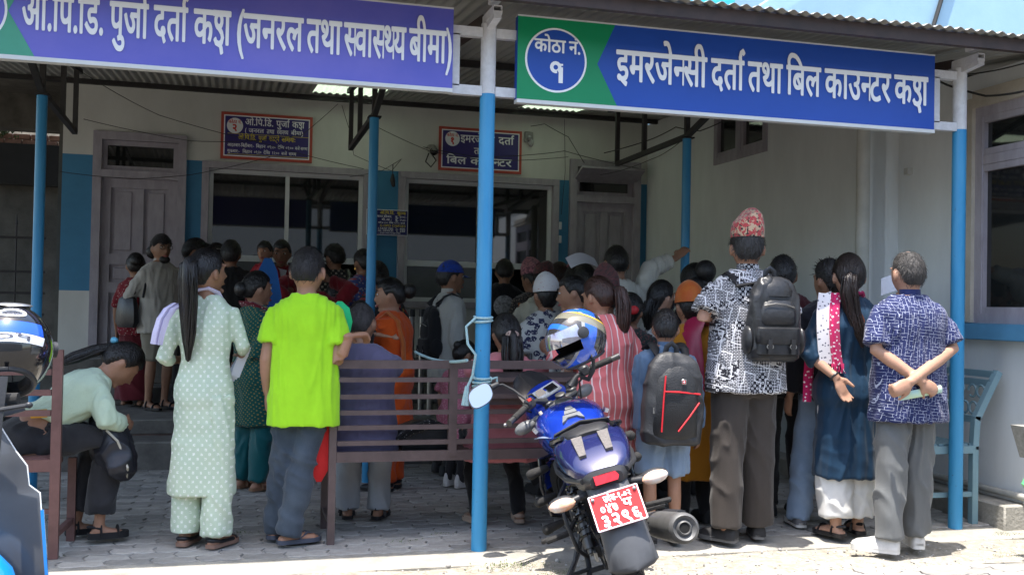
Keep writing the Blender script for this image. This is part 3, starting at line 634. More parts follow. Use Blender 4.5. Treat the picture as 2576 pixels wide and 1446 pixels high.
# ---------------------------------------------------------------- motorcycle
BLKP=mat('satin_black_plastic',(.030,.031,.034),.42,var=.15,vs_=10,bump=.06,bs=120)
BLKG=mat('gloss_black',(.010,.010,.012),.12,var=0,coat=.6)
RUB=mat('tyre_rubber',(.028,.027,.026),.85,var=.3,vs_=20,bump=.4,bs=60)
BLUM=mat('metallic_blue_paint',(.010,.045,.42),.22,metal=.35,var=.08,vs_=8,coat=1.)
NAVYM=mat('dark_blue_violet_paint',(.012,.016,.085),.22,metal=.2,var=.05,coat=1.)
STEEL=mat('dull_steel',(.42,.42,.41),.35,metal=.9,var=.2,vs_=14)
DSTEEL=mat('dark_cast_metal',(.10,.10,.10),.45,metal=.7,var=.2,vs_=10)
CHROME=mat('mirror_glass',(.42,.46,.52),.02,metal=1.,var=0)
REDP=mat('plate_red',(.60,.03,.03),.4,var=.05)
LENSC=mat('clear_indicator_lens',(.72,.68,.64),.1,col2=(.75,.30,.10),vs_=16,coat=.5)
REDR=mat('red_reflector',(.55,.02,.03),.15,var=.2,vs_=40)
bike=thing('motorcycle','blue and black motorcycle with red number plate parked beside the middle post','motorcycle',(1.885,4.53,0))
LEAN=math.radians(-17.5); bike.rotation_euler=(0,LEAN,math.radians(-12.5)); bike.rotation_mode='XYZ'
def bp(name,m,fn,par=None,**kw): return part(name,m,par or bike,fn,**kw)
def wheel(y,name,wd,steer=None):
    w=thing(name,'','',(0,0,0)); 
    for k in('label','category'): del w[k]
    w.parent=bike; c=(0,y,.305)
    def tyre(m):
        pr=[(.225,-wd*.42),(.262,-wd*.5),(.292,-wd*.40),(.304,-wd*.18),(.306,0),(.304,wd*.18),(.292,wd*.40),(.262,wd*.5),(.225,wd*.42),(.225,-wd*.42)]
        m.lathe(pr,c,(1,0,0),40,cap=False)
        for k in range(36):
            for s in(-1,1):
                a=2*math.pi*(k+.5*(s>0))/36; R=Matrix.Rotation(-a,3,'X'); p=V(s*wd*.2,0,.3045); m.box(V(*c)+R@p,(wd*.30,.016,.008),R@Matrix.Rotation(s*.5,3,'Z'))
    MBt=MB(); tyre(MBt); MBt.build('tyre',RUB,w)
    def rim(m):
        m.lathe([(.226,-wd*.36),(.21,-wd*.34),(.205,0),(.21,wd*.34),(.226,wd*.36),(.222,0)],c,(1,0,0),36,cap=False); m.lathe([(.045,-.05),(.045,.05)],c,(1,0,0),16)
        for k in range(6):
            a=k*math.pi/3; m.bar((0,y+.04*math.cos(a),.305+.04*math.sin(a)),(0,y+.21*math.cos(a+.12),.305+.21*math.sin(a+.12)),.03,.018)
    r=MB(); rim(r); r.build('rim',BLKP,w)
    return w
wheel(0,'rear_wheel',.115); 
def se(cx,y,cz,hw,hh,n=24,e=2.6,bot=None):
    """super-ellipse ring in the x-z plane at y"""
    R_=[]
    for k in range(n):
        a=2*math.pi*k/n; c,s=math.cos(a),math.sin(a); q=hh if s>=0 or bot is None else bot
        R_.append(V(cx+hw*math.copysign(abs(c)**(2/e),c),y,cz+q*math.copysign(abs(s)**(2/e),s)))
    return R_
# tank: humped, with knee cut-outs
bp('fuel_tank',BLUM,lambda m:m.rings([se(0,y,z,w,h,28,2.4,b_) for y,z,w,h,b_ in ((.43,.75,.08,.03,.03),(.445,.76,.12,.055,.07),(.52,.775,.15,.09,.13),(.62,.785,.17,.125,.16),(.72,.79,.192,.142,.17),(.82,.79,.196,.138,.16),(.90,.78,.18,.115,.14),(.955,.77,.15,.07,.10),(.975,.765,.10,.04,.05))]))
tk=[o for o in bike.children if o.name.startswith('fuel_tank')][0]
def pad(m):
    def f(u,v): 
        y=.55+v; return V(u,y,.879+v*.45-u*u*2.0+.006)
    for poly in ([(-.06,-.055),(-.045,.0),(.045,0),(.06,-.055),(.04,-.045),(.025,-.03),(-.025,-.03),(-.04,-.045)],[(-.035,.005),(-.028,.035),(.028,.035),(.035,.005)],[(-.022,.04),(-.015,.065),(.015,.065),(.022,.04)]):
        m.prism(poly,lambda u,v:f(u,v)-V(0,0,.006),lambda u,v:f(u,v)+V(0,-.004,.006))
bp('tank_pad',mat('grey_tank_pad',(.16,.165,.17),.4,var=.1,bump=.3,bs=200),pad,tk,smooth=False)
bp('tank_cap',STEEL,lambda m:(m.lathe([(.05,0),(.05,.012),(.03,.02)],(0,.80,.926),(0,-.1,1),20),),tk)
bp('tank_badge',mat('chrome_badge',(.6,.62,.65),.25,metal=.8,var=0),lambda m:[m.box((s*.20,.70+.03*k,.83),(.02,.05,.022),Matrix.Rotation(s*.5,3,'Y')) for s in(-1,1) for k in(0,1)],tk)
bp('seat',mat('seat_vinyl',(.020,.020,.022),.5,var=.2,bump=.1,bs=80),lambda m:m.rings([se(0,y,z,w,h,20,2.8) for y,z,w,h in ((.52,.80,.05,.02),(.49,.80,.09,.035),(.38,.795,.115,.04),(.22,.80,.13,.04),(.15,.82,.135,.045),(.0,.845,.12,.045),(-.12,.86,.10,.035),(-.15,.86,.06,.015))]))
bp('seat_strap',BLKP,lambda m:m.tube([(-.155,.17,.80),(-.13,.16,.855),(0,.15,.885),(.13,.16,.86),(.15,.17,.80)],.011,8,flat=(1,2.2)))
# tail cowl: slanted wedge with wings
def cowl(m):
    m.rings([se(0,y,z,w,h,24,3.,b_) for y,z,w,h,b_ in ((.34,.76,.13,.05,.05),(.10,.775,.165,.085,.085),(-.04,.785,.175,.095,.095),(-.14,.78,.17,.085,.10),(-.24,.76,.15,.055,.09),(-.31,.735,.12,.03,.065),(-.34,.72,.08,.015,.03))])
cw=bp('tail_cowl',NAVYM,cowl)
bp('side_cover',BLUM,lambda m:[m.prism([(.42,.62),(.40,.76),(.12,.735),(-.10,.70),(.08,.62),(.25,.55)],lambda u,v:V(s*.125,u,v),lambda u,v:V(s*.150,u+.0,v+.005)) for s in(-1,1)])
def led(m,s):
    for k in range(2):
        pass
    m.prism([(-.022,-.062),(.016,-.062),(.030,.062),(-.030,.062)],lambda u,v:V(s*.062+u*.85,-.215+v*.9,.810+v*.55),lambda u,v:V(s*.062+u*.85,-.225+v*.9,.836+v*.55))
LED=mat('tail_lamp_lens',(.10,.095,.09),.55,col2=(.17,.15,.14),vs_=90,bump=.6,bs=160,spec=.2)
for s in(-1,1): bp('tail_lamp',LED,lambda m:led(m,s),cw)
bp('grab_rail',BLKG,lambda m:m.tube([(-.13,.22,.78),(-.165,.1,.83),(-.165,-.03,.86),(-.12,-.10,.875)],.013,8).tube([(.13,.22,.78),(.165,.1,.83),(.165,-.03,.86),(.12,-.10,.875)],.013,8))
# rear fender, plate
def fender(m):
    P=[(-.20,.70,.095),(-.31,.66,.095),(-.40,.57,.095),(-.455,.47,.10),(-.482,.40,.106),(-.50,.335,.11)]
    P+=[(-.505,.318,.085),(-.507,.31,.05)]
    m.rings([[V(w*math.cos(t),y-.065*math.sin(t),z+.02*math.sin(t)) for t in [k*math.pi/10 for k in range(11)]]+[V(w*.95*math.cos(t),y-.055*math.sin(t)+.004,z+.012*math.sin(t)) for t in [math.pi-k*math.pi/10 for k in range(11)]] for y,z,w in P])
    m.box((0,-.16,.60),(.16,.20,.14),bev=.03)
fd=bp('rear_fender',mat('faded_black_plastic',(.075,.078,.085),.45,var=.15,vs_=6),fender)
bp('tail_underside',BLKP,lambda m:m.rings([se(0,y,z,w,h,16,3) for y,z,w,h in ((.0,.66,.12,.055),(-.2,.68,.125,.06),(-.34,.69,.10,.045),(-.385,.69,.075,.03))]))
bp('reflector',REDR,lambda m:m.prism([(-.055,-.017),(.045,-.017),(.055,.0),(.045,.017),(-.055,.017)],lambda u,v:V(u,-.38+v*.45,.700+v),lambda u,v:V(u,-.405+v*.45,.700+v)))
PR=Matrix.Rotation(math.radians(-24),3,'X')
def onplate(u,v,d): return V(0,-.50,.585)+PR@V(u*.88,-d,v*.88)
pl_=bp('number_plate',REDP,lambda m:m.prism([(x,z) for x,z in ((-.118,-.088),(.118,-.088),(.126,-.08),(.126,.08),(.118,.088),(-.118,.088),(-.126,.08),(-.126,-.08))],lambda u,v:onplate(u,v,0),lambda u,v:onplate(u,v,.006)),smooth=False)
bp('plate_rim',LETW,lambda m:[m.bar(onplate(a,b,.007),onplate(c,d,.007),.005) for a,b,c,d in ((-.122,-.084,.122,-.084),(.122,-.084,.122,.084),(.122,.084,-.122,.084),(-.122,.084,-.122,-.084))],pl_,smooth=False)
def pltext(m):
    for t,u0,u1,v0,sz in (('प r द े श - १ - ० २',-.055,.085,.040,.046),('० ४ ७',-.085,.005,-.012,.068),('प',.03,.075,-.005,.058),('३ २ ९ ६',-.095,.105,-.078,.090)):
        vs_,fs_,w,pc=word(t.split(),.03)
        for k in range(7):
            a=k*math.pi/3; d=.035 if k<6 else 0
            m.add([onplate(u0+(x+d*math.cos(a))*(u1-u0)/w,v0+(q+d*math.sin(a))*sz,.0075+.0004*k+.00005*pc[i]) for i,(x,q) in enumerate(vs_)],fs_)
bp('plate_lettering',LETW,pltext,pl_,smooth=False,kind='stuff')
for u in(-.105,.105): bp('plate_bolt',STEEL,lambda m:m.lathe([(.008,0),(.008,.008),(.004,.011)],onplate(u,.066,.006),PR@V(0,-1,0),10),pl_)
for s in(-1,1):
    ind=bp('indicator',LENSC,lambda m:m.ell((s*.215,-.315,.625),(.062,.035,.030),14,8,Matrix.Rotation(s*.12,3,'Z')))
    bp('indicator_stalk',BLKP,lambda m:(m.tube([(s*.08,-.28,.635),(s*.17,-.31,.628)],.017,10),m.ell((s*.213,-.298,.628),(.066,.034,.034),14,8)),ind)
# swing arm, chain case, shocks, muffler, engine
bp('swing_arm',BLKP,lambda m:[m.bar((s*.10,-.02,.305),(s*.10,.50,.36),.035,.055) for s in(-1,1)])
bp('chain',DSTEEL,lambda m:[m.tube([(-.085,-.05+.0,.305+d),(-.085,.52,.36+d*.7)],.012,6) for d in(-.075,.075)])
def lad(m):
    for k in range(9): m.bar((-.115,.02+k*.05,.40),(-.115,.06+k*.05,.50),.010)
    m.bar((-.115,0,.40),(-.115,.46,.40),.018); m.bar((-.115,0,.50),(-.115,.46,.50),.018)
bp('saree_guard',BLKP,lambda m:(lad(m),m.tube([(-.14,.20,.62),(-.20,.10,.58),(-.205,.02,.46),(-.19,.02,.33),(-.15,.08,.27)],.010,8)))
for s in(-1,1):
    sh=bp('shock_absorber',DSTEEL,lambda m:m.tube([(s*.135,-.03,.31),(s*.125,.13,.66)],.016,10).tube([(s*.135,-.02,.33),(s*.132,.03,.44)],.026,12))
    def coil(m):
        pts=[]
        a0=V(s*.134,-.005,.36); a1=V(s*.126,.115,.62); 
        for k in range(8*10+1):
            t=k/80; an=k*2*math.pi/10; c=a0.lerp(a1,t); pts.append(c+V(.030*math.cos(an),.027*math.sin(an)*.95,-.012*math.sin(an)))
        m.tube(pts,.0065,6)
    bp('spring',BLKG,coil,sh)
mu=bp('muffler',mat('scuffed_grey_metal',(.20,.20,.195),.45,metal=.6,var=.15,vs_=16),lambda m:m.tube([(.165,.55,.27),(.19,.40,.27),(.235,.18,.29),(.275,-.10,.325),(.288,-.20,.34)],[.022,.045,.066,.071,.069],22))
d_=V(.035,-.30,.06).normalized()
bp('muffler_end',mat('worn_muffler_cap',(.20,.20,.20),.5,metal=.5,var=.2,vs_=20),lambda m:m.lathe([(.071,0),(.069,.020),(.056,.034),(.049,.025),(.038,.016),(.031,.028),(.027,.032),(.024,.028),(.023,-.02)],(.288,-.195,.3395),d_,24),mu)
bp('muffler_bore',mat('bore_black',(.006,.006,.006),.9,var=0),lambda m:m.lathe([(.0225,.0),(.0225,.026)],(.288,-.195,.3395),d_,14),mu)  # near-black plug filling the outlet hole
bp('muffler_shield',BLKP,lambda m:m.tube([(.275,.16,.345),(.315,-.05,.37)],.03,10,flat=(.5,1)),mu)
def eng(m):
    m.box((0,.62,.40),(.24,.30,.20),bev=.04); m.box((0,.74,.55),(.17,.18,.22),Matrix.Rotation(-.5,3,'X'),bev=.03)
    for k in range(6): m.box((0,.70+k*.018,.48+k*.032),(.20,.17,.008),Matrix.Rotation(-.5,3,'X'))
    m.lathe([(.09,-.15),(.09,.15)],(0,.56,.38),(1,0,0),20); m.tube([(.06,.86,.52),(.10,.95,.40),(.15,.85,.27),(.165,.55,.29)],.02,10)
bp('engine',DSTEEL,eng)
bp('frame',BLKP,lambda m:(m.tube([(0,1.05,.86),(0,.8,.80),(0,.45,.72),(0,.2,.62),(0,.45,.40)],.022,8),m.tube([(0,1.05,.80),(0,.95,.50),(0,.85,.33)],.02,8)))
for s,(y,z) in ((-1,(.22,.38)),(1,(.22,.40))):
    bp('rear_footpeg',RUB,lambda m:(m.tube([(s*.13,.36,.40),(s*.20,.20,z)],.013,8),m.box((s*.26,.16,z),(.13,.035,.022),Matrix.Rotation(-s*.25,3,'Z'),bev=.006)))
    bp('footpeg',RUB,lambda m:(m.tube([(s*.12,.56,.30),(s*.22,.55,.29)],.012,8),m.box((s*.28,.54,.29),(.12,.035,.022),bev=.006)))
bp('side_stand',BLKP,lambda m:(m.tube([(-.12,.52,.30),(-.20,.48,.16),(-.30,.45,.05),(-.335,.44,.0)],[.014,.014,.013,.013],8),m.tube([(-.12,.52,.25),(-.30,.20,.10),(-.33,.12,.12)],.009,6)))
bp('main_stand',BLKP,lambda m:(m.tube([(-.13,.38,.27),(-.16,.12,.19),(-.19,.05,.14)],.014,8),m.tube([(.13,.38,.27),(.16,.12,.19)],.014,8),m.bar((-.16,.12,.19),(.16,.12,.19),.02),m.tube([(-.16,.12,.20),(-.25,.04,.22),(-.27,.0,.20),(-.2,-.03,.16),(-.16,.06,.15)],.010,7)))
for k in range(3):
    bp('crash_bar_end',RUB,lambda m:m.tube([(-.20,.72+.03*k,.62-.16*k),(-.29,.66+.03*k,.62-.16*k)],[.02,.028],10,round_=True))
    bp('crash_bar_end',RUB,lambda m:m.tube([(.20,.72,.66-.12*k),(.29,.70,.66-.12*k)],[.02,.028],10,round_=True))
bp('crash_bar',BLKG,lambda m:[m.tube([(s*.10,.85,.66),(s*.22,.80,.66),(s*.25,.76,.52),(s*.24,.76,.36),(s*.10,.80,.30)],.012,8) for s in(-1,1)])
bp('tail_trim',BLKP,lambda m:[m.tube([(s*.10,-.33,.70),(s*.155,-.22,.705),(s*.178,-.04,.72),(s*.17,.12,.73),(s*.135,.34,.725)],.014,8) for s in(-1,1)])
bp('tank_stripe',mat('silver_decal_stripe',(.30,.36,.50),.3,metal=.3,var=0),lambda m:[m.tube([(s*.135,.50,.80),(s*.182,.62,.80),(s*.202,.74,.785),(s*.205,.83,.775)],[.003,.009,.010,.003],6,flat=(.4,1.6)) for s in(-1,1)],tk)
bp('rear_hugger',BLKP,lambda m:m.rings([[V(x,.345*math.cos(t)*-1,.305+.345*math.sin(t)) for x in(-.065,0,.065)]+[V(x,.335*math.cos(t)*-1,.305+.335*math.sin(t)) for x in(.065,0,-.065)] for t in [math.radians(q) for q in range(60,150,15)]]))
bp('brake_disc',STEEL,lambda m:m.lathe([(.06,0),(.11,0),(.11,.005),(.06,.005)],(.075,0,.305),(1,0,0),28)); bp('axle_nut',STEEL,lambda m:m.lathe([(.018,-.14),(.018,.14)],(0,0,.305),(1,0,0),8)); bp('chain_adjuster',STEEL,lambda m:[m.box((s*.12,-.06,.305),(.012,.09,.04)) for s in(-1,1)])
bp('brake_hose',WIRE,lambda m:m.tube([(.13,.35,.45),(.15,.2,.5),(.14,.05,.42),(.09,.03,.34)],.006,6)); bp('wiring_loom',WIRE,lambda m:m.tube([(-.10,.30,.66),(-.13,.1,.62),(-.09,-.1,.64),(-.05,-.25,.66)],.009,6))
bp('sprocket',DSTEEL,lambda m:m.lathe([(.03,0),(.082,0),(.082,.006),(.03,.006)],(-.088,0,.305),(1,0,0),36))
# steering group turned to the left
SY,SZ=1.0,.93; ST=Matrix.Rotation(math.radians(26),4,V(0,-.42,.9).normalized()); SM=Matrix.Translation((0,SY,SZ-.045))@ST@Matrix.Translation((0,-SY,-SZ))
def sp(name,m,fn,par=None,**kw):
    mb=MB(); fn(mb); mb.v=[tuple(SM@V(*p)) for p in mb.v]; return mb.build(name,m,par or bike,**kw)
fw=wheel(1.31,'front_wheel',.09)
for ch in fw.children: ch.data.transform(SM)
sp('front_fork',STEEL,lambda m:[m.tube([(s*.085,SY-.03,.95),(s*.085,1.18,.60),(s*.085,1.31,.305)],[.018,.018,.026],10) for s in(-1,1)])
sp('front_mudguard',BLUM,lambda m:m.rings([[V(x,1.31+.345*math.cos(a)*(1-.05*abs(x)/.06),.305+.345*math.sin(a)*(1-.08*abs(x)/.06)) for x in(-.06,-.03,0,.03,.06)]+[V(x,1.31+.335*math.cos(a),.305+.32*math.sin(a)) for x in(.055,0,-.055)] for a in [math.radians(t) for t in range(20,171,15)]]))
sp('triple_clamp',DSTEEL,lambda m:(m.box((0,SY-.02,.965),(.21,.07,.03),bev=.01),m.box((-.085,SY-.02,.985),(.05,.06,.02),bev=.006),m.box((.085,SY-.02,.985),(.05,.06,.02),bev=.006),m.lathe([(.03,0),(.03,.02),(.022,.024)],(0,SY-.03,.98),(0,-.3,1),16)))
for s in(-1,1):
    hb=sp('handlebar',BLKP,lambda m:m.tube([(s*.09,SY-.02,1.0),(s*.15,SY-.03,1.035),(s*.22,SY-.06,1.04),(s*.36,SY-.12,1.03)],[.022,.014,.012,.012],10))
    sp('grip',RUB,lambda m:(m.tube([(s*.235,SY-.066,1.04),(s*.355,SY-.118,1.03)],[.019,.019],12),m.lathe([(.021,0),(.021,.012)],(s*.24,SY-.068,1.04),(s*.9,-.4,0),12)),hb)
    sp('bar_end',DSTEEL,lambda m:m.tube([(s*.355,SY-.118,1.03),(s*.40,SY-.137,1.026)],[.016,.019],12),hb)
    sp('switch_box',BLKP,lambda m:m.box((s*.20,SY-.055,1.045),(.06,.05,.06),Matrix.Rotation(-s*.4,3,'Z'),bev=.012),hb)
    if s<0: sp('switch_button',mat('red_switch',(.6,.05,.04),.4,var=0),lambda m:m.box((s*.205,SY-.075,1.068),(.022,.02,.014)),hb)
    sp('lever',STEEL if s<0 else DSTEEL,lambda m:(m.tube([(s*.21,SY-.02,1.035),(s*.28,SY-.04,1.03),(s*.40,SY-.085,1.02)],[.011,.008,.007],8),m.ell((s*.405,SY-.087,1.02),(.010,.010,.010),8,6)),hb)
MX,MZ=-.405,1.21
def MP(a_,b_): return [(MX+a_*math.copysign(abs(math.cos(t))**.75,math.cos(t))+.02*math.sin(t),MZ+b_*math.copysign(abs(math.sin(t))**.75,math.sin(t))) for t in [k*math.pi/12 for k in range(24)]]
mi=sp('mirror',BLKP,lambda m:(m.tube([(-.19,SY-.02,1.06),(-.215,SY+.03,1.145),(-.25,SY+.05,1.20),(-.30,SY+.055,1.215)],.007,8),m.tube([(-.27,SY+.055,1.213),(-.32,SY+.055,1.216)],[.016,.02],10),
   m.prism(MP(.074,.056),lambda u,v:V(u,SY+.036-(u-MX)*.15+(v-MZ)*.42,v),lambda u,v:V(MX+(u-MX)*.7,SY+.075+(v-MZ)*.3,MZ+(v-MZ)*.7))))
sp('mirror_glass',CHROME,lambda m:m.prism(MP(.069,.051),lambda u,v:V(u,SY+.035-(u-MX)*.15+(v-MZ)*.42,v),lambda u,v:V(u,SY+.033-(u-MX)*.15+(v-MZ)*.42,v)),mi,smooth=False)
sp('mirror',BLKP,lambda m:(m.tube([(.19,SY-.02,1.06),(.20,SY+.03,1.11),(.21,SY+.05,1.16)],.007,8),m.ell((.16,SY+.10,.985),(.06,.03,.032),12,8,Matrix.Rotation(-.3,3,'Y'))))
sp('instrument_cluster',mat('silver_dial',(.55,.56,.56),.35,var=.15,vs_=30),lambda m:m.box((0,SY+.10,1.03),(.17,.02,.085),Matrix.Rotation(-.9,3,'X'),bev=.008))
sp('dial_glass',BLKG,lambda m:(m.box((.03,SY+.092,1.036),(.07,.012,.055),Matrix.Rotation(-.9,3,'X'),bev=.005),m.lathe([(.03,0),(.03,.006)],(-.045,SY+.093,1.035),(0,-.8,.62),20)))
sp('headlamp_cowl',BLUM,lambda m:m.rings([se(0,y,z,w,h,20,2.6) for y,z,w,h in ((SY+.09,.98,.115,.06),(SY+.16,.96,.14,.12),(SY+.26,.93,.12,.11),(SY+.32,.91,.07,.07))]))
sp('visor',mat('smoked_visor',(.02,.02,.022),.15,var=0,coat=.5),lambda m:m.rings([[V(x,SY+.17+.0*x+.06*(1-abs(t)/1.0)*0+d,1.02+d*1.15-abs(t)**2*.02) for t in(-1,-.6,-.2,.2,.6,1) for x in(t*w,)]+[V(t*w*.97,SY+.176+d,1.018+d*1.15-abs(t)**2*.02) for t in(1,.6,.2,-.2,-.6,-1)] for d,w in((0,.125),(.05,.12),(.10,.10),(.13,.07))]))
for s in(-1,1):
    sp('front_indicator',mat('smoky_grey_plastic',(.16,.165,.17),.3,var=.1),lambda m:(m.ell((s*.225,SY+.10,.915),(.065,.035,.036),14,8,Matrix.Rotation(s*.35,3,'Z')),m.tube([(s*.10,SY+.12,.925),(s*.18,SY+.11,.918)],.014,8)))
for k,(a,b,c) in enumerate((((-.20,SY-.04,1.02),(-.12,SY+.05,1.07),(-.02,SY+.12,.96)),((.20,SY-.04,1.02),(.15,SY+.04,.90),(.04,SY+.10,.85)),((-.21,SY-.03,1.03),(-.16,SY+.12,.99),(-.05,SY+.15,.9)))):
    sp('control_cable',WIRE,lambda m:m.tube([a,V(*a).lerp(V(*b),.5)+V(0,.02,.03),b,V(*b).lerp(V(*c),.5)+V(0,.02,0),c],.006,6))
def charm(m):
    m.tube([(-.19,SY-.10,.985),(-.20,SY-.13,.90),(-.19,SY-.12,.80)],[.01,.016,.005],8,mi=1); m.tube([(-.19,SY-.12,.82),(-.185,SY-.12,.74),(-.19,SY-.12,.70)],[.008,.022,.01],8,mi=0); m.tube([(-.19,SY-.12,.70),(-.195,SY-.12,.58)],[.012,.008],6,mi=1)
sp('ribbon_charm',[mat('red_ribbon',(.55,.05,.03),.7),mat('cream_ribbon',(.50,.45,.35),.8)],charm)
# ---------------------------------------------------------------- helmets
def helmet_pt(u,v,k=1.):
    """u azimuth (0 = front +y, + to the right), v elevation"""
    x=math.sin(u)*math.cos(v); y=math.cos(u)*math.cos(v); z=math.sin(v)
    f=1+.10*max(0,y)**3*(1 if z<0 else .2)
    return V(x*.122*k*(1-.10*max(0,-z)),y*.150*f*k,z*.138*k)
def helmet(label,shell_m,visor_m,loc,R,decal=None,nm='helmet',sc_=1.18):
    h=thing(nm,label,'helmet',loc); h.scale=(sc_,)*3; h.rotation_mode='QUATERNION'; h.rotation_quaternion=R.to_quaternion()
    def inv_(u,v):
        au=abs(u); return au<1.22 and -.34<v<.36 and not(au>1.0 and abs(v-.01)>.3)
    def shell(m):
        nu,nv=48,26; V0=-.86
        for lay,k in ((0,1.),(1,.90)):
            base=len(m.v)
            for j in range(nv+1):
                v=V0+(math.pi/2-V0)*j/nv
                for i in range(nu): m.v.append(tuple(helmet_pt(-math.pi+2*math.pi*i/nu,min(v,1.565),k)))
            for j in range(nv):
                v=V0+(math.pi/2-V0)*(j+.5)/nv
                for i in range(nu):
                    u=-math.pi+2*math.pi*(i+.5)/nu
                    if inv_(u,v): continue
                    q=(base+j*nu+i,base+j*nu+(i+1)%nu,base+(j+1)*nu+(i+1)%nu,base+(j+1)*nu+i); m.f.append(q if not lay else q[::-1]); m.mi.append(lay)
        n=(nv+1)*nu
        for i in range(nu): m.f.append((i,n+i,n+(i+1)%nu,(i+1)%nu)); m.mi.append(1)
    part('shell',[shell_m,mat('helmet_lining',(.02,.02,.022),.9,var=.2,bump=.4)],h,shell)
    part('rim_trim',BLKP,h,lambda m:m.tube([helmet_pt(-math.pi+2*math.pi*i/40,-.86,.985) for i in range(41)],.009,8,cap=False))
    part('neck_roll',mat('helmet_lining',(.02,.02,.022),.9),h,lambda m:m.tube([helmet_pt(-math.pi*.55+2*math.pi*.78*i/40+math.pi*.77,-.80,.84) for i in range(41)],.020,8))
    part('visor',visor_m,h,lambda m:m.rings([[helmet_pt(-1.28+2.56*i/24,v,1.03) for i in range(25)]+[helmet_pt(1.28-2.56*i/24,v,1.012) for i in range(25)] for v in [.05+.50*j/6 for j in range(7)]]))
    for s in(-1,1): part('visor_pivot',BLKP,h,lambda m:m.lathe([(.026,0),(.026,.012),(.012,.016)],helmet_pt(s*1.34,.20,1.01),(s,.2,.1),16))
    part('chin_strap',BLKP,h,lambda m:m.tube([(-.09,.02,-.10),(-.07,.03,-.15),(0,.03,-.19),(.05,.03,-.17)],.010,6,flat=(.4,1.2)))
    if decal: decal(h)
    return h
def hmat(name,base,bands):
    m=mat(name,base,.15,var=0,coat=1.,spec=.5); N,L,b=nodes(m); tc=N.new('ShaderNodeTexCoord'); prev=None
    for (vec,lo,hi,col,wob) in bands:
        d=N.new('ShaderNodeVectorMath'); d.operation='DOT_PRODUCT'; d.inputs[1].default_value=vec; L.new(tc.outputs['Object'],d.inputs[0])
        ab=N.new('ShaderNodeMath'); ab.operation='ABSOLUTE'; sx=N.new('ShaderNodeSeparateXYZ'); L.new(tc.outputs['Object'],sx.inputs[0])
        g1=N.new('ShaderNodeMath'); g1.operation='GREATER_THAN'; g1.inputs[1].default_value=lo; L.new(d.outputs['Value'],g1.inputs[0])
        g2=N.new('ShaderNodeMath'); g2.operation='LESS_THAN'; g2.inputs[1].default_value=hi; L.new(d.outputs['Value'],g2.inputs[0])
        mu_=N.new('ShaderNodeMath'); mu_.operation='MULTIPLY'; L.new(g1.outputs[0],mu_.inputs[0]); L.new(g2.outputs[0],mu_.inputs[1])
        mx=N.new('ShaderNodeMix'); mx.data_type='RGBA'; L.new(mu_.outputs[0],mx.inputs[0])
        if prev is None: mx.inputs[6].default_value=(*base,1)
        else: L.new(prev,mx.inputs[6])
        mx.inputs[7].default_value=(*col,1); prev=mx.outputs[2]
    L.new(prev,b.inputs['Base Color']); return m
HB=hmat('blue_race_helmet',(.03,.03,.032),[((0,.8,.6),-.03,.035,(.02,.10,.55),0),((0,.8,.6),.035,.05,(.25,.25,.24),0),((0,.9,-.45),.03,.055,(.02,.12,.6),0),((0,-.7,.7),.045,.085,(.17,.16,.12),0),((0,-.7,.7),.085,.092,(.75,.40,.03),0),((0,-.5,.86),.11,.125,(.02,.12,.6),0)])
VIS=mat('iridescent_visor',(.30,.24,.30),.06,metal=.8,col2=(.55,.6,.62),vs_=7)
R1=Matrix(((0,0,0),(0,0,0),(0,0,0)))
def frame(fwd,up):
    y=V(*fwd).normalized(); x=y.cross(V(*up)).normalized(); z=x.cross(y); return Matrix((x,y,z)).transposed()
hp=onY(1450,852,5.25)
def dec1(h):
    def t(m):
        vs_,fs_,w,pc=word(list('GTX'),.02)
        for k in range(3): m.add([helmet_pt(1.55+(q-.3)*.42,.05+(x/w-.5)*.5,1.012+.002*k) for x,q in vs_],fs_)
    part('side_lettering',LETW,h,t,smooth=False,kind='stuff')
CR=V(*_R); 
helmet('blue black and gold full-face helmet hung on the motorcycle handlebar',HB,VIS,hp,frame((-.80,-.28,-.36),(-.42,.05,.88)),dec1)
HK=hmat('black_gloss_helmet',(.008,.008,.010),[((1,0,0),.5,.6,(.02,.09,.60),0)])
def dec2(h):
    def txt(m,s,uc,vc,wd,ht,sl=0):
        vs_,fs_,w,pc=word(list(s),.03)
        for k in range(3): m.add([helmet_pt(math.pi+(-(x/w)+.5)*-wd*1.0+uc,vc+(q-.3)*ht,1.010+.002*k+.0002*pc[i]) for i,(x,q) in enumerate(vs_)],fs_)
    part('back_lettering',mat('dark_decal',(.10,.10,.13),.3,var=0),h,lambda m:(txt(m,'PRO',0,-.17,1.0,.16),txt(m,'WING',0,.42,.42,.12)),smooth=False,kind='stuff')
    part('back_stripe',mat('helmet_blue_decal',(.02,.10,.60),.15,var=0,coat=1.),h,lambda m:m.rings([[helmet_pt(math.pi+u*(.95-.25*(v+.02)),v+.10*(u*u-.4),1.004) for u in [-.85+1.7*i/16 for i in range(17)]]+[helmet_pt(math.pi+u*(.95-.25*(v+.02)),v+.10*(u*u-.4),.99) for u in [.85-1.7*i/16 for i in range(17)]] for v in (-.04,.06,.16,.25)]))
    part('back_white_stripe',LETW,h,lambda m:m.rings([[helmet_pt(math.pi+u,v+.10*(u*u-.4),1.004) for u in [-.85+1.7*i/16 for i in range(17)]]+[helmet_pt(math.pi+u,v+.10*(u*u-.4),.99) for u in [.85-1.7*i/16 for i in range(17)]] for v in (-.24,-.14,-.045)]))
    part('back_badge',LETW,h,lambda m:m.tube([helmet_pt(math.pi+.33*math.cos(a),.46+.11*math.sin(a),1.006) for a in [k*math.pi/12 for k in range(25)]],.004,6))
    part('top_vent',STEEL,h,lambda m:m.ell(helmet_pt(math.pi,1.0,1.0),(.055,.03,.008),12,6,Matrix.Rotation(.55,3,'X')))
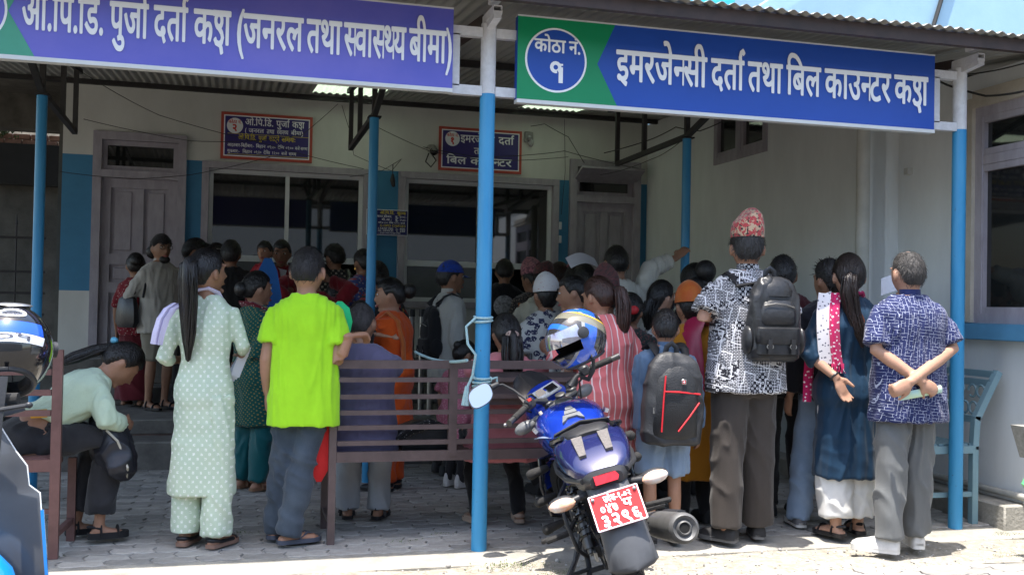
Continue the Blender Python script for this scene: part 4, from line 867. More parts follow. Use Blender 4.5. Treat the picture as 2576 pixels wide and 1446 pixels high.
hp2=onY(25,884,3.62)
helmet('black glossy helmet with blue and white back print sitting on the scooter',HK,BLKG,hp2,frame((-.17,.85,-.48),(-.05,.48,.87)),dec2,sc_=1.06)
# ---------------------------------------------------------------- scooter at the left edge
sct=thing('scooter','dark grey and sky blue scooter cut off by the left edge','scooter',(-.765,3.46,0),math.radians(0))
DG=mat('dark_grey_scooter_plastic',(.075,.078,.085),.32,var=.08,vs_=5,coat=.3); SB=mat('sky_blue_scooter_paint',(.01,.26,.72),.2,var=.03,coat=1.)
def sca(name,m,fn,par=None,**kw): return part(name,m,par or sct,fn,**kw)
# faces the viewer's right: leg shield seen from its rider side edge
sca('leg_shield',DG,lambda m:m.rings([[V(-.30,y+.02,z),V(-.2,y+.05,z),V(0,y+.07,z),V(w*.6,y+.05,z),V(w,y,z),V(w+.004,y-.02,z),V(w*.6,y-.02,z),V(0,y,z),V(-.2,y-.02,z),V(-.29,y-.01,z)] for y,z,w in ((.10,1.05,.04),(.08,.98,.09),(.06,.92,.13),(.05,.875,.165),(.05,.815,.172),(.045,.79,.205),(.03,.74,.212),(.02,.53,.232),(.03,.25,.245))]),angle=25)
sca('shield_edge',ALU,lambda m:m.tube([(.043,.10,1.05),(.093,.07,.98),(.134,.05,.92),(.169,.04,.875),(.176,.04,.815),(.209,.035,.79),(.216,.02,.74)],.0035,6))
sca('blue_trim',SB,lambda m:m.tube([(.216,.02,.74),(.236,.01,.53),(.249,.02,.25)],.010,6))
fdm=MB(); 
for j in range(13):
    a=math.radians(20+j*11); fdm.v+= [tuple(V(x,-.06+.30*math.cos(a)*-1-.02,.30+.30*math.sin(a)*(1-(x/.16)**2*.12))) for x in(-.11,-.06,0,.06,.11)]
sca('front_fender',SB,lambda m:m.rings([[V(-.30,-.03,.64),V(-.30,-.10,.61)]+[V(.13-.40*t,-.05-.06*t,.63-.0*t) for t in(0,)]] if False else [[V(x0+w*math.cos(t)*1.0,-.12+d*math.sin(t),z) for t in [k*math.pi/8 for k in range(16)]] for x0,z,w,d in ((-.15,.75,.05,.03),(-.12,.73,.12,.08),(-.08,.67,.18,.11),(-.05,.60,.215,.13),(-.03,.50,.23,.13),(-.02,.38,.23,.12))]))
def dio(m):
    for w0,w1 in ((.0,.012),):
        pass
    P=[(-.10,.69),(.03,.655),(.13,.57),(.10,.53),(.02,.60),(-.09,.64)]
    m.prism(P,lambda u,v:V(u,-.246,v),lambda u,v:V(u,-.254,v)); m.prism([(.0,.56),(.11,.48),(.16,.40),(.13,.40),(.08,.46),(.0,.52)],lambda u,v:V(u,-.251,v),lambda u,v:V(u,-.256,v))
sca('white_graphic',LETW,dio,smooth=False)
def diot(m):
    vs_,fs_,w,pc=word(list('Dio'),.03)
    for k in range(7):
        a=k*math.pi/3; d=.03 if k<6 else 0
        m.add([V(.02+(x+d*math.cos(a)+q*.25)*.10,-.262-.0003*k-.00004*pc[i],.555-(x*.06)+(q+d*math.sin(a))*.12) for i,(x,q) in enumerate(vs_)],fs_)
sca('fender_lettering',mat('silver_emblem',(.75,.76,.78),.3,metal=.3,var=0),diot,smooth=False,kind='stuff')
sca('front_wheel',RUB,lambda m:m.lathe([(.14,-.05),(.20,-.05),(.22,-.02),(.22,.02),(.20,.05),(.14,.05)],(-.25,-.05,.22),(1,0,0),28))
sca('handlebar',BLKP,lambda m:(m.tube([(-.55,.02,1.06),(-.1,.0,1.07),(.10,-.03,1.085)],[.03,.028,.02],10),))
sca('grip',RUB,lambda m:m.tube([(-.04,-.02,1.08),(.155,-.045,1.09)],[.021,.020],12))
sca('lever',BLKP,lambda m:(m.tube([(.02,-.06,1.06),(.10,-.085,1.06),(.19,-.08,1.075)],[.010,.008,.007],8),m.ell((.19,-.08,1.075),(.012,.010,.010),8,6)))
sca('handlebar_cowl',DG,lambda m:m.ell((-.28,.03,1.06),(.22,.12,.09),16,10))
sca('body',DG,lambda m:m.rings([se(-.32,y,z,w,h,16,2.6) for y,z,w,h in ((.15,.35,.16,.08),(.5,.32,.17,.07),(.75,.45,.15,.2),(1.1,.6,.16,.2),(1.5,.7,.1,.12))]))
sca('dangling_strap',BLKP,lambda m:m.tube([(.11,-.06,1.16),(.105,-.09,1.04),(.10,-.10,.92),(.095,-.10,.83)],.020,6,flat=(.25,1.)))
# ---------------------------------------------------------------- benches
BROWN=mat('brown_enamel_steel',(.115,.08,.076),.5,var=.2,vs_=9,bump=.1); REDBR=mat('red_brown_enamel_steel',(.17,.085,.075),.5,var=.2,vs_=9,bump=.1); TEALB=mat('faded_teal_steel',(.15,.26,.31),.5,col2=(.19,.30,.34),vs_=8)
bn=thing('slatted_bench','long dark brown steel slat bench tied to the middle post, seen from behind','bench',(.60,6.05,0))
BL=1.72
for x in (0,BL*.40+.02,BL): part('back_upright' if x else 'rear_leg',BROWN,bn,lambda m:m.box((x,-.004,.53 if x in(0,BL) else .78),(.042 if x in (0,BL) else .05,.042,1.06 if x in(0,BL) else .56)),smooth=False)
for x in(0,BL): part('front_leg',BROWN,bn,lambda m:m.box((x,.44,.25),(.042,.042,.50)),smooth=False); part('arm_brace',BROWN,bn,lambda m:m.bar((x,.0,.12),(x,.44,.12),.025),smooth=False)
for z,h in ((1.045,.05),(.955,.027),(.855,.027),(.762,.027),(.675,.027),(.585,.027)): part('back_slat',BROWN,bn,lambda m:m.box((BL/2,-.006,z),(BL-.05,.03,h)),smooth=False)
part('back_panel',BROWN,bn,lambda m:m.box((BL*.73,.02,.90),(BL*.50,.012,.20)),smooth=False)
part('seat_frame',BROWN,bn,lambda m:(m.box((BL/2,.0,.505),(BL-.045,.04,.06)),m.box((BL/2,.44,.475),(BL-.045,.04,.05))),smooth=False)
for k in range(6): part('seat_slat',BROWN,bn,lambda m:m.box((BL/2,.05+k*.068,.508),(BL,.042,.022)),smooth=False)
b2=thing('slatted_bench','red brown steel slat bench under the girl in mint knit','bench',(-.88,6.0,0))
for x in(0,-1.5):
    part('rear_leg',REDBR,b2,lambda m:m.box((x,0,.56),(.05,.045,1.12)),smooth=False); part('front_leg',REDBR,b2,lambda m:m.box((x+.03,.42,.24),(.045,.045,.48)),smooth=False); part('leg_rail',REDBR,b2,lambda m:m.bar((x,0,.12),(x+.03,.42,.12),.03),smooth=False)
for z in (1.10,1.0,.89,.78): part('back_slat',REDBR,b2,lambda m:m.box((-.76,0,z),(1.46,.028,.032)),smooth=False)
part('seat_frame',REDBR,b2,lambda m:(m.box((-.75,0,.50),(1.45,.04,.065)),m.box((-.75,.42,.48),(1.45,.04,.05))),smooth=False)
for k in range(6): part('seat_slat',REDBR,b2,lambda m:m.box((-.75,.05+k*.065,.53),(1.5,.042,.018)),smooth=False)
part('foot_rail',REDBR,b2,lambda m:m.bar((-1.5,.02,.25),(-.02,.02,.25),.025),smooth=False)
b3=thing('scrolled_bench','faded teal steel bench with scrolled back against the grey right wall','bench',(4.86,5.86,0))
for y in (0,1.5):
    part('back_leg',TEALB,b3,lambda m:(m.bar((.0,y,0),(.0,y,.52),.045),m.bar((.0,y,.50),(.015,y,.72),.045),m.bar((.012,y,.70),(.19,y,1.02),.045)),smooth=False)
    part('front_leg',TEALB,b3,lambda m:m.bar((-.42,y,0),(-.42,y,.50),.04),smooth=False); part('end_rail',TEALB,b3,lambda m:m.bar((-.42,y,.50),(0,y,.50),.05),smooth=False); part('foot_rail',TEALB,b3,lambda m:m.bar((-.42,y,.20),(0,y,.20),.03),smooth=False)
for z,x in ((1.0,.18),(.94,.15),(.70,.015)): part('back_rail',TEALB,b3,lambda m:m.bar((x,0,z),(x,1.5,z),.03 if z>1 else .045),smooth=False)
for k in range(9): part('seat_slat',TEALB,b3,lambda m:m.bar((-.40+k*.048,0,.53),(-.40+k*.048,1.5,.53),.035,.015),smooth=False)
for k in range(7):
    y=.12+k*.2
    def scroll(m):
        for dz in (.88,.77):
            for sy in(-1,1):
                m.tube([V(.02+(dz-.70)*.55,y+sy*(.042+.038*math.cos(a)),dz+.042*math.sin(a)) for a in [q*math.pi/7 for q in range(13)]],.008,6)
    part('scroll',TEALB,b3,scroll)
# stainless queue stanchions
for k,(px,py) in enumerate(((1057,1045),(1080,1055),(1030,1050))):
    p=gnd(px,py,.36); s=thing('queue_stanchion',['left of the two bright steel queue stanchions behind the brown bench','right of the two bright steel queue stanchions behind the brown bench','steel queue stanchion half hidden behind the orange tunic'][k],'stanchion',p,0,'steel queue stanchions')
    part('tube',STEEL,s,lambda m:m.tube([(0,0,.03),(0,0,.98)],.030,16)); part('base',STEEL,s,lambda m:m.lathe([(.0,0),(.19,0),(.20,.012),(.17,.03),(.05,.045)],(0,0,0),(0,0,1),28)); part('collar',BLKP,s,lambda m:m.tube([(0,0,.93),(0,0,1.0)],.034,14))
tag(part('tie_rope',ROPE,None,lambda m:(m.tube(sag(onY(1045,885,6.6),onY(1175,906,5.79),.03),.009,6),)),'thin grey rope running from behind the orange tunic to the middle post','rope')
# bright bag held at the right edge
bg_=thing('shopping_bag','corner of a grey and green shopping bag at the right edge','bag',onY(2603,1150,4.9))
part('bag_body',mat('grey_check_bag',(.30,.29,.26),.7,var=.2,vs_=40),bg_,lambda m:m.rings([[V(.02,0,.16),V(.25,.0,.17),V(.25,.15,.17),V(.02,.15,.16)],[V(-.035,0,.17),V(.25,0,.17),V(.25,.16,.17),V(-.03,.16,.17)],[V(.03,.0,-.02),V(.25,0,-.02),V(.25,.15,-.02),V(.03,.15,-.02)]]),smooth=False)
part('green_packet',mat('green_packet',(.10,.55,.25),.35,col2=(.55,.6,.1),vs_=8),bg_,lambda m:m.tube([(.03,.02,-.02),(.0,.02,-.09),(-.035,.02,-.16),(-.02,.02,-.2)],[.02,.035,.04,.015],8,flat=(1,.5)))
# ---------------------------------------------------------------- people
def _h(i): 
    i=(i^61)^(i>>16); i=(i*9)&0xffffffff; i=i^(i>>4); i=(i*0x27d4eb2d)&0xffffffff; return (i^(i>>15))
def noise3(P,seed=0):
    P=np.asarray(P,float); I=np.floor(P).astype(np.int64); f=P-I; f=f*f*(3-2*f); r=0
    for dx in(0,1):
        for dy in(0,1):
            for dz in(0,1):
                k=((I[:,0]+dx)*73856093^(I[:,1]+dy)*19349663^(I[:,2]+dz)*83492791^(seed*2654435761))&0xffffffff
                v=_h(k)/4294967295.
                w=(f[:,0] if dx else 1-f[:,0])*(f[:,1] if dy else 1-f[:,1])*(f[:,2] if dz else 1-f[:,2]); r=r+v*w
    return r
def fuse(mb,name,mats,voxel=.01,it=4,fold=None,seed=0,fac=.5):
    me=bpy.data.meshes.new('tmp'); me.from_pydata(mb.v,[],mb.f); me.update()
    bm=bmesh.new(); bm.from_mesh(me); bmesh.ops.recalc_face_normals(bm,faces=bm.faces); bm.to_mesh(me); bm.free()
    o=bpy.data.objects.new('tmp',me); COL.objects.link(o)
    r=o.modifiers.new('r','REMESH'); r.mode='VOXEL'; r.voxel_size=voxel
    if it: s=o.modifiers.new('s','SMOOTH'); s.factor=fac; s.iterations=it
    out=bpy.data.meshes.new_from_object(o.evaluated_get(bpy.context.evaluated_depsgraph_get())); out.name=name
    bpy.data.objects.remove(o); bpy.data.meshes.remove(me)
    if fold:
        n=len(out.vertices); co=np.zeros(n*3); out.vertices.foreach_get('co',co); co=co.reshape(-1,3)
        nr=np.zeros(n*3); out.vertex_normals.foreach_get('vector',nr); nr=nr.reshape(-1,3)
        d=np.zeros(n)
        for amp,sc,ridge,twist in fold:
            P=co*np.array(sc)+np.array([0,0,0]); 
            if twist: P=P+np.stack([co[:,2]*twist*np.sin(co[:,0]*9+seed),co[:,2]*0,co[:,0]*twist*2],1)
            w=noise3(co*4+7,seed+5)-.5; P=P+w[:,None]*1.2
            v=noise3(P,seed); v=(1-np.abs(2*v-1))**2 if ridge else v
            d+=amp*(v-.4)
        co=co+nr*d[:,None]; out.vertices.foreach_set('co',co.ravel())
    out.materials.clear()
    for m in (mats if isinstance(mats,(list,tuple)) else [mats]): out.materials.append(m)
    out.polygons.foreach_set('use_smooth',[True]*len(out.polygons)); out.update()
    return out
SK=[mat('skin_tone_%d'%i,c,.5,col2=tuple(x*.82 for x in c),vs_=18,bump=.12,bs=160,spec=.35) for i,c in enumerate([(.36,.19,.12),(.27,.14,.085),(.44,.25,.17)])]
def hairm(name,c,r=.38):
    m=mat(name,c,r,var=.35,vs_=60,bump=.9,bs=170,stretch=(1,1,.10),spec=.5); return m
HAIR=hairm('black_hair',(.010,.008,.008)); HAIRB=hairm('brown_hennaed_hair',(.055,.020,.012)); HAIRG=hairm('greying_short_hair',(.055,.05,.047),.6); HAIRS=hairm('shaved_stubble_hair',(.050,.042,.04),.7)
def fab(name,c,rough=.85,var=.06,sheen=.15,bump=.25,c2=None,vs_=10,crease=.5):
    if name in MATS: return MATS[name]
    m=mat(name,c,rough,var=var,vs_=vs_,bump=bump,bs=260,spec=.2,sheen=sheen,col2=c2); N,L,b=nodes(m)
    b1=b.inputs['Normal'].links[0].from_node; tc=N.new('ShaderNodeTexCoord'); mp=N.new('ShaderNodeMapping'); mp.inputs['Scale'].default_value=(1,1,.62); mp.inputs['Rotation'].default_value=(.3,.5,.2); L.new(tc.outputs['Object'],mp.inputs[0])
    n=N.new('ShaderNodeTexNoise'); n.noise_type='RIDGED_MULTIFRACTAL'; n.inputs['Scale'].default_value=5.5; n.inputs['Detail'].default_value=3; n.inputs['Distortion'].default_value=.6; L.new(mp.outputs[0],n.inputs['Vector'])
    b2=N.new('ShaderNodeBump'); b2.inputs['Strength'].default_value=crease; b2.inputs['Distance'].default_value=.012; L.new(n.outputs[0],b2.inputs['Height']); L.new(b2.outputs[0],b1.inputs['Normal']); return m
def patt(name,base,build,rough=.85,bump=.2):
    m=fab(name,base,rough,bump=bump,var=.0001); N,L,b=nodes(m); tc=N.new('ShaderNodeTexCoord'); mp=N.new('ShaderNodeMapping'); mp.inputs['Rotation'].default_value=(-math.pi/2,0,0); L.new(tc.outputs['Object'],mp.inputs[0])
    def mix(f,a,c):
        x=N.new('ShaderNodeMix'); x.data_type='RGBA'; L.new(f,x.inputs[0])
        for s,v in((6,a),(7,c)):
            if isinstance(v,tuple): x.inputs[s].default_value=(*v,1)
            else: L.new(v,x.inputs[s])
        return x.outputs[2]
    def math_(op,a,c=None):
        x=N.new('ShaderNodeMath'); x.operation=op
        for s,v in((0,a),(1,c)):
            if v is None: continue
            if isinstance(v,(int,float)): x.inputs[s].default_value=v
            else: L.new(v,x.inputs[s])
        return x.outputs[0]
    def tex(kind,scale=1.,rot=0,sc=(1,1,1),**kw):
        q=N.new('ShaderNodeMapping'); q.inputs['Rotation'].default_value=(0,0,rot); q.inputs['Scale'].default_value=sc; L.new(mp.outputs[0],q.inputs[0])
        t=N.new(kind); L.new(q.outputs[0],t.inputs['Vector'])
        for k,v in kw.items():
            if hasattr(t,k): setattr(t,k,v)
            else: t.inputs[k.replace('_',' ')].default_value=v
        if 'Scale' in t.inputs: t.inputs['Scale'].default_value=scale
        return t
    L.new(build(N,L,mix,math_,tex,mp),b.inputs['Base Color']); return m
def vor(tex,scale,rot=0,sc=(1,1,1),metric='EUCLIDEAN',rnd=0.,feature='F1',dim='2D'):
    t=tex('ShaderNodeTexVoronoi',scale,rot,sc); t.voronoi_dimensions=dim; t.feature=feature; t.distance=metric; t.inputs['Randomness'].default_value=rnd; return t
def M_motif(N,L,mix,ma,tex,mp):
    a=vor(tex,29,math.pi/4,(1.1,.95,1),'MANHATTAN').outputs['Distance']; g=ma('LESS_THAN',a,.30); n=tex('ShaderNodeTexNoise',210).outputs[0]; g=ma('MULTIPLY',g,ma('GREATER_THAN',n,.47))
    n2=tex('ShaderNodeTexNoise',6).outputs[0]; base=mix(n2,(.44,.55,.43),(.50,.57,.43)); return mix(g,base,(.74,.77,.71))
def M_stripe(N,L,mix,ma,tex,mp):
    s=N.new('ShaderNodeSeparateXYZ'); L.new(mp.outputs[0],s.inputs[0]); n=tex('ShaderNodeTexNoise',7).outputs[0]
    x=ma('FRACT',ma('ADD',ma('MULTIPLY',s.outputs[0],23.),ma('MULTIPLY',n,.5))); g=ma('LESS_THAN',x,.17); return mix(g,(.66,.17,.17),(.80,.62,.60))
def M_floral(N,L,mix,ma,tex,mp):
    v=vor(tex,17,0,(1,1,1),rnd=1.); d=v.outputs['Distance']; n=tex('ShaderNodeTexNoise',38).outputs[0]; g=ma('LESS_THAN',ma('ADD',d,ma('MULTIPLY',n,.55)),.63)
    n2=tex('ShaderNodeTexNoise',75).outputs[0]; g=ma('MULTIPLY',g,ma('GREATER_THAN',n2,.40)); return mix(g,(.42,.42,.40),(.022,.025,.065))
def M_patch(N,L,mix,ma,tex,mp):
    big=vor(tex,12.5,.25,(1,.8,1),'CHEBYCHEV',1.); sel=N.new('ShaderNodeSeparateColor'); L.new(big.outputs['Color'],sel.inputs[0])
    a=vor(tex,42,math.pi/4,(1,1,1),'MANHATTAN',0.).outputs['Distance']; A=ma('LESS_THAN',ma('ABSOLUTE',ma('SUBTRACT',a,.30)),.10)
    w=tex('ShaderNodeTexChecker',80,.785).outputs['Fac']; n=tex('ShaderNodeTexNoise',55).outputs[0]; B=ma('GREATER_THAN',n,.52)
    dd=big.outputs['Distance']; rim=ma('LESS_THAN',ma('ABSOLUTE',ma('SUBTRACT',dd,.40)),.03); dia=vor(tex,9.5,0,(1,.8,1),'CHEBYCHEV',.75)
    br=tex('ShaderNodeTexBrick',28); br.inputs['Mortar Size'].default_value=.03; 
    m1=mix(ma('GREATER_THAN',sel.outputs[0],.45),mix(B,(.02,.02,.028),(.50,.50,.52)),mix(A,(.015,.015,.022),(.62,.62,.64))); m2=mix(ma('GREATER_THAN',sel.outputs[1],.62),m1,mix(w,(.03,.03,.04),(.45,.45,.48)))
    m3=mix(ma('GREATER_THAN',sel.outputs[2],.70),m2,mix(br.outputs['Fac'],(.02,.02,.03),(.6,.6,.62))); return mix(rim,m3,(.66,.66,.68))
def M_polo(N,L,mix,ma,tex,mp):
    def bk(s,rot,off,sq):
        b=tex('ShaderNodeTexBrick',s,rot,(1,1.05,1)); b.inputs['Mortar Size'].default_value=.022; b.inputs['Mortar Smooth'].default_value=.1; b.offset=off; b.squash=sq; b.squash_frequency=3; b.inputs['Brick Width'].default_value=.8; b.inputs['Row Height'].default_value=.45; return b.outputs['Fac']
    n=tex('ShaderNodeTexNoise',17).outputs[0]; n2=tex('ShaderNodeTexNoise',60).outputs[0]; h=ma('GREATER_THAN',n,.5)
    g=ma('ADD',ma('MULTIPLY',bk(24,.10,.37,1.6),h),ma('MULTIPLY',bk(26,1.67,.3,1.4),ma('SUBTRACT',1.,h))); g=ma('MULTIPLY',g,ma('GREATER_THAN',n2,.40)); return mix(g,(.014,.021,.085),(.40,.43,.54))
def spots(base,c1,s,th,c2=None,rnd=1.):
    def f(N,L,mix,ma,tex,mp):
        v=vor(tex,s,.6,(1,1,1),rnd=rnd); n=tex('ShaderNodeTexNoise',s*2.).outputs[0]; g=ma('LESS_THAN',ma('ADD',v.outputs['Distance'],ma('MULTIPLY',n,.3)),th)
        col=c1
        if c2:
            sc=N.new('ShaderNodeSeparateColor'); L.new(v.outputs['Color'],sc.inputs[0]); col=mix(ma('GREATER_THAN',sc.outputs[0],.5),c1,c2)
        return mix(g,base,col)
    return f
TOPI=patt('dhaka_weave',(.3,.1,.1),lambda N,L,mix,ma,tex,mp:mix(ma('GREATER_THAN',tex('ShaderNodeTexNoise',42).outputs[0],.50),mix(ma('GREATER_THAN',tex('ShaderNodeTexNoise',60).outputs[0],.55),(.42,.30,.20),(.04,.03,.03)),(.36,.05,.055)),.8)
TOPI2=patt('dark_dhaka_weave',(.12,.05,.05),lambda N,L,mix,ma,tex,mp:mix(ma('GREATER_THAN',tex('ShaderNodeTexBrick',30).outputs['Fac'],.5),mix(ma('GREATER_THAN',tex('ShaderNodeTexNoise',50).outputs[0],.5),(.10,.03,.035),(.025,.02,.022)),(.22,.10,.09)),.85)
DENIM=fab('washed_denim',(.07,.12,.20),c2=(.13,.20,.30),vs_=6); DENIML=fab('light_denim',(.17,.24,.34),c2=(.24,.31,.41),vs_=7); JEAND=fab('dark_jeans',(.030,.042,.060),c2=(.065,.085,.11),vs_=5); BLK=fab('black_cotton',(.012,.012,.014)); WHITEF=fab('white_cotton',(.70,.69,.66)); 
def headpt(u,v,k=0.):
    sx=math.sin(u)*math.cos(v); sy=math.cos(u)*math.cos(v); sz=math.sin(v)
    lo=max(0.,-sz)
    x=sx*(.0745+k)*(1-.34*lo**1.6); y=sy*((.093 if sy>0 else .100)+k)*(1-(.10 if sy>0 else .42)*lo**1.5); z=sz*(.118 if sz>0 else .116)+sz*k
    if sy>0 and lo>0: y+=.012*lo*(1-lo)*2
    return V(x,y,z)
def bez(a,b,c,n=6): return [V(*a)*(1-t)**2+V(*b)*2*t*(1-t)+V(*c)*t*t for t in [k/n for k in range(n+1)]]
def hand(m,w,d,nrm,side,curl=.35,s=1.,spread=.10):
    """w wrist, d finger direction, nrm palm normal, side +1 right -1 left"""
    w=V(*w); d=V(*d).normalized(); n=V(*nrm); n=(n-d*n.dot(d)).normalized(); x=d.cross(n)*side   # x points to the thumb side
    pl=.092*s
    m.tube([w-d*.02,w+d*.02*s,w+d*pl*.55,w+d*pl],[.026*s,.032*s,.041*s,.040*s],10,flat=[(.72,1.)]+[(.45,1.)]*3,up=n,round_=True)
    for k,(o,L) in enumerate(((.030,.070),(.010,.078),(-.010,.073),(-.029,.057))):
        b=w+d*(pl-.008)+x*o*s; a=spread*(1.5-k)*.5; dd=(d*math.cos(a)+x*math.sin(a)); p=[b]; c=0
        for f in (.42,.32,.26):
            c+=curl*(1. if f<.4 else .7); q=dd*math.cos(c)+n*math.sin(c); p.append(p[-1]+q*L*f*s)
        m.tube([w+d*pl*.7+x*o*.9*s]+p,[.011*s,.0105*s,.0098*s,.009*s,.0078*s],7,round_=True)
    t0=w+d*.02*s+x*.022*s; td=(d*.55+x*.75+n*.35).normalized(); t2=(d*.85+x*.25+n*.4).normalized()
    m.tube([t0,t0+td*.035*s,t0+td*.035*s+t2*.03*s,t0+td*.035*s+t2*.055*s],[.017*s,.0145*s,.0125*s,.010*s],7,round_=True)
TM=[(.465,.088,.060),(.50,.098,.067),(.54,.100,.068),(.58,.096,.062),(.63,.095,.060),(.69,.105,.065),(.745,.113,.068),(.785,.116,.062),(.807,.108,.054),(.826,.082,.046),(.848,.048,.038)]
TF=[(.465,.090,.064),(.50,.104,.074),(.54,.104,.074),(.58,.092,.064),(.63,.082,.058),(.69,.092,.066),(.745,.100,.071),(.785,.103,.060),(.806,.096,.051),(.825,.074,.043),(.848,.043,.035)]
PEOPLE=[]
def person(label,loc,rz,H,female=False,bw=1.,skin=0,lean=0.,roll=0.,la=None,ra=None,lh=None,rh=None,head=(0,0),legs=None,seat=None,
           top=None,bot=None,shoes=None,hair=None,face=False,fine=False,hat=None,extra=None,curl=(.35,.35),group=None,hscale=1.,child=False,cat='person'):
    P=thing('person',label,cat,loc,rz,group); S=H/1.70
    vx=.0076 if fine else .0138; T=TF if female else TM
    zp=.53*H if seat is None else seat+.10*S
    dz0=zp-.53*H
    piv=V(0,0,zp)
    def bend(p):
        p=V(*p); 
        t=min(1,max(0,(p.z-zp)/(.13*H))); t=t*t*(3-2*t)
        R=Matrix.Rotation(-lean*t,3,'X')@Matrix.Rotation(roll*t,3,'Y'); return piv+R@(p-piv)
    def up(x,y,z): return bend((x,y,z*H+dz0))
    hs=S**.55*hscale*1.13 if not child else hscale
    neck0=up(0,-.008,.845); neckd=(up(0,0,.9)-up(0,0,.85)).normalized()
    HRr=Matrix.Rotation(-lean*.55,3,'X')@Matrix.Rotation(head[0],3,'Z')@Matrix.Rotation(-head[1],3,'X')
    hc=neck0+neckd*(.030*S)+HRr@V(0,.012,.085)*hs if not child else neck0+neckd*(.03*S)+HRr@V(0,.012,.10)*hs
    def hd(p): return hc+HRr@(V(*p)*hs)
    shw=(.098 if female else .108)*H*bw
    sh={-1:up(-shw,0,.790),1:up(shw,0,.790)}
    # default arms
    def dflt(s): return up(s*(.125*H*bw),-.03,.635),up(s*(.135*H*bw),.03,.49)
    arms={}
    for s,spec in((-1,la),(1,ra)):
        e,w=dflt(s) if spec is None else (V(*spec[0]),V(*spec[1])); arms[s]=(sh[s],e,w)
    # legs
    lg={}
    for s in(-1,1):
        if legs is not None: hp_,kn,an,toe=[V(*q) for q in legs[0 if s<0 else 1]]
        else: hp_=V(s*.052*H,0,.50*H); kn=V(s*.056*H,.02*S,.275*H); an=V(s*.055*H,-.02,.05*H); toe=V(s*.06*H,.17*S,.012)
        lg[s]=(hp_,kn,an,toe)
    # ---- body
    m=MB()
    m.rings([[bend((x,y,z*H+dz0)) for x,y in [((w*H*bw*.89)*math.copysign(abs(math.cos(a))**.85,math.cos(a)),(d*H*bw*.89)*math.copysign(abs(math.sin(a))**.85,math.sin(a))-.006) for a in [k*math.pi/8 for k in range(16)]]] for z,w,d in T])
    m.tube([up(0,-.012,.825),neck0+neckd*.03*S,hc+HRr@V(0,-.012,-.05)*hs],[.056*S,(.050 if female else .056)*S,.052*hs],12)
    nu,nv=20,14
    m.rings([[hd(headpt(2*math.pi*i/nu,-1.5+3.0*j/nv)) for i in range(nu)] for j in range(nv+1)])
    m.tube([hd((0,.086,.022)),hd((0,.101,-.005)),hd((0,.111,-.026)),hd((0,.094,-.036))],[.008*hs,.010*hs,.013*hs,.010*hs],8,round_=True)
    for s in(-1,1):
        m.ell(hd((s*.079,-.008,-.006)),(.011*hs,.021*hs,.033*hs),8,6,HRr@Matrix.Rotation(s*.35,3,'Z')); m.ell(hd((s*.03,.086,.034)),(.022*hs,.010*hs,.008*hs),8,5,HRr)
    m.ell(hd((0,.088,-.062)),(.024*hs,.012*hs,.009*hs),8,5,HRr); m.ell(hd((0,.078,-.098)),(.022*hs,.016*hs,.014*hs),8,5,HRr)
    ar=1. if not female else .88
    for s in(-1,1):
        a,e,w=arms[s]; hdv=(lh if s<0 else rh); q=ar*S*bw**.5
        m.tube([a.lerp(V(0,a.y,a.z),.25),a,a.lerp(e,.5),e,e.lerp(w,.35),e.lerp(w,.75),w],[.032*q,.036*q,.038*q,.036*q,.037*q,.030*q,.025*q],10,round_=True)
        d=(w-e).normalized() if not hdv else V(*hdv[0]); n=V(-s,.2,0) if not hdv else V(*hdv[1])
        if abs(d.normalized().dot(n.normalized()))>.95: n=V(0,1,0)
        hand(m,w,d,n,s,curl[0 if s<0 else 1],S**.8)
    for s in(-1,1):
        h_,k_,a_,t_=lg[s]
        m.tube([h_+V(0,0,.03),h_,h_.lerp(k_,.5),k_,k_.lerp(a_,.35),k_.lerp(a_,.75),a_],[.07*S,.078*S,.066*S,.052*S,.052*S,.037*S,.034*S],10,round_=True)
        fd_=(t_-a_); fd_.z=0; fd_.normalize(); up_=V(0,0,1)
        heel=V(a_.x,a_.y,t_.z+.025)-fd_*.035*S
        m.tube([a_,a_.lerp(heel,.5)+fd_*.01],[.034*S,.034*S],8,round_=True)
        m.tube([heel,heel+fd_*.09*S+V(0,0,.012),t_+V(0,0,.018)-fd_*.03,t_+V(0,0,.012)],[.030*S,.034*S,.036*S,.022*S],8,flat=(.8,1.15),up=(0,0,1),round_=True)
    link('body',fuse(m,'body',SK[skin],vx,3),P)
    # ---- face pieces
    if face:
        for s in(-1,1):
            ey=MB().ell(hd((s*.031,.083,.014)),(.014*hs,.008*hs,.0072*hs),10,6,HRr).build('eye',mat('eye_white',(.62,.58,.54),.3,var=0),P); MB().ell(hd((s*.031+.002,.0895,.014)),(.0068*hs,.004*hs,.0068*hs),10,6,HRr).build('iris',mat('dark_iris',(.012,.008,.006),.2,var=0),ey)
            MB().tube([hd((s*.014,.095,.034)),hd((s*.033,.093,.042)),hd((s*.052,.078,.036))],[.003*hs,.0042*hs,.002*hs],6).build('eyebrow',HAIR,P)
        MB().tube([hd((-.026,.084,-.060)),hd((-.012,.097,-.060 if face!=2 else -.064)),hd((.0,.100,-.062 if face!=2 else -.068)),hd((.012,.097,-.060 if face!=2 else -.064)),hd((.026,.084,-.060))],[.003*hs,.007*hs,.008*hs,.007*hs,.003*hs],6).build('lips',mat('lips',(.30,.075,.065) if female else (.22,.09,.07),.4,var=0),P)
        if face==2: MB().tube([hd((-.018,.096,-.061)),hd((0,.1045,-.064)),hd((.018,.096,-.061))],[.002*hs,.0055*hs,.002*hs],6).build('teeth',mat('teeth',(.75,.72,.66),.3,var=0),P)
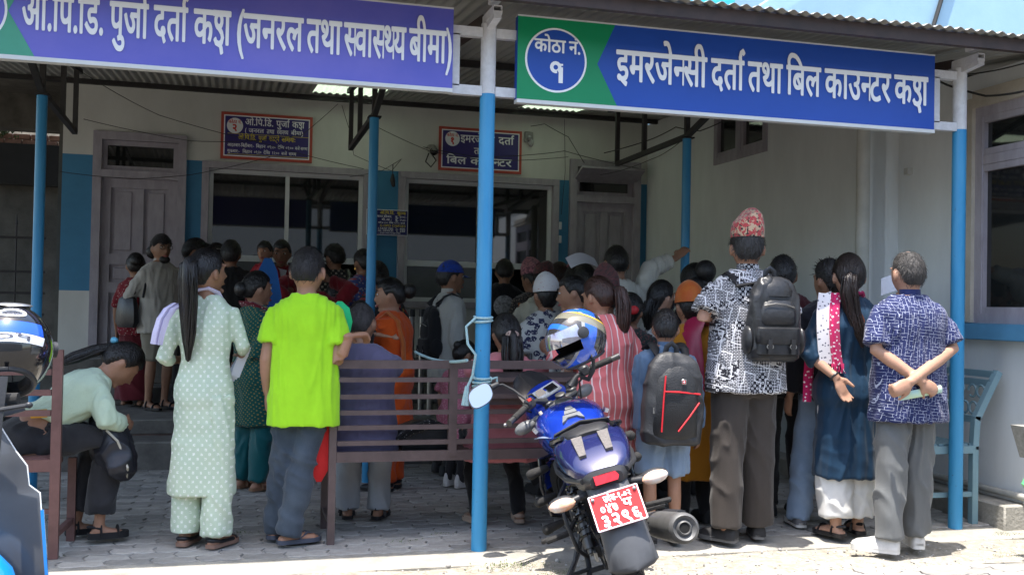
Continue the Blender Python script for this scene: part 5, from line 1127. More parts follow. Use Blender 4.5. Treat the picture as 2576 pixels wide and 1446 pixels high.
    # ---- hair
    if hair:
        hm=hair.get('mat',HAIR); th=hair.get('t',.012); sty=hair.get('sty','short'); g=MB(); nu,nv=44,30
        front=hair.get('front',.62); back=hair.get('back',-.62); side=hair.get('side',.02); rng=np.random.RandomState(int(abs(loc[0]*1000))%9999)
        R_=[]
        for j in range(nv+1):
            v=-1.2+2.76*j/nv; ring=[]
            for i in range(nu):
                u=2*math.pi*i/nu; uu=min(u,2*math.pi-u)
                if uu<.95: hl=front-.05*math.cos(uu*3)
                elif uu<1.45: hl=front+(side-front)*(uu-.95)/.5
                elif uu<1.85: hl=side+.12
                else: hl=side+.12+(back-side-.12)*min(1,(uu-1.85)/.5)
                k=1/(1+math.exp(-(v-hl)/.05)); bald=hair.get('bald',0)
                off=-.010+(th+.010)*k-bald*max(0,(v-1.0))*.02+k*rng.uniform(-1,1)*hair.get('rough',.0012)
                ring.append(hd(headpt(u,min(v,1.55),off)))
            R_.append(ring)
        g.rings(R_)
        kn=[V(*p) for _,p,_,_ in hair.get('knots',[]) if _ is None][:1]; tl=hair.get('tails'); tgt=V(*tl[0][1][0]) if tl else (kn[0] if kn else None)
        ns=hair.get('strands',1500 if fine else 420); wd=.0011 if fine else .0018
        for _ in range(ns):
            u=rng.uniform(0,2*math.pi); v=math.asin(rng.uniform(-.75,.999)); uu=min(u,2*math.pi-u)
            hl=(front if uu<.95 else front+(side-front)*(uu-.95)/.5 if uu<1.45 else side+.12 if uu<1.85 else side+.12+(back-side-.12)*min(1,(uu-1.85)/.5))
            if v<hl+.02 or hair.get('bald',0)*max(0,v-.9)>rng.uniform(0,.5): continue
            p0=headpt(u,v,th+.0005); nrm_=p0.normalized()
            if tgt is not None: fl_=(tgt-p0)
            else: fl_=V(.25*math.sin(u+.8),.25*math.cos(u+.8),-.25-.5*(v<.7))+V(*rng.uniform(-.45,.45,3))
            fl_=fl_-nrm_*fl_.dot(nrm_)
            if fl_.length<1e-4: continue
            fl_.normalize(); ln=rng.uniform(.014,.03) if tgt is None else rng.uniform(.03,.06); lift=.0015+(hair.get('rough',.0012)*1.6 if tgt is None else .0006)
            sdv=nrm_.cross(fl_)*wd; q1=p0+fl_*ln*.5; q1=q1.normalized()*(q1.length*.5+p0.length*.5)+nrm_*lift; q2=p0+fl_*ln; q2=q2.normalized()*(p0.length*.72+q2.length*.28)+nrm_*lift*rng.uniform(.5,2.2)
            g.add([hd(p0-sdv),hd(p0+sdv),hd(q1+sdv*.9),hd(q1-sdv*.9),hd(q2)],[(0,1,2,3),(3,2,4)])
        hobj=g.build('hair',hm,P,angle=80)
        for nm,pts,rad,fl in hair.get('tails',[]):
            t=MB(); q=[hd(p) for p in pts] if not hair.get('abs') else [V(*p) for p in pts]
            # strand bundle instead of one tube
            n=hair.get('n',22); q2=[]
            for a,b in zip(q,q[1:]): q2+= [a.lerp(b,k/3) for k in range(3)]
            q2.append(q[-1]); r2=np.interp(np.linspace(0,len(rad)-1,len(q2)),range(len(rad)),rad)
            t.tube(q2,[x*.8*hs for x in r2],10,flat=fl,round_=True)
            for k in range(n):
                a=rng.uniform(0,6.28); rr=rng.uniform(.55,1.)**.5; ph=rng.uniform(-.5,.5)
                t.tube([p+HRr@V(math.cos(a+ph*i*.25)*x*fl[0]*rr,math.sin(a+ph*i*.25)*x*fl[1]*rr,0)*hs for i,(p,x) in enumerate(zip(q2,r2))],[max(.0012,min(.006,x*.22))*(1 if i<len(q2)-2 else .5) for i,x in enumerate(r2)],5)
            t.build(nm,hm,P,angle=80)
        for nm,p,r,mm in hair.get('knots',[]):
            kk=MB(); kk.ell(hd(p),[x*hs for x in r],14,10,HRr); 
            kk.build(nm,mm or hm,P)
    # ---- garments
    if top:
        g=MB(); hem=top.get('hem',.49); ease=top.get('ease',.010); fl=top.get('flare',0.); mm=top['mat']
        rows=[]
        zs=sorted({hem,*(z for z,_,_ in T if z>hem+.015),*( [hem+(.465-hem)*k/4 for k in range(1,5)] if hem<.44 else [])})
        for z in zs:
            w=np.interp(z,[t[0] for t in T],[t[1] for t in T]); d=np.interp(z,[t[0] for t in T],[t[2] for t in T])
            if top.get('straight') and z<.70: w=max(w,np.interp(z,[.46,.70],[top['straight'],T[5][1]])); d=max(d,np.interp(z,[.46,.70],[top['straight']*.70,T[5][2]]))
            e=ease; f=fl*max(0,(.56-z)/.3)
            if z>.82: e=ease*.5
            rows.append([bend((x,y,z*H+dz0)) for x,y in [((w*H*bw+e+f)*math.copysign(abs(math.cos(a))**.82,math.cos(a)),(d*H*bw+e+f*.6)*math.copysign(abs(math.sin(a))**.82,math.sin(a))-.006) for a in [k*math.pi/10 for k in range(20)]]])
        g.rings(rows)
        sl=top.get('sleeve',.5); sr=top.get('sr',.058)*S*bw**.5
        for s in(-1,1):
            a,e,w=arms[s]; q=[a.lerp(V(0,a.y,a.z),.45)+V(0,0,.004*S),a+V(0,0,-.010*S)]; r=[.038*S,.046*S]
            if sl<=1: q+=[a.lerp(e,sl*.5),a.lerp(e,sl)]; r+=[(sr+.053*S)/2,sr]
            else: q+=[a.lerp(e,.5),e,e.lerp(w,(sl-1)*.5),e.lerp(w,sl-1)]; r+=[sr,sr*.93,sr*.86,sr*top.get('cuff',.78)]
            if sl>0: g.tube(q,r,12)
        link(top.get('name','shirt'),fuse(g,'top',mm,.0105 if fine else .0155,top.get('sm',3),top.get('fold',[(.016,(11,11,5),1,6),(.0025,(22,22,18),0,0)]),seed=int(abs(loc[0])*77)%97),P)
        if top.get('collar'):
            cm=top['collar'] if not isinstance(top['collar'],bool) else mm; c0=neck0+neckd*(.0)
            MB().rings([[up(.055*math.cos(a)*S/H*H,.046*math.sin(a)*S-.012,.838)+V(0,0,0) for a in [k*math.pi/10 for k in range(20)]],[up(.062*math.cos(a)*S,.052*math.sin(a)*S-.016,.845) for a in [k*math.pi/10 for k in range(20)]],[up(.060*math.cos(a)*S,.050*math.sin(a)*S-.014,.868) for a in [k*math.pi/10 for k in range(20)]],[up(.053*math.cos(a)*S,.044*math.sin(a)*S-.012,.866) for a in [k*math.pi/10 for k in range(20)]]],cap=False).build('collar',cm,P)
    if bot:
        tk=-.012 if top and top.get('hem',.49)<.46 else .006
        g=MB(); r0,r1,r2=bot.get('r',(.085,.066,.055)); mm=bot['mat']; cut=bot.get('cut',1.)
        if bot.get('kind','trousers')=='trousers':
            if seat is None:
                for z,w,d in ():
                    pass
                g.rings([[V((w*H*bw+tk)*math.copysign(abs(math.cos(a))**.85,math.cos(a)),(d*H*bw+tk)*math.copysign(abs(math.sin(a))**.85,math.sin(a))-.006,z*H) for a in [k*math.pi/8 for k in range(16)]] for z,w,d in ((.455,.085,.058),(.48,.096,.066),(.52,T[1][1]+.002,T[1][2]+.002),(.555,T[2][1],T[2][2]),(.585,T[3][1],T[3][2]))])
            else: g.ell((0,-.03*(lean>.3),zp-.005),(.175*S*bw,(.135+.03*(lean>.3))*S*bw,.125*S),14,10)
            for s in(-1,1):
                h_,k_,a_,t_=lg[s]; q=[h_+V(0,0,.02),h_,h_.lerp(k_,.5),k_]; r=[r0*S,r0*S,(r0+r1)*.5*S,r1*S]
                if cut>.5:
                    c=(cut-.5)*2; e=k_.lerp(a_,c*1.02); q+=[k_.lerp(a_,c*.5),e]; r+=[(r1+r2)*.5*S,r2*S]
                else: q[-1]=h_.lerp(k_,cut*2)
                g.tube(q,r,14)
        else:
            zt,zb,wt,wb=bot.get('zt',.57),bot.get('zb',.05),bot.get('wt',.10),bot.get('wb',.13)
            g.rings([[V((wt+(wb-wt)*t)*H*math.cos(a),(wt*.72+(wb*.8-wt*.72)*t)*H*math.sin(a)+bot.get('dy',0)*t,(zt+(zb-zt)*t)*H) for a in [k*math.pi/10 for k in range(20)]] for t in (0,.1,.25,.5,.75,1)])
        link(bot.get('name','trousers'),fuse(g,'bot',mm,.0105 if fine else .0155,bot.get('sm',3),bot.get('fold',[(.018,(11,11,8),1,5),(.003,(24,24,16),0,0)]),seed=int(abs(loc[1])*91)%89),P)
    if shoes:
        for s in(-1,1):
            h_,k_,a_,t_=lg[s]; fd_=(t_-a_); fd_.z=0; fd_.normalize(); base=t_.z; b0=V(a_.x,a_.y,base)-fd_*.062*S; t1=V(t_.x,t_.y,base)+fd_*.022; kind=shoes.get('kind','shoe'); q=S
            sd=fd_.cross(V(0,0,1))
            sole=MB(); hh=shoes.get('sole',.022)
            def fp(t,wd): return [(b0.lerp(t1,t)+sd*wd*q*x) for x in(-1,1)]
            prof=((0,.022),(.05,.034),(.25,.037),(.5,.040),(.72,.046),(.9,.038),(1,.016))
            L_=[fp(t,w)[0] for t,w in prof]+[fp(t,w)[1] for t,w in prof[::-1]]
            sole.rings([[p+V(0,0,0) for p in L_],[p+V(0,0,hh) for p in L_]])
            so_=sole.build('sole' if kind!='shoe' else 'shoe_sole',shoes.get('solemat',shoes['mat']),P,angle=50)
            up_=MB()
            if kind=='shoe':
                z0=hh*.6
                up_.rings([[b0.lerp(t1,t)+sd*(w*q*math.cos(a))+V(0,0,z0+h*max(0,math.sin(a))) for a in [k*math.pi/7 for k in range(8)]] for t,w,h in ((0,.026,.065),(.06,.037,.088),(.2,.040,.095),(.36,.040,.085),(.5,.041,.068),(.7,.045,.052),(.88,.038,.042),(.98,.018,.026))])
            elif kind=='flat':
                up_.rings([[b0.lerp(t1,t)+sd*(w*q*math.cos(a))+V(0,0,hh*.7+h*max(0,math.sin(a))) for a in [k*math.pi/7 for k in range(8)]] for t,w,h in ((.66,.036,.004),(.70,.038,.036),(.82,.037,.033),(.93,.025,.024),(1.0,.010,.012))])
                up_.tube([b0.lerp(t1,.7)+sd*.036*q+V(0,0,.03),b0.lerp(t1,.3)+sd*.032*q+V(0,0,.032),b0.lerp(t1,.03)+sd*.018*q+V(0,0,.045),b0.lerp(t1,.03)-sd*.018*q+V(0,0,.045),b0.lerp(t1,.3)-sd*.032*q+V(0,0,.032),b0.lerp(t1,.7)-sd*.036*q+V(0,0,.03)],.012,6)
            elif kind=='flipflop':
                c=b0.lerp(t1,.80)+V(0,0,hh+.02)
                for k in(-1,1): up_.tube([c,b0.lerp(t1,.66)+sd*k*.022*q+V(0,0,hh+.034),b0.lerp(t1,.45)+sd*k*.036*q+V(0,0,hh+.004)],.007,6,flat=(.6,1.4))
            elif kind=='sandal':
                for t,z in((.72,.040),(.30,.062)): up_.tube([b0.lerp(t1,t)+sd*.038*q*math.cos(a)+V(0,0,hh*.5+z*max(0,math.sin(a))) for a in [k*math.pi/8 for k in range(9)]],.012,6,flat=(.45,1.5))
                up_.tube([b0.lerp(t1,.3)+sd*.03*q+V(0,0,.06),b0+V(0,0,.07),b0.lerp(t1,.3)-sd*.03*q+V(0,0,.06)],.009,6)
            if up_.v: up_.build({'shoe':'shoe','flat':'shoe','flipflop':'thong_strap','sandal':'sandal_strap'}[kind],shoes['mat'],P,angle=60)
    if hat: hat(P,hd,HRr,hs)
    ctx=dict(P=P,hd=hd,up=up,bend=bend,arms=arms,S=S,H=H,hc=hc,HRr=HRr,hs=hs,lg=lg,neck0=neck0,loc=V(*loc),rz=rz)
    if extra: extra(ctx)
    PEOPLE.append(P); return ctx
def topi(m,tall=.115,tilt=.25):
    def f(P,hd,R,hs):
        g=MB(); rows=[]
        for t,k in ((0,1.0),(.25,1.01),(.6,.97),(.85,.86),(1.,.60)):
            rows.append([hd((.084*k*math.sin(a),-.006+(.102*k)*math.cos(a),.055+t*tall+(tilt*.12*math.sin(a+.6)*t)+.018*t*math.cos(2*a)*(.5 if t>.5 else 0))) for a in [q*math.pi/10 for q in range(20)]])
        rows=[[hd((.080*math.sin(a),-.006+.098*math.cos(a),.056)) for a in [q*math.pi/10 for q in range(20)]]]+rows
        g.rings(rows); g.build('topi_cap',m,P,angle=35)
    return f
def cap(m):
    def f(P,hd,R,hs):
        g=MB(); g.rings([[hd(headpt(2*math.pi*i/24,v,.014)) for i in range(24)] for v in (.30,.5,.7,.9,1.1,1.3,1.5)]); o=g.build('cap',m,P)
        b=MB(); b.rings([[hd((.075*math.sin(a)*k,.085+d*math.cos(a)*1.0,.045-.03*k+.0)) for a in [-1.4+2.8*q/10 for q in range(11)]]+[hd((.075*math.sin(a)*k,.085+d*math.cos(a),.040-.03*k)) for a in [1.4-2.8*q/10 for q in range(11)]] for k,d in ((.8,.0),(1.0,.04),(1.02,.075))]); b.build('cap_brim',m,P)
    return f
def item(name,label,cat,mats,ctx,fn,fuse_=None,**kw):
    """a separate thing modelled in a person's frame"""
    m=MB(); fn(m)
    o=link(name,fuse_(m) if fuse_ else m.mesh(name,mats,True,kw.get('angle',40)))
    o.location=ctx['loc']; o.rotation_euler=(0,0,ctx['rz']); return tag(o,label,cat)
def sheetm(m,rows,t=.004):
    """thin cloth from a grid of points, with thickness"""
    R0=[[V(*p) for p in r] for r in rows]; nr=len(R0); nc=len(R0[0])
    def nrm(i,j):
        a=R0[min(i+1,nr-1)][j]-R0[max(i-1,0)][j]; b=R0[i][min(j+1,nc-1)]-R0[i][max(j-1,0)]; n=a.cross(b); return n.normalized() if n.length>1e-9 else V(0,0,1)
    R1=[[R0[i][j]+nrm(i,j)*t for j in range(nc)] for i in range(nr)]
    m.rings([R0[i]+R1[i][::-1] for i in range(nr)])
def standing(px,py,z=0.,headpx=None):
    """base point from the foot pixel, height from the head-top pixel"""
    p=gnd(px,py,z); return p,(float(onY(headpx[0],headpx[1],p[1]+.0)[2])-z)
def at_y(px,Y,z,ptop):
    p=onY(px,ptop,Y); return np.array([p[0],Y,z]),float(p[2])-z
def lp(px,py,dy,base,rz):
    """pixel on the plane dy metres behind the person's centre -> the person's own frame"""
    w=V(*onY(px,py,base[1]+dy))-V(*base); return Matrix.Rotation(-rz,3,'Z')@w
# ---- woman in mint kurta
MINT=patt('mint_block_print',(.45,.55,.40),M_motif,.9); LAV=fab('lavender_chiffon',(.62,.58,.78),.8)
b,H=standing(505,1372,0,(508,628)); r=math.radians(-12)
def exA(c):
    P,hd,up=c['P'],c['hd'],c['up']
    rows=[]
    for t,(px,py,dy) in enumerate(((447,762,-.10),(425,775,-.14),(408,800,-.16),(398,835,-.16),(393,864,-.15))):
        a=lp(px-14,py,dy,b,r); e=lp(px+16,py+4,dy+.02,b,r); rows.append([a.lerp(e,k/6)+V(0,.012*math.sin(k*2.4+t*.3),0) for k in range(7)])
    item('dupatta_scarf','lavender chiffon scarf hanging over the left arm of the mint kurta','scarf',LAV,c,lambda m:(sheetm(m,rows,.006),m.tube([up(-.125,-.05,.80),up(-.085,-.055,.835),up(-.045,-.045,.862),up(.02,-.05,.868),up(.06,-.02,.855),up(.075,.04,.82)],[.028,.024,.020,.020,.022,.026],8,flat=(.5,1.2))))
    w=lp(606,900,.06,b,r)
    item('papers','white sheets of paper held at the right side by the woman in mint','papers',mat('white_paper',(.72,.73,.80),.8,var=.03),c,lambda m:[m.box(w+V(-.01*k,.006*k,-.02-.012*k),(.055,.003,.19),Matrix.Rotation(.35+.06*k,3,'Y')@Matrix.Rotation(.5,3,'Z')) for k in range(4)])
person('woman in mint printed kurta and trousers with a long black ponytail, back turned',b,r,H,True,bw=.85,skin=1,fine=True,head=(math.radians(-38),-.12),
  la=(lp(410,905,-.03,b,r),lp(455,905,.16,b,r)),ra=(lp(612,872,-.03,b,r),lp(602,905,.14,b,r)),
  legs=[((-.075,0,.5*H),(-.085,.01,.275*H),(-.085,-.02,.06),(-.06,.14,.012)),((.085,-.03,.5*H),(.095,-.03,.275*H),(.10,-.07,.06),(.17,.08,.012))],
  top=dict(mat=MINT,hem=.175,flare=.040,sleeve=1.45,sr=.045,ease=.009,name='kurta',fold=[(.012,(10,10,1.8),1,3),(.007,(6,6,9),1,0)]),
  bot=dict(mat=MINT,r=(.085,.085,.082),cut=.97),shoes=dict(kind='flat',mat=mat('black_leather',(.012,.012,.015),.35,var=.1),solemat=mat('worn_tan_sole',(.25,.15,.11),.8)),
  hair=dict(t=.014,front=.55,back=-.45,side=-.05,n=40,tails=[('ponytail',[(.01,-.095,.07),(.03,-.138,.06),(.035,-.150,-.02),(.025,-.150,-.14),(.02,-.155,-.28),(.01,-.165,-.42)],[.030,.040,.046,.046,.036,.012],(1.25,.7))]),extra=exA)
# ---- man in lime T-shirt
LIME=fab('lime_green_jersey',(.36,.72,.02),.8); b,H=standing(726,1368,0,(783,628)); r=math.radians(-6)
b=b+np.array([.07,0,0])
person('man in lime green T-shirt and dark jeans leaning on the brown bench',b,r,H,False,bw=.96,skin=0,fine=True,hscale=1.06,head=(math.radians(-14),.08),
  la=(lp(668,905,-.02,b,r),lp(672,985,.02,b,r)),ra=(lp(850,916,-.11,b,r),lp(880,845,-.14,b,r)),rh=((.45,.35,.05),(.3,.1,-.9)),curl=(.3,.55),
  legs=[((-.08,0,.5*H),(-.11,.03,.275*H),(-.15,.08,.06),(-.09,.20,.02)),((.075,0,.5*H),(.0,-.03,.275*H),(-.07,-.07,.07),(.09,.0,.02))],
  top=dict(mat=LIME,hem=.405,straight=.122,sleeve=.66,sr=.078,ease=.012,name='tee_shirt',fold=[(.012,(4.5,4.5,2.2),1,6)]),
  bot=dict(mat=JEAND,r=(.095,.078,.070),cut=1.,fold=[(.020,(8,8,15),1,3)]),shoes=dict(kind='flipflop',mat=mat('slate_rubber',(.07,.08,.11),.7),sole=.024),
  hair=dict(t=.010,front=.60,back=-.42,side=.05,rough=.0018,mat=hairm('short_black_hair',(.016,.012,.011),.55)))
# ---- man in patterned shirt and topi
PATCH=patt('black_white_patchwork_print',(.1,.1,.1),M_patch,.7); b,H=standing(1868,1362,0,(1905,560)); r=math.radians(-4)
TRB=fab('dark_brown_trousers',(.050,.042,.037),.8); BLL=mat('black_backpack_leather',(.028,.029,.032),.36,var=.3,vs_=7,bump=.25,bs=45); 
def pack(label,ctx,main,mats,w,h,d,yb,zc,xo=0,roll=0,kind=0,nm='backpack'):
    p=thing(nm,label,'backpack',ctx['loc'],ctx['rz']); R=Matrix.Rotation(roll,3,'Y'); o=V(xo,yb,zc)
    def tr(q): return o+R@V(*q)
    def body(m):
        m.rings([[tr((x,y,z)) for x,y in [(a*math.copysign(abs(math.cos(t))**.6,math.cos(t)),-d*.5+dd*.5*math.copysign(abs(math.sin(t))**.6,math.sin(t))) for t in [k*math.pi/10 for k in range(20)]]] for z,a,dd in ((-h*.5,w*.40,d*.7),(-h*.47,w*.47,d*.95),(-h*.3,w*.5,d),(0,w*.49,d*.98),(h*.25,w*.46,d*.86),(h*.40,w*.38,d*.66),(h*.47,w*.28,d*.42),(h*.50,w*.15,d*.2))])
    mb=MB(); body(mb); link('bag_body',fuse(mb,'bag',main,.009,3,[(.012,(12,12,10),1,3)],3),p)
    for s in(-1,1):
        a=ctx['arms'][s][0]
        part('strap',mats,p,lambda m:m.tube([tr((s*w*.12,-d*.12,h*.44)),a.lerp(V(0,a.y,a.z),.42)+V(0,-.13,.015),a.lerp(V(0,a.y,a.z),.42)+V(0,-.085,.070),a.lerp(V(0,a.y,a.z),.42)+V(0,-.02,.097),a.lerp(V(0,a.y,a.z),.36)+V(0,.07,.06)],.030,8,flat=(.3,1.),up=(0,0,1)))
    part('carry_loop',mats,p,lambda m:m.tube([tr((-w*.10,-d*.10,h*.46)),tr((-w*.08,-d*.12,h*.56)),tr((0,-d*.12,h*.60)),tr((w*.08,-d*.12,h*.56)),tr((w*.10,-d*.10,h*.46))],.012,8,flat=(.6,1.4)))
    if kind==0:
        part('flap',main,p,lambda m:m.rings([[tr((x,-y,z)) for x,y in [(a*math.cos(t),d*.55+dd*max(0,math.sin(t))) for t in [k*math.pi/9 for k in range(10)]]] for z,a,dd in ((h*.26,w*.36,d*.46),(h*.33,w*.36,d*.45),(h*.42,w*.30,d*.3),(h*.48,w*.2,d*.1))]))
        part('front_pocket',main,p,lambda m:m.rings([[tr((x,-y,z)) for x,y in [(a*math.copysign(abs(math.cos(t))**.6,math.cos(t)),d*.60+dd*max(0,math.sin(t))**.6) for t in [k*math.pi/9 for k in range(10)]]] for z,a,dd in ((-h*.08,w*.36,d*.46),(-h*.04,w*.38,d*.54),(h*.10,w*.37,d*.52),(h*.20,w*.30,d*.40),(h*.22,w*.25,d*.34))]))
        part('lower_pocket',main,p,lambda m:m.rings([[tr((x,-y,z)) for x,y in [(a*math.copysign(abs(math.cos(t))**.5,math.cos(t)),d*.62+dd*max(0,math.sin(t))**.5) for t in [k*math.pi/9 for k in range(10)]]] for z,a,dd in ((-h*.44,w*.38,d*.40),(-h*.42,w*.42,d*.52),(-h*.16,w*.42,d*.56),(-h*.12,w*.40,d*.48))]))
        part('pocket_flap',main,p,lambda m:m.rings([[tr((x,-y,z)) for x,y in [(a*math.copysign(abs(math.cos(t))**.5,math.cos(t)),d*.62+dd*max(0,math.sin(t))**.5) for t in [k*math.pi/9 for k in range(10)]]] for z,a,dd in ((-h*.30,w*.41,d*.60),(-h*.28,w*.435,d*.62),(-h*.12,w*.43,d*.60),(-h*.10,w*.41,d*.5))]))
        part('zip',STEEL,p,lambda m:m.tube([tr((-w*.30,-d*1.06,h*.15)),tr((-w*.1,-d*1.13,h*.175)),tr((w*.1,-d*1.13,h*.165)),tr((w*.28,-d*1.06,h*.13))],.0035,5))
        for s in(-1,1):
            part('buckle_strap',main,p,lambda m:m.box(tr((s*w*.22,-d*1.245,-h*.33)),(.026,.012,.085)))
            part('buckle',STEEL,p,lambda m:m.tube([tr((s*w*.22+.02*math.cos(t),-d*1.262,-h*.33+.014*math.sin(t))) for t in [k*math.pi/6 for k in range(13)]],.003,5))
            part('side_pocket',main,p,lambda m:m.ell(tr((s*w*.50,-d*.5,-h*.26)),(w*.09,d*.42,h*.17),12,8))
    else:
        part('front_panel',MATS['grey_nylon'],p,lambda m:m.rings([[tr((x,-y,z)) for x,y in [(a*math.copysign(abs(math.cos(t))**.6,math.cos(t)),d*.55+dd*max(0,math.sin(t))**.6) for t in [k*math.pi/9 for k in range(10)]]] for z,a,dd in ((-h*.42,w*.36,d*.44),(-h*.38,w*.41,d*.54),(0,w*.40,d*.56),(h*.22,w*.36,d*.50),(h*.34,w*.26,d*.36),(h*.37,w*.18,d*.28))]))
        RP=mat('red_piping',(.60,.02,.03),.5,var=0)
        part('red_piping',RP,p,lambda m:m.tube([tr((-w*.22,-d*1.10,h*.26)),tr((-w*.24,-d*1.13,0)),tr((-w*.25,-d*1.12,-h*.34))],.005,6)); part('red_piping',RP,p,lambda m:m.tube([tr((-w*.23,-d*1.13,h*.09)),tr((0,-d*1.14,h*.09)),tr((w*.38,-d*.96,h*.07))],.005,6)); part('red_piping',RP,p,lambda m:m.tube([tr((w*.37,-d*.98,-h*.02)),tr((w*.2,-d*1.10,-h*.17)),tr((w*.02,-d*1.13,-h*.33))],.005,6))
        part('logo_badge',STEEL,p,lambda m:m.box(tr((w*.08,-d*1.115,h*.20)),(.030,.006,.030),bev=.004)); part('logo_mark',RP,p,lambda m:m.box(tr((w*.08,-d*1.122,h*.20)),(.018,.004,.018))); part('logo_cross',LETW,p,lambda m:(m.box(tr((w*.08,-d*1.13,h*.20)),(.012,.003,.004)),m.box(tr((w*.08,-d*1.131,h*.20)),(.004,.003,.012))))
        part('zip_pull',STEEL,p,lambda m:m.box(tr((-w*.37,-d*.95,-h*.12)),(.008,.006,.035)))
    return p
def exC(c): 
    pack('black leather backpack with two buckled straps on the man in the patchwork print shirt',c,BLL,BLL,.33,.50,.15,-.105,.70*H,.095,.0)
person('tall man in black and white patchwork print shirt and red patterned topi cap',b,r,H,False,bw=1.0,skin=0,fine=True,head=(math.radians(-16),.04),
  la=(lp(1768,800,-.04,b,r),lp(1800,785,.18,b,r)),ra=(lp(1990,810,.03,b,r),lp(1975,800,.22,b,r)),
  legs=[((-.085,0,.5*H),(-.115,-.01,.275*H),(-.12,-.03,.06),(-.22,.10,.015)),((.08,0,.5*H),(.10,.02,.275*H),(.12,.05,.06),(.16,.20,.015))],
  top=dict(mat=PATCH,hem=.47,straight=.122,sleeve=.80,sr=.074,collar=True,name='printed_shirt'),bot=dict(mat=TRB,r=(.105,.088,.082),cut=.95,fold=[(.012,(6,6,6),1,4)]),
  shoes=dict(kind='shoe',mat=mat('dark_trainer_mesh',(.025,.025,.027),.7,var=.2,vs_=60),solemat=mat('grey_rubber_sole',(.12,.12,.12),.7),sole=.026),
  hair=dict(t=.013,front=.62,back=-.50,side=.0,mat=hairm('greying_black_hair',(.028,.026,.025),.4),rough=.002),hat=topi(TOPI,.125,.30),extra=exC)
# ---- woman in navy kurta
NAVY=fab('teal_navy_rayon',(.006,.030,.066),.5,bump=.15,c2=(.005,.026,.056)); b,H=standing(2112,1352,0,(2147,640)); r=math.radians(-3); b=b+np.array([.04,.0,0])
DUP=patt('magenta_block_dupatta',(.5,.03,.12),spots((.48,.015,.11),(.75,.70,.72),34,.34)); DUPW=patt('white_dupatta_border',(.7,.7,.7),spots((.66,.64,.66),(.10,.10,.14),30,.30))
def exD(c):
    up=c['up']
    rows=[]; rw2=[]
    for t,(px,py,dy) in enumerate(((2095,736,-.075),(2090,780,-.125),(2090,830,-.135),(2093,880,-.13),(2098,915,-.13))):
        rows.append([lp(px-4+24*k/4,py+3*math.sin(k),dy+.008*math.sin(k*2),b,r) for k in range(5)]); rw2.append([lp(px-36+32*k/4,py+3*math.sin(k),dy+.02-.01*k/4,b,r) for k in range(5)])
    def fr(m):
        sheetm(m,rows,.006)
        for k in range(16): a=lp(2092+2.0*k,914,-.132,b,r); m.tube([a,a+V(random.uniform(-.01,.01),-.005,-.035),a+V(random.uniform(-.02,.02),0,-.06)],[.004,.003,.002],4)
        m.tube([up(-.09,-.03,.835),up(-.03,-.055,.857),up(.05,-.05,.862),up(.085,-.0,.84),up(.09,.06,.80)],[.03,.026,.026,.03,.03],8,flat=(.55,1.2))
        # tail hanging in front on the left
        m.tube([lp(2040,860,.10,b,r),lp(2034,940,.10,b,r),lp(2030,1010,.10,b,r)],[.035,.035,.03],8,flat=(.4,1))
    d=item('dupatta_scarf','magenta and white printed scarf over the left shoulder of the navy kurta','scarf',DUP,c,fr)
    mm=MB(); sheetm(mm,rw2,.006); mm.build('white_border',DUPW,d)
    item('bag_strap','brown leather bag strap across the back of the navy kurta','strap',mat('brown_leather',(.16,.045,.02),.5),c,lambda m:m.tube([lp(2150,760,-.12,b,r),lp(2168,800,-.14,b,r),lp(2185,840,-.14,b,r)],.014,6,flat=(.35,1)))
    w=c['arms'][-1][2]; e=c['arms'][-1][1]; dd=(w-e).normalized(); q=w-dd*.015
    u=dd.cross(V(0,1,0)).normalized(); v=dd.cross(u)
    item('bracelet','black band on the left wrist of the woman in navy','bracelet',BLKP,c,lambda m:m.tube([q+u*.030*math.cos(t)+v*.028*math.sin(t) for t in [k*math.pi/8 for k in range(17)]],.007,6))
person('woman in navy blue kurta and white trousers with a ponytail, left arm behind her back',b,r,H,True,bw=1.06,skin=2,fine=True,head=(math.radians(-16),-.02),
  la=(lp(2040,895,-.05,b,r),lp(2104,950,-.17,b,r)),lh=((.35,-.05,-.75),(.25,-.9,.1)),ra=(lp(2228,880,.02,b,r),lp(2200,960,.14,b,r)),curl=(.22,.35),
  legs=[((-.08,0,.5*H),(-.085,.01,.275*H),(-.075,-.02,.06),(-.13,.12,.015)),((.08,0,.5*H),(.085,.02,.275*H),(.11,.04,.06),(.13,.18,.015))],
  top=dict(mat=NAVY,hem=.215,flare=.03,sleeve=1.22,sr=.062,name='kurta',ease=.012,fold=[(.014,(9,9,2.2),1,4),(.008,(6,6,10),1,0)]),
  bot=dict(mat=WHITEF,r=(.10,.105,.105),cut=.90),shoes=dict(kind='sandal',mat=MATS['black_leather'],sole=.026),
  hair=dict(t=.016,front=.58,back=-.55,side=.0,n=34,tails=[('ponytail',[(-.012,-.100,.02),(-.03,-.135,.0),(-.035,-.14,-.08),(-.015,-.13,-.18),(.02,-.14,-.28),(.04,-.145,-.37)],[.018,.034,.042,.040,.032,.008],(1.1,.75))],knots=[('hair_tie',(-.018,-.112,.018),(.022,.012,.022),BLK)],mat=hairm('dark_brown_hair',(.020,.012,.010),.3)),extra=exD)
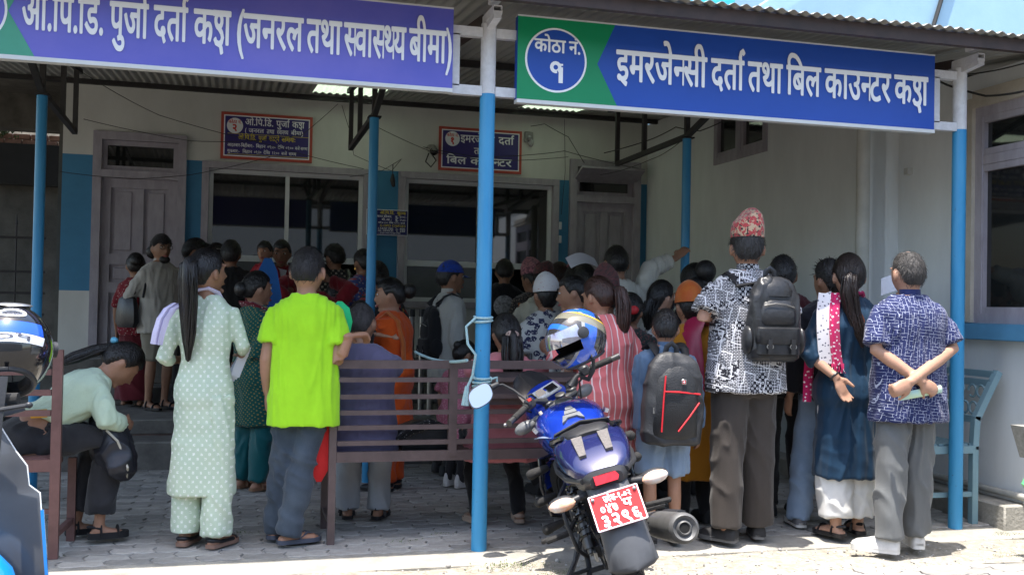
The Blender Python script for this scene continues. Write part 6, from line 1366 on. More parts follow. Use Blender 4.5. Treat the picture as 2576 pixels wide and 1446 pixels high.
# ---- man in navy polo
POLO=patt('navy_maze_print_polo',(.02,.03,.12),M_polo,.75); GREYT=fab('grey_trousers',(.130,.135,.135),.7); b,H=standing(2238,1392,0,(2297,628)); r=math.radians(2); b=b+np.array([.12,.02,0])
def exE(c):
    a=lp(2262,998,-.20,b,r); e=lp(2368,978,-.16,b,r)
    item('rolled_booklet','pale blue booklet held behind the back of the man in the polo','booklet',mat('pale_blue_print',(.35,.60,.68),.6,col2=(.60,.68,.30),vs_=9),c,lambda m:m.tube([a,a.lerp(e,.5),e],[.020,.021,.020],8,flat=(.35,1.1),up=(0,1,0)))
person('balding man in navy maze print polo and grey trousers, hands clasped behind his back',b,r,H,False,bw=1.08,skin=2,fine=True,head=(math.radians(-6),.02),
  la=(lp(2204,880,-.05,b,r),lp(2318,960,-.19,b,r)),lh=((.85,.05,-.45),(-.2,.9,.0)),ra=(lp(2396,876,-.05,b,r),lp(2290,960,-.22,b,r)),rh=((-.85,-.05,-.40),(.2,.9,.0)),curl=(.75,.8),
  legs=[((-.09,0,.5*H),(-.12,-.01,.275*H),(-.16,-.05,.06),(-.29,.08,.018)),((.09,0,.5*H),(.085,.02,.275*H),(.10,.03,.06),(.15,.16,.018))],
  top=dict(mat=POLO,hem=.435,straight=.118,sleeve=.86,sr=.070,collar=fab('navy_rib_collar',(.025,.035,.12)),name='polo_shirt'),bot=dict(mat=GREYT,r=(.102,.086,.074),cut=.95,fold=[(.020,(6,6,7),1,4)]),
  shoes=dict(kind='shoe',mat=mat('white_trainer',(.62,.60,.57),.6,var=.12,vs_=30),solemat=mat('white_rubber_sole',(.66,.65,.62),.6),sole=.034),
  hair=dict(t=.007,front=.70,back=-.52,side=.02,mat=HAIRG,rough=.0012,bald=1.1),extra=exE)
# ---- boy with school backpack
b,H=at_y(1674,5.72,0,782); r=math.radians(-5); NYL=mat('grey_nylon',(.022,.023,.025),.5,var=.2,vs_=9,bump=.3,bs=120)
def exF(c): pack('black and grey school backpack with red piping on the small boy',c,mat('dark_grey_nylon',(.036,.037,.040),.5,var=.2,vs_=9,bump=.3,bs=120),NYL,.37,.54,.16,-.075,.63*H,.0,.03,1)
person('small boy in blue denim jacket and denim shorts with a school backpack',b,r,H,False,bw=1.04,skin=0,fine=False,head=(math.radians(-18),.10),hscale=.96,
  top=dict(mat=DENIM,hem=.49,straight=.125,sleeve=1.9,sr=.066,cuff=.85,ease=.016,collar=True,name='denim_jacket'),bot=dict(mat=DENIML,r=(.105,.105,.10),cut=.46,name='shorts'),
  ra=(lp(1752,1000,-.02,b,r),lp(1755,1080,.02,b,r)),la=(lp(1612,970,.02,b,r),lp(1622,1050,.08,b,r)),
  shoes=dict(kind='shoe',mat=MATS['dark_trainer_mesh']),hair=dict(t=.013,front=.55,back=-.50,side=.0,rough=.002),extra=exF)
# ---- pink striped woman
PINKS=patt('coral_stripe_cotton',(.66,.2,.2),M_stripe,.85); b,H=at_y(1522,6.08,0,698); r=math.radians(8)
person('woman in coral pink striped tunic leaning an elbow on the brown bench',b,r,H,True,bw=1.26,skin=0,fine=True,lean=.10,head=(math.radians(20),.12),
  la=(lp(1400,905,.02,b,r),lp(1375,880,.20,b,r)),ra=(lp(1592,930,.03,b,r),lp(1560,960,.2,b,r)),
  top=dict(mat=PINKS,hem=.30,flare=.03,sleeve=1.2,sr=.070,ease=.014,name='tunic',fold=[(.016,(11,11,3),1,4),(.010,(9,9,14),1,0)]),bot=dict(mat=BLK,r=(.09,.07,.06)),shoes=dict(kind='flat',mat=MATS['black_leather']),
  hair=dict(t=.016,front=.55,back=-.5,side=-.02,mat=HAIRB,n=36,tails=[('ponytail',[(.03,-.10,.04),(.045,-.135,.03),(.05,-.145,-.06),(.045,-.135,-.17),(.04,-.13,-.25)],[.016,.036,.046,.040,.012],(1.1,.75))],knots=[('hair_tie',(.035,-.112,.035),(.020,.012,.020),BLK)]))
# ---- seated man in purple waistcoat
VEST=fab('purple_grey_waistcoat',(.115,.105,.185),.8); GREYL=fab('light_grey_trousers',(.36,.38,.41),.8)
def seated(px,ptop,Y,zs=.515): p=onY(px,ptop,Y); return np.array([p[0],Y,0.]),float(p[2])
def slegs(H,zs,sp=.10,kf=.42,ft=.40,dx=0): return [((s*.09,.03,zs+.09),(s*sp+dx,kf,zs+.05),(s*sp+dx,ft,.08),(s*(sp+.03)+dx,ft+.15,.015)) for s in(-1,1)]
b,zt=seated(905,760,6.30); r=math.radians(-14); H=(zt-.515-.10*.95)/.47
person('seated man in purple grey waistcoat with shaved head, back to the viewer',b,r,H,False,bw=1.16,skin=1,seat=.515,lean=.05,head=(math.radians(-8),.22),legs=slegs(H,.515),
  top=dict(mat=VEST,hem=.46,straight=.13,sleeve=0.62,sr=.075,name='waistcoat',fold=[(.012,(9,9,4),1,4)]),bot=dict(mat=GREYL,r=(.095,.075,.07)),shoes=dict(kind='sandal',mat=MATS['black_leather']),
  la=(lp(838,930,.10,b,r),lp(870,960,.33,b,r)),ra=(lp(985,935,.10,b,r),lp(950,960,.33,b,r)),hair=dict(t=.004,front=.62,back=-.5,side=0,mat=HAIRS,rough=.0006))
# ---- woman in orange holding a child
ORG=fab('orange_cotton',(.62,.085,.010),.85); b,H=standing(975,1232,0,(1008,703)); r=math.radians(62)
def exI(c):
    item('dupatta_scarf','sheer orange dupatta draped over the orange tunic','scarf',fab('sheer_orange',(.62,.16,.03),.7),c,lambda m:m.tube([c['up'](-.12,.06,.80),c['up'](-.12,-.02,.84),c['up'](-.11,-.09,.80),c['up'](-.10,-.13,.70),c['up'](-.09,-.14,.56)],[.04,.05,.06,.06,.05],8,flat=(.35,1.2)))
person('smiling woman in orange tunic with hair bun, seen in profile holding a toddler',b,r,H,True,bw=1.22,skin=0,face=2,head=(math.radians(12),.06),
  ra=(lp(1020,940,-.12,b,r),lp(930,900,-.25,b,r)),la=(lp(960,930,.2,b,r),lp(900,900,.2,b,r)),
  top=dict(mat=ORG,hem=.30,flare=.05,sleeve=1.25,sr=.066,name='tunic',fold=[(.018,(10,10,3),1,5),(.008,(12,12,14),1,0)]),bot=dict(mat=ORG,r=(.10,.095,.085)),shoes=dict(kind='flat',mat=MATS['black_leather']),
  hair=dict(t=.015,front=.55,back=-.5,side=-.02,knots=[('hair_bun',(0,-.135,.03),(.058,.048,.056),None)]),extra=exI)
bj=b; b=np.array(onY(905,800,b[1]-.22)); b[2]=float(onY(905,960,b[1])[2])
person('toddler with dark hair carried by the woman in orange',b,math.radians(-35),.74,False,bw=1.35,skin=0,child=True,hscale=.80,seat=.12,legs=[((-.05,.02,.17),(-.09,.14,.12),(-.09,.12,-.06),(-.09,.18,-.08)),((.05,.02,.17),(.09,.14,.12),(.09,.12,-.06),(.09,.18,-.08))],
  ra=(lp(935,838,.0,b,math.radians(-35)),lp(985,848,-.14,b,math.radians(-35))),top=dict(mat=BLK,hem=.45,sleeve=.5,sr=.09),bot=dict(mat=BLK,r=(.10,.09,.08)),hair=dict(t=.014,front=.5,back=-.5,side=.0))
# ---- woman in green brocade
GREEN=patt('green_gold_brocade',(.01,.09,.075),spots((.008,.075,.062),(.30,.22,.06),46,.34,None,.15)); TEALS=fab('teal_satin',(.004,.095,.105),.35); MAR=patt('maroon_floral_shawl',(.14,.01,.02),spots((.13,.008,.018),(.45,.40,.38),30,.28))
b,H=standing(632,1232,0,(632,685)); r=math.radians(-52)
def exK(c):
    up=c['up']
    item('shawl','maroon floral shawl with fringe over the green brocade kurta','shawl',MAR,c,lambda m:(m.tube([up(-.07,.08,.72),up(-.075,.03,.83),up(-.06,-.06,.845),up(.05,-.06,.85),up(.085,.03,.82),up(.09,.10,.70),up(.085,.13,.55),up(.08,.14,.42),up(.075,.14,.30)],[.05,.05,.045,.04,.05,.06,.065,.06,.05],8,flat=(.4,1.2))))
    item('bangles','red bangles on the forearm of the woman in green','bangle',mat('red_bangle',(.55,.02,.02),.3),c,lambda m:[m.tube([c['arms'][1][2].lerp(c['arms'][1][1],.12+.05*q)+V(0,.034*math.cos(t),.034*math.sin(t)) for t in [k*math.pi/8 for k in range(17)]],.006,6) for q in range(4)])
    item('necklace','green bead necklace on the smiling woman','necklace',mat('green_beads',(.02,.35,.10),.3,var=0),c,lambda m:m.tube([up(-.05,-.04,.85),up(-.055,.04,.82),up(0,.10,.76),up(.055,.04,.82),up(.05,-.04,.85)],.008,6))
person('smiling woman in green brocade kurta and teal trousers, face turned right',b,r,H,True,bw=1.08,skin=0,face=2,head=(math.radians(-14),.02),
  ra=(lp(640,905,-.18,b,r),lp(668,850,-.10,b,r)),la=(lp(610,900,.2,b,r),lp(660,880,.15,b,r)),
  top=dict(mat=GREEN,hem=.30,flare=.03,sleeve=1.6,sr=.056,name='kurta'),bot=dict(mat=TEALS,r=(.10,.095,.07)),shoes=dict(kind='sandal',mat=mat('tan_leather',(.22,.12,.07),.5)),
  hair=dict(t=.015,front=.52,back=-.5,side=-.05,knots=[('hair_bun',(0,-.12,.0),(.05,.04,.05),None)]),extra=exK)
# ---- seated woman in pink on the bench
PINK=fab('salmon_pink_cotton',(.58,.20,.22),.85); b,zt=seated(1275,792,6.30); r=math.radians(2); H=(zt-.515-.095)/.47
person('seated woman in salmon pink with scrunchie ponytail on the brown bench',b,r,H,True,bw=1.16,skin=1,seat=.515,head=(0,.08),legs=slegs(H,.515,.14,.40,.10),
  top=dict(mat=PINK,hem=.42,straight=.135,flare=.03,sleeve=1.3,sr=.065,name='kurta'),bot=dict(mat=BLK,r=(.085,.06,.05)),shoes=dict(kind='flat',mat=mat('beige_flat',(.40,.29,.22),.7)),
  la=(lp(1190,930,.10,b,r),lp(1220,980,.32,b,r)),ra=(lp(1360,930,.10,b,r),lp(1330,980,.32,b,r)),
  hair=dict(t=.015,front=.55,back=-.6,side=-.1,n=36,tails=[('ponytail',[(0,-.09,.0),(0,-.13,-.02),(0,-.14,-.12),(0,-.14,-.24),(0,-.14,-.34)],[.04,.055,.06,.05,.02],(1.1,.6))],knots=[('scrunchie',(0,-.128,-.005),(.042,.022,.026),patt('speckled_scrunchie',(.4,.3,.25),spots((.42,.30,.25),(.05,.03,.03),90,.4)))]))
# ---- seated girl in mint knit bent forward on the left bench
KNIT=fab('mint_pointelle_knit',(.50,.62,.47),.95,bump=.5); b=np.array([-1.05,6.24,0.]); r=math.radians(-66); H=1.60
def exS(c):
    P=c['P']; 
    hb=thing('leather_handbag','open charcoal leather handbag with pale piping on the lap of the girl in mint knit','bag',c['loc'],c['rz'])
    mb=MB(); mb.rings([[V(.02+x*k+o,.40+y*k+o*.4,z) for x,y in [(.15*math.copysign(abs(math.cos(t))**.7,math.cos(t)),.09*math.copysign(abs(math.sin(t))**.7,math.sin(t))) for t in [q*math.pi/9 for q in range(18)]]] for z,k,o in ((.72,.55,0),(.69,.95,.01),(.60,1.1,.03),(.50,1.15,.06),(.42,1.0,.09),(.38,.6,.10))])
    link('bag_body',fuse(mb,'bag',mat('charcoal_bag_leather',(.020,.021,.028),.4,var=.2,bump=.15),.010,3,[(.03,(8,8,8),1,3)],4),hb)
    part('piping',mat('cream_piping',(.45,.42,.35),.7),hb,lambda m:m.tube([(.20,.35,.66),(.24,.40,.60),(.22,.44,.52),(.27,.45,.45),(.20,.47,.38),(.10,.44,.34),(.02,.40,.36)],.007,6)); part('handle',mat('charcoal_bag_leather',(.020,.021,.028),.4),hb,lambda m:m.tube([(-.05,.36,.70),(-.02,.36,.80),(.08,.38,.80),(.12,.40,.70)],.009,6))
person('girl in mint knit top and dark jeans seated on the left bench, bent forward',b,r,H,True,bw=1.0,skin=0,seat=.535,lean=.88,head=(math.radians(-4),.45),legs=[((-.09,.04,.62),(-.12,.40,.60),(-.14,.30,.10),(-.12,.44,.02)),((.09,.04,.62),(.10,.40,.60),(.08,.36,.10),(.10,.50,.03))],
  top=dict(mat=KNIT,hem=.60,sleeve=1.9,sr=.070,cuff=.8,name='knit_top',ease=.014),bot=dict(mat=fab('charcoal_jeans',(.018,.018,.021),c2=(.03,.03,.034)),r=(.105,.085,.085),cut=.92),shoes=dict(kind='sandal',mat=mat('black_foam',(.015,.015,.017),.8),sole=.035),
  la=((-.22,.34,.74),(-.06,.46,.68)),ra=((.22,.34,.72),(.12,.46,.68)),
  hair=dict(t=.016,front=.5,back=-.6,side=-.1,tails=[('ponytail',[(-.02,-.10,.02),(-.03,-.135,-.06),(-.04,-.165,-.16),(-.05,-.19,-.27)],[.03,.04,.04,.015],(1,.7))],knots=[('blue_clip',(-.02,-.12,.05),(.035,.02,.018),mat('blue_clip',(.10,.35,.50),.4,var=0))]),extra=exS)
# ---------------------------------------------------------------- the crowd at the counters
def crowd(label,px,ptop,Y,z,rdeg,female=False,**kw):
    kw.setdefault('lean',random.uniform(-.02,.13)); kw.setdefault('roll',random.uniform(-.07,.07)); kw.setdefault('head',(random.uniform(-.5,.5),random.uniform(-.05,.25)))
    b,H=at_y(px,Y,z,ptop); return person(label,b,math.radians(rdeg),max(H,.9),female,**kw)
BUN=lambda r=.05,y=-.125,z=.03:[('hair_bun',(0,y,z),(r,r*.85,r),None)]
SH=lambda **k:dict(dict(t=.012,front=.6,back=-.5,side=.02,rough=.002),**k)
LH=lambda **k:dict(dict(t=.015,front=.55,back=-.55,side=-.05),**k)
KHA=fab('khaki_shorts',(.20,.18,.14)); BEI=fab('beige_linen',(.42,.40,.36)); REDS=fab('crimson_knit',(.20,.012,.018)); MARO=fab('maroon_cloth',(.10,.010,.016)); DARK=fab('charcoal_cotton',(.022,.021,.022)); BOTD=dict(mat=DARK); SHOD=dict(kind='shoe',mat=MATS['dark_trainer_mesh'])
b,H=standing(395,1030,.36,(405,592)); r=math.radians(-140)
def exL(c):
    hd=c['hd']
    item('glasses','black rimmed glasses worn by the man in the dark beanie','glasses',BLKP,c,lambda m:[m.tube([hd((s*.033+.024*math.cos(t),.100,.012+.018*math.sin(t))) for t in [k*math.pi/7 for k in range(15)]],.003,5) for s in(-1,1)])
    item('shoulder_bag','black shoulder bag hanging behind the man in the beige shirt','bag',BLL,c,lambda m:(m.rings([[V(.25+x*k,-.13+y*k,z*H) for x,y in ((-.05,-.06),(-.02,-.13),(.04,-.13),(.06,-.05),(.06,.06),(.03,.13),(-.02,.13),(-.05,.06))] for z,k in ((.645,.55),(.63,.8),(.56,1),(.50,1.05),(.47,.8))]),m.tube([V(.25,-.05,.66*H),c['up'](.13,0,.825),V(.22,.05,.64*H)],.012,6)))
person('man in dark beanie, glasses and beige shirt standing before the left door',b,r,H,False,skin=1,face=1,head=(math.radians(-12),.0),top=dict(mat=BEI,hem=.44,straight=.115,sleeve=1.35,sr=.062,collar=True),bot=dict(mat=KHA,r=(.10,.09,.085),cut=.48,name='shorts'),shoes=dict(kind='sandal',mat=MATS['black_leather']),la=(V(-.25,-.10,.64*H),V(-.10,-.20,.58*H)),ra=(V(.25,-.12,.64*H),V(.10,-.2,.58*H)),
  hair=dict(t=.018,front=.42,back=-.2,side=.15,mat=fab('dark_knit_beanie',(.018,.016,.017)),knots=[('hair_bun',(.0,-.16,-.02),(.06,.05,.06),HAIR),('beard',(0,.072,-.090),(.048,.034,.034),HAIR)]),extra=exL)
crowd('woman in maroon skirt half hidden behind the man in the beanie',345,640,10.55,.36,-20,True,skin=1,top=dict(mat=patt('red_print_blouse',(.2,.02,.03),spots((.16,.012,.02),(.3,.22,.2),30,.3)),hem=.47,sleeve=.9),bot=dict(kind='skirt',mat=MARO,name='skirt',wb=.12),hair=LH(knots=BUN()))
crowd('man in dark red shirt at the left of the counter queue',470,600,10.5,.36,-60,False,skin=1,face=1,top=dict(mat=REDS,sleeve=.6,sr=.07),bot=BOTD,shoes=SHOD,hair=SH(t=.018))
crowd('person in black with short hair left of the girl with the hair clip',520,614,10.85,.36,-15,False,skin=1,top=dict(mat=BLK,sleeve=.6),bot=BOTD,shoes=SHOD,hair=SH())
crowd('girl in black with a pale hair clip in the counter queue',556,614,10.55,.36,5,True,skin=1,top=dict(mat=BLK,sleeve=1.2),bot=BOTD,shoes=SHOD,hair=LH(t=.02,knots=[('hair_clip',(0,-.125,.05),(.04,.008,.006),STEEL)]))
crowd('man in black T-shirt with faded print, second from the left counter window',592,607,10.05,.36,8,False,skin=1,bw=1.06,top=dict(mat=patt('black_tee_print',(.02,.02,.02),spots((.014,.014,.015),(.06,.06,.06),14,.18)),sleeve=.6,sr=.07),bot=BOTD,shoes=SHOD,hair=SH(t=.018))
def exQ(c):
    def pp(m):
        for k in range(3): m.box(c['up'](.02+.02*k,.30-.004*k,.80-.01*k),(.15,.003,.17),Matrix.Rotation(.05*k-.25,3,'Y')@Matrix.Rotation(.3,3,'X'))
    item('papers','white papers held up by the woman in red facing the viewer','papers',mat('printed_paper',(.55,.55,.55),.8,col2=(.42,.42,.44),vs_=30),c,pp)
c=crowd('woman in red facing the viewer and reading papers by the left window',713,604,10.3,.36,172,True,skin=1,face=1,bw=1.05,head=(0,.12),top=dict(mat=REDS,sleeve=1.6,hem=.40),bot=dict(kind='skirt',mat=MARO,name='skirt'),la=(V(-.22,.05,1.05),V(-.03,.28,1.22)),ra=(V(.26,.10,1.0),V(.20,.26,1.10)),hair=LH(t=.010,knots=BUN()),extra=exQ)
b=np.array(onY(664,720,9.95)); b[2]=float(onY(664,760,9.95)[2])
person('small child in sparkly red held up beside the woman with papers',b,math.radians(155),.72,False,bw=1.35,skin=0,child=True,face=1,hscale=.86,seat=.10,legs=[((-.05,.02,.15),(-.09,.14,.10),(-.09,.12,-.06),(-.09,.18,-.08)),((.05,.02,.15),(.09,.14,.10),(.09,.12,-.06),(.09,.18,-.08))],top=dict(mat=fab('sequin_red',(.30,.01,.02),.4),hem=.45,sleeve=1.8,sr=.085),bot=dict(mat=MARO,r=(.10,.09,.08)),hair=dict(t=.012,front=.45,back=-.5,side=.0,rough=.003))
b,H=at_y(790,8.75,0,652); r=0
person('person in crimson cardigan with elbows out, behind the man in lime',b,0,H,True,bw=1.1,skin=1,top=dict(mat=REDS,sleeve=1.9,sr=.062,hem=.44,name='cardigan'),bot=BOTD,shoes=SHOD,la=(lp(688,722,.02,b,0),lp(745,700,.22,b,0)),ra=(lp(885,728,.02,b,0),lp(830,705,.22,b,0)),hair=LH())
tag(part('blue_bag',fab('royal_blue_cloth',(.02,.10,.30)),None,lambda m:m.rings([[V(x*k,y*k,z) for x,y in ((-.09,-.05),(.09,-.05),(.09,.05),(-.09,.05))] for z,k in ((.3,.3),(.2,.8),(.0,1.2),(-.25,1.3),(-.3,1.0))])),'royal blue cloth bag between the green kurta and the lime T-shirt','bag').location=V(*onY(672,745,8.3))
crowd('man with ruffled hair in dark diamond print and a black backpack',853,616,10.2,.36,4,False,skin=1,top=dict(mat=patt('diamond_knit',(.1,.1,.1),lambda N,L,mix,ma,tex,mp:mix(ma('LESS_THAN',vor(tex,26,.785,(1,1,1),'MANHATTAN').outputs['Distance'],.36),(.02,.02,.02),(.30,.27,.22))),sleeve=1.9),bot=BOTD,shoes=SHOD,hair=SH(t=.022,rough=.006),extra=lambda c:pack('black leather backpack on the man with ruffled hair',c,BLL,BLL,.30,.40,.12,-.10,.66*c['H']))
crowd('woman in blue and red floral top with gold earring, behind the middle inner post',912,630,9.75,.36,35,True,skin=1,bw=1.1,top=dict(mat=patt('blue_red_floral',(.1,.1,.3),spots((.05,.07,.22),(.35,.05,.04),36,.42,(.30,.28,.30))),sleeve=.9,hem=.40),bot=BOTD,shoes=SHOD,hair=LH(knots=BUN(.045)+[('earring',(.085,.0,-.05),(.006,.012,.014),mat('gold_ring',(.8,.45,.1),.3,metal=1,var=0)),('earring',(-.085,.0,-.05),(.006,.012,.014),MATS['gold_ring'])]))
crowd('woman in red flower print with hair bun, right of the middle inner post',966,655,8.85,0,25,True,skin=1,bw=1.1,top=dict(mat=patt('red_flower_print',(.2,.02,.02),spots((.02,.02,.022),(.40,.03,.03),20,.45,(.45,.25,.05))),sleeve=1.2,hem=.30),bot=BOTD,shoes=SHOD,hair=LH(knots=BUN(.05,-.12,-.04)))
b,H=at_y(1132,8.35,0,655); r=math.radians(-82)
def exV(c): pack('flat black backpack on the man in the blue cap',c,BLK,BLK,.28,.44,.13,-.085,.66*c['H'])
person('man in royal blue cap and pale grey shirt in profile, facing right',b,r,H,False,bw=.98,skin=1,face=1,head=(math.radians(10),.02),top=dict(mat=fab('pale_grey_shirt',(.40,.40,.37)),sleeve=1.8,sr=.062,hem=.45,straight=.112,collar=True),bot=BOTD,shoes=SHOD,ra=(V(.23,-.02,.63*H),V(.22,.10,.49*H)),hair=SH(),hat=cap(fab('royal_blue_cap',(.015,.055,.34))),extra=exV)
crowd('little girl in pink print dress with a hair bun behind the brown bench',1152,872,7.75,0,-55,True,skin=1,child=True,face=1,hscale=.92,bw=1.25,top=dict(mat=patt('pink_print_dress',(.45,.15,.2),spots((.42,.13,.18),(.55,.30,.33),50,.35)),sleeve=.8,sr=.085,hem=.32,flare=.03),bot=BOTD,shoes=dict(kind='shoe',mat=MATS['white_trainer']),hair=LH(knots=BUN(.036,-.10,.06)))
crowd('person in black T-shirt with a white round print on the back',1262,655,9.6,.36,0,False,skin=1,bw=1.05,top=dict(mat=BLK,sleeve=.6,sr=.07,hem=.45),bot=BOTD,shoes=SHOD,hair=SH(t=.018),extra=lambda c:item('back_print','white round print on the back of a black T-shirt','print',mat('white_tee_print',(.42,.42,.42),.9,var=.4,vs_=40),c,lambda m:m.lathe([(.105,0),(.10,.004),(.0,.006)],c['up'](-.02,-.145,.70),(0,-1,.05),24)))
crowd('man in pink patterned topi with an orange scarf over his shoulder',1337,672,9.1,.23,10,False,skin=1,top=dict(mat=patt('dark_small_print',(.05,.04,.04),spots((.03,.026,.026),(.22,.18,.14),60,.35)),sleeve=1.5,hem=.40),bot=BOTD,shoes=SHOD,hair=LH(t=.012),hat=topi(patt('pink_dhaka',(.3,.12,.14),lambda N,L,mix,ma,tex,mp:mix(ma('GREATER_THAN',tex('ShaderNodeTexNoise',40).outputs[0],.5),(.34,.14,.16),(.14,.06,.08))),.12,.4),extra=lambda c:item('orange_scarf','burnt orange scarf hanging down the back near the middle post','scarf',fab('burnt_orange_cloth',(.36,.09,.015)),c,lambda m:m.tube([c['up'](-.12,.05,.80),c['up'](-.125,-.06,.80),c['up'](-.13,-.12,.70),c['up'](-.13,-.13,.55)],[.035,.045,.05,.05],8,flat=(.3,1.1))))
crowd('man in dark topi and cream shirt, arm akimbo by the right counter',1383,668,8.9,0,-5,False,skin=1,bw=1.1,top=dict(mat=fab('cream_shirt',(.56,.53,.42)),sleeve=1.8,sr=.068,hem=.46),la=(V(-.36,-.02,1.10),V(-.16,.12,.98)),bot=BOTD,shoes=SHOD,hair=SH(),hat=topi(TOPI2,.11,.2))
FLO=patt('navy_rose_print_dress',(.3,.3,.3),M_floral,.85)
def headscarf(m):
    def f(P,hd,R,hs):
        g=MB(); g.rings([[hd(headpt(math.pi+u,v,.022+.018*max(0,v))+V(0,-.01,0)) for u in [-1.55+3.1*i/20 for i in range(21)]]+[hd(headpt(math.pi+u,v,.012+.018*max(0,v))+V(0,-.01,0)) for u in [1.55-3.1*i/20 for i in range(21)]] for v in (.15,.35,.6,.85,1.1,1.35,1.55)])
        g.build('head_scarf',m,P); 
    return f
crowd('woman in navy rose print dress with a white headscarf',1388,700,7.35,0,6,True,skin=1,bw=1.12,top=dict(mat=FLO,hem=.22,flare=.05,sleeve=.85,sr=.070,name='dress'),bot=BOTD,shoes=SHOD,hair=LH(back=-.8),hat=headscarf(patt('white_rosebud_scarf',(.6,.6,.6),spots((.52,.51,.50),(.4,.1,.12),40,.22))),extra=lambda c:item('handbag','dark shoulder bag on the woman in the rose print dress','bag',BLL,c,lambda m:(m.box((-.20,-.02,.80),(.07,.24,.2),bev=.03),m.tube([(-.20,-.1,.88),c['up'](-.12,0,.82),(-.20,.08,.88)],.010,6))))
crowd('man with black hair in grey T-shirt at the right counter',1442,662,8.6,0,0,False,skin=0,top=dict(mat=fab('warm_grey_tee',(.27,.25,.22)),sleeve=.6,sr=.07),bot=BOTD,shoes=SHOD,hair=SH(t=.016))
crowd('woman with a pink clip in her hair near the right counter',1408,660,9.3,.23,0,True,skin=1,top=dict(mat=fab('dusty_rose',(.25,.12,.12)),sleeve=1.),bot=BOTD,shoes=SHOD,hair=LH(mat=HAIRB,knots=[('hair_clip',(.02,-.13,.06),(.04,.015,.018),PINK)]))
def exPap(c):
    item('paper_sheet','white sheet of paper curved over a head at the right counter','papers',MATS['white_paper'],c,lambda m:sheetm(m,[[V(-.16+.05*i,.10-.03*j,1.02*c['H']+.05*math.sin(i*.5)-.10*j*.3) for j in range(4)] for i in range(7)],.003))
crowd('person holding a sheet of paper over the head near the right door',1478,660,8.25,0,15,True,skin=0,top=dict(mat=fab('pale_print',(.45,.38,.33)),sleeve=1.2),bot=BOTD,shoes=SHOD,ra=(V(.26,.05,1.38),V(.14,.05,1.58)),hair=LH(),extra=exPap)
b,H=at_y(1552,7.85,0,614); r=math.radians(2)
person('youth in white sweatshirt with his right arm stretched out to the inner post',b,r,H,False,bw=1.06,skin=0,head=(math.radians(-10),.1),top=dict(mat=fab('white_sweatshirt',(.60,.59,.53)),sleeve=1.75,sr=.072,cuff=.72,hem=.46,straight=.12,fold=[(.022,(7,7,5),1,5)]),bot=BOTD,shoes=SHOD,ra=(lp(1636,676,.04,b,r),lp(1702,648,.12,b,r)),rh=((.30,.05,.25),(.5,.6,-.3)),la=(lp(1485,760,.03,b,r),lp(1500,850,.1,b,r)),hair=SH(t=.013))
crowd('old man in dark woven topi behind the woman in coral stripes',1527,708,7.05,0,0,False,skin=1,top=dict(mat=DARK,sleeve=1.5),bot=BOTD,shoes=SHOD,hair=SH(),hat=topi(TOPI2,.13,.55))
crowd('woman with glasses and floral scarf looking left behind the coral stripes',1460,692,7.0,0,50,True,skin=0,face=1,head=(.3,.1),top=dict(mat=patt('peach_floral',(.6,.5,.45),spots((.55,.46,.40),(.45,.12,.08),30,.32)),sleeve=1.2,hem=.40),bot=BOTD,shoes=SHOD,hair=LH(t=.012,knots=BUN(.045)))
def exM(c):
    item('face_mask','black face mask worn by the woman with white collar','mask',BLK,c,lambda m:(m.rings([[c['hd'](headpt(u,v,.016)) for u in [-1.15+2.3*i/12 for i in range(13)]]+[c['hd'](headpt(u,v,.006)) for u in [1.15-2.3*i/12 for i in range(13)]] for v in (-.95,-.7,-.45,-.2,-.08)]),m.tube([c['hd'](headpt(-1.1,-.2,.01)),c['hd']((-.08,-.01,-.01))],.002,4)))
crowd('woman in white collared shirt with a black face mask, looking right',1662,708,7.1,0,-75,True,skin=2,face=1,head=(.1,.02),top=dict(mat=WHITEF,sleeve=.8,collar=True,hem=.46),bot=BOTD,shoes=SHOD,hair=LH(t=.014,tails=[('long_hair',[(0,-.08,-.02),(0,-.11,-.10),(0,-.11,-.20)],[.06,.06,.03],(1.1,.7))]),extra=exM)
crowd('girl in dark green print with a red flower in her hair',1597,745,6.75,0,-10,True,skin=1,bw=1.05,top=dict(mat=patt('dark_green_print',(.03,.04,.04),spots((.02,.03,.028),(.16,.05,.05),60,.4)),sleeve=1.2,hem=.30),bot=BOTD,shoes=SHOD,hair=LH(t=.025,knots=BUN(.055,-.11,-.03)+[('red_flower',(.06,-.15,.0),(.035,.02,.03),mat('red_hair_flower',(.45,.015,.02),.6,var=.2,vs_=40))]))
MUS=fab('mustard_cloth',(.36,.15,.010)); 
def exMu(c):
    up=c['up']
    item('maroon_dupatta','shiny maroon dupatta over the mustard kurta beside the boy','scarf',mat('maroon_satin',(.20,.006,.035),.35,col2=(.30,.02,.06),vs_=9),c,lambda m:m.tube([up(.10,-.05,.84),up(-.0,-.10,.86),up(-.07,-.12,.80),up(-.085,-.145,.68),up(-.085,-.15,.55)],[.04,.06,.065,.07,.06],8,flat=(.35,1.3)))
crowd('woman in long mustard kurta with an orange headscarf beside the patchwork shirt',1752,724,6.2,0,2,True,skin=0,bw=1.15,top=dict(mat=MUS,hem=.20,flare=.04,sleeve=1.5,sr=.062,fold=[(.020,(9,9,2.2),1,3)]),bot=dict(mat=BLK,r=(.085,.07,.055)),shoes=SHOD,hair=LH(back=-.8),hat=headscarf(fab('rust_orange_chiffon',(.38,.06,.010),.5,c2=(.40,.14,.02),vs_=14)),extra=exMu)
crowd('woman with big loose black hair bun in front of the right grey wall',1774,668,7.2,0,0,True,skin=1,bw=1.05,top=dict(mat=BLK,sleeve=1.2),bot=BOTD,shoes=SHOD,hair=LH(t=.035,knots=BUN(.075,-.12,.08)+[('hair_knot',(-.07,-.10,-.02),(.06,.05,.06),None)]))
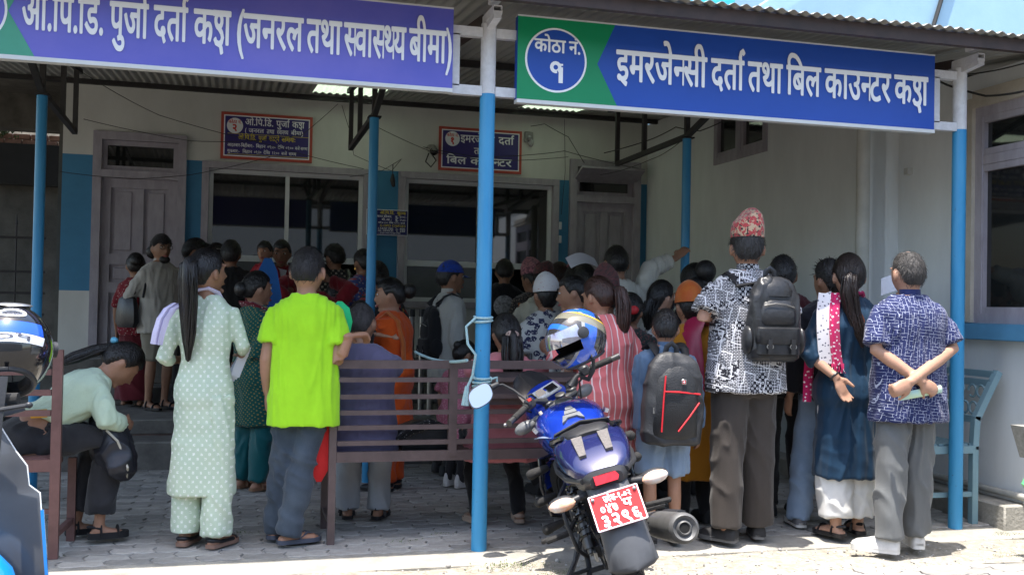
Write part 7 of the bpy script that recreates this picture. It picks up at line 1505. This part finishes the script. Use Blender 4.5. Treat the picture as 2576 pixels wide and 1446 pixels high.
crowd('man in maroon shirt half hidden behind the black leather backpack',1978,640,6.35,0,-12,False,skin=1,bw=1.12,top=dict(mat=fab('maroon_shirt',(.055,.010,.014)),sleeve=1.,sr=.07),bot=BOTD,shoes=SHOD,hair=SH())
b,H=at_y(2088,5.98,0,655); r=math.radians(-5)
person('man with spiky hair in dark navy shirt and washed jeans behind the navy kurta',b,r,H,False,bw=1.08,skin=0,head=(math.radians(15),0),top=dict(mat=fab('midnight_shirt',(.010,.011,.018)),sleeve=1.9,hem=.47),bot=dict(mat=DENIML,r=(.10,.08,.075)),shoes=dict(kind='shoe',mat=mat('grey_canvas',(.16,.16,.17),.8),solemat=MATS['white_rubber_sole'],sole=.03),
  legs=[((-.09,0,.5*H),(-.16,.0,.275*H),(-.22,-.05,.06),(-.20,.12,.015)),((.09,0,.5*H),(.09,.02,.275*H),(.10,.03,.06),(.12,.18,.015))],hair=SH(t=.016,rough=.007,mat=hairm('spiky_black_hair',(.012,.010,.010))))
tag(part('raised_paper',MATS['white_paper'],None,lambda m:sheetm(m,[[V(-.10+.05*i,.02*math.sin(i),.12*j/4+.06*i/4) for j in range(5)] for i in range(5)],.002)),'white paper showing beside the balding head','papers').location=V(*onY(2247,745,6.2))
b=np.array([-1.62,7.3,0]); person('dark haired person seated behind the helmet at the far left',b,math.radians(-20),1.62,False,seat=.50,skin=1,legs=slegs(1.6,.5),top=dict(mat=BLK,sleeve=1.2),bot=BOTD,shoes=SHOD,hair=SH(t=.02))
tag(part('red_cloth_bag',fab('bright_red_bag',(.62,.025,.025),.7),None,lambda m:m.rings([[V(x*k,y*k,z) for x,y in ((-.07,-.03),(.07,-.03),(.07,.03),(-.07,.03))] for z,k in ((.28,.25),(.15,.7),(-.05,1.),(-.25,.95),(-.35,.2))])),'red cloth bag hanging between the lime T-shirt and the bench','bag').location=V(*onY(805,1060,6.10))
tag(part('green_cloth',fab('emerald_cloth',(.02,.50,.18),.6),None,lambda m:m.rings([[V(x*k,y*k+.02,z) for x,y in ((-.06,-.03),(.06,-.04),(.05,.04),(-.06,.03))] for z,k in ((.10,.2),(.06,.9),(-.02,1.2),(-.12,.9),(-.2,.6))])),'emerald green cloth between the lime T-shirt and the shaved head','cloth').location=V(*onY(855,800,6.16))
tag(MB().box((0,0,0),(.085,.012,.045),Matrix.Rotation(-.06,3,'Y'),bev=.003).build('yellow_card_case',mat('yellow_card',(.62,.33,.03),.5,var=.05),None),'yellow card case tucked into the waistband of the girl on the left bench','card case').location=V(*onY(98,1040,6.07))
hb_=thing('patterned_handbag','black and white patterned handbag lying on the brown bench seat','bag',(1.18,6.27,.52))
part('bag_body',BLL,hb_,lambda m:m.rings([[V(x*k,y*k,z) for x,y in ((-.16,-.10),(.16,-.10),(.17,.10),(-.17,.10))] for z,k in ((0,.9),(.05,1.05),(.13,.9),(.17,.4))])); part('bag_scarf',patt('bandana_print',(.02,.02,.02),spots((.012,.012,.014),(.4,.4,.4),40,.25)),hb_,lambda m:m.tube([(-.2,-.08,.05),(-.1,-.11,.12),(.02,-.10,.16),(.1,-.09,.14)],[.03,.05,.05,.03],8,flat=(.6,1)))
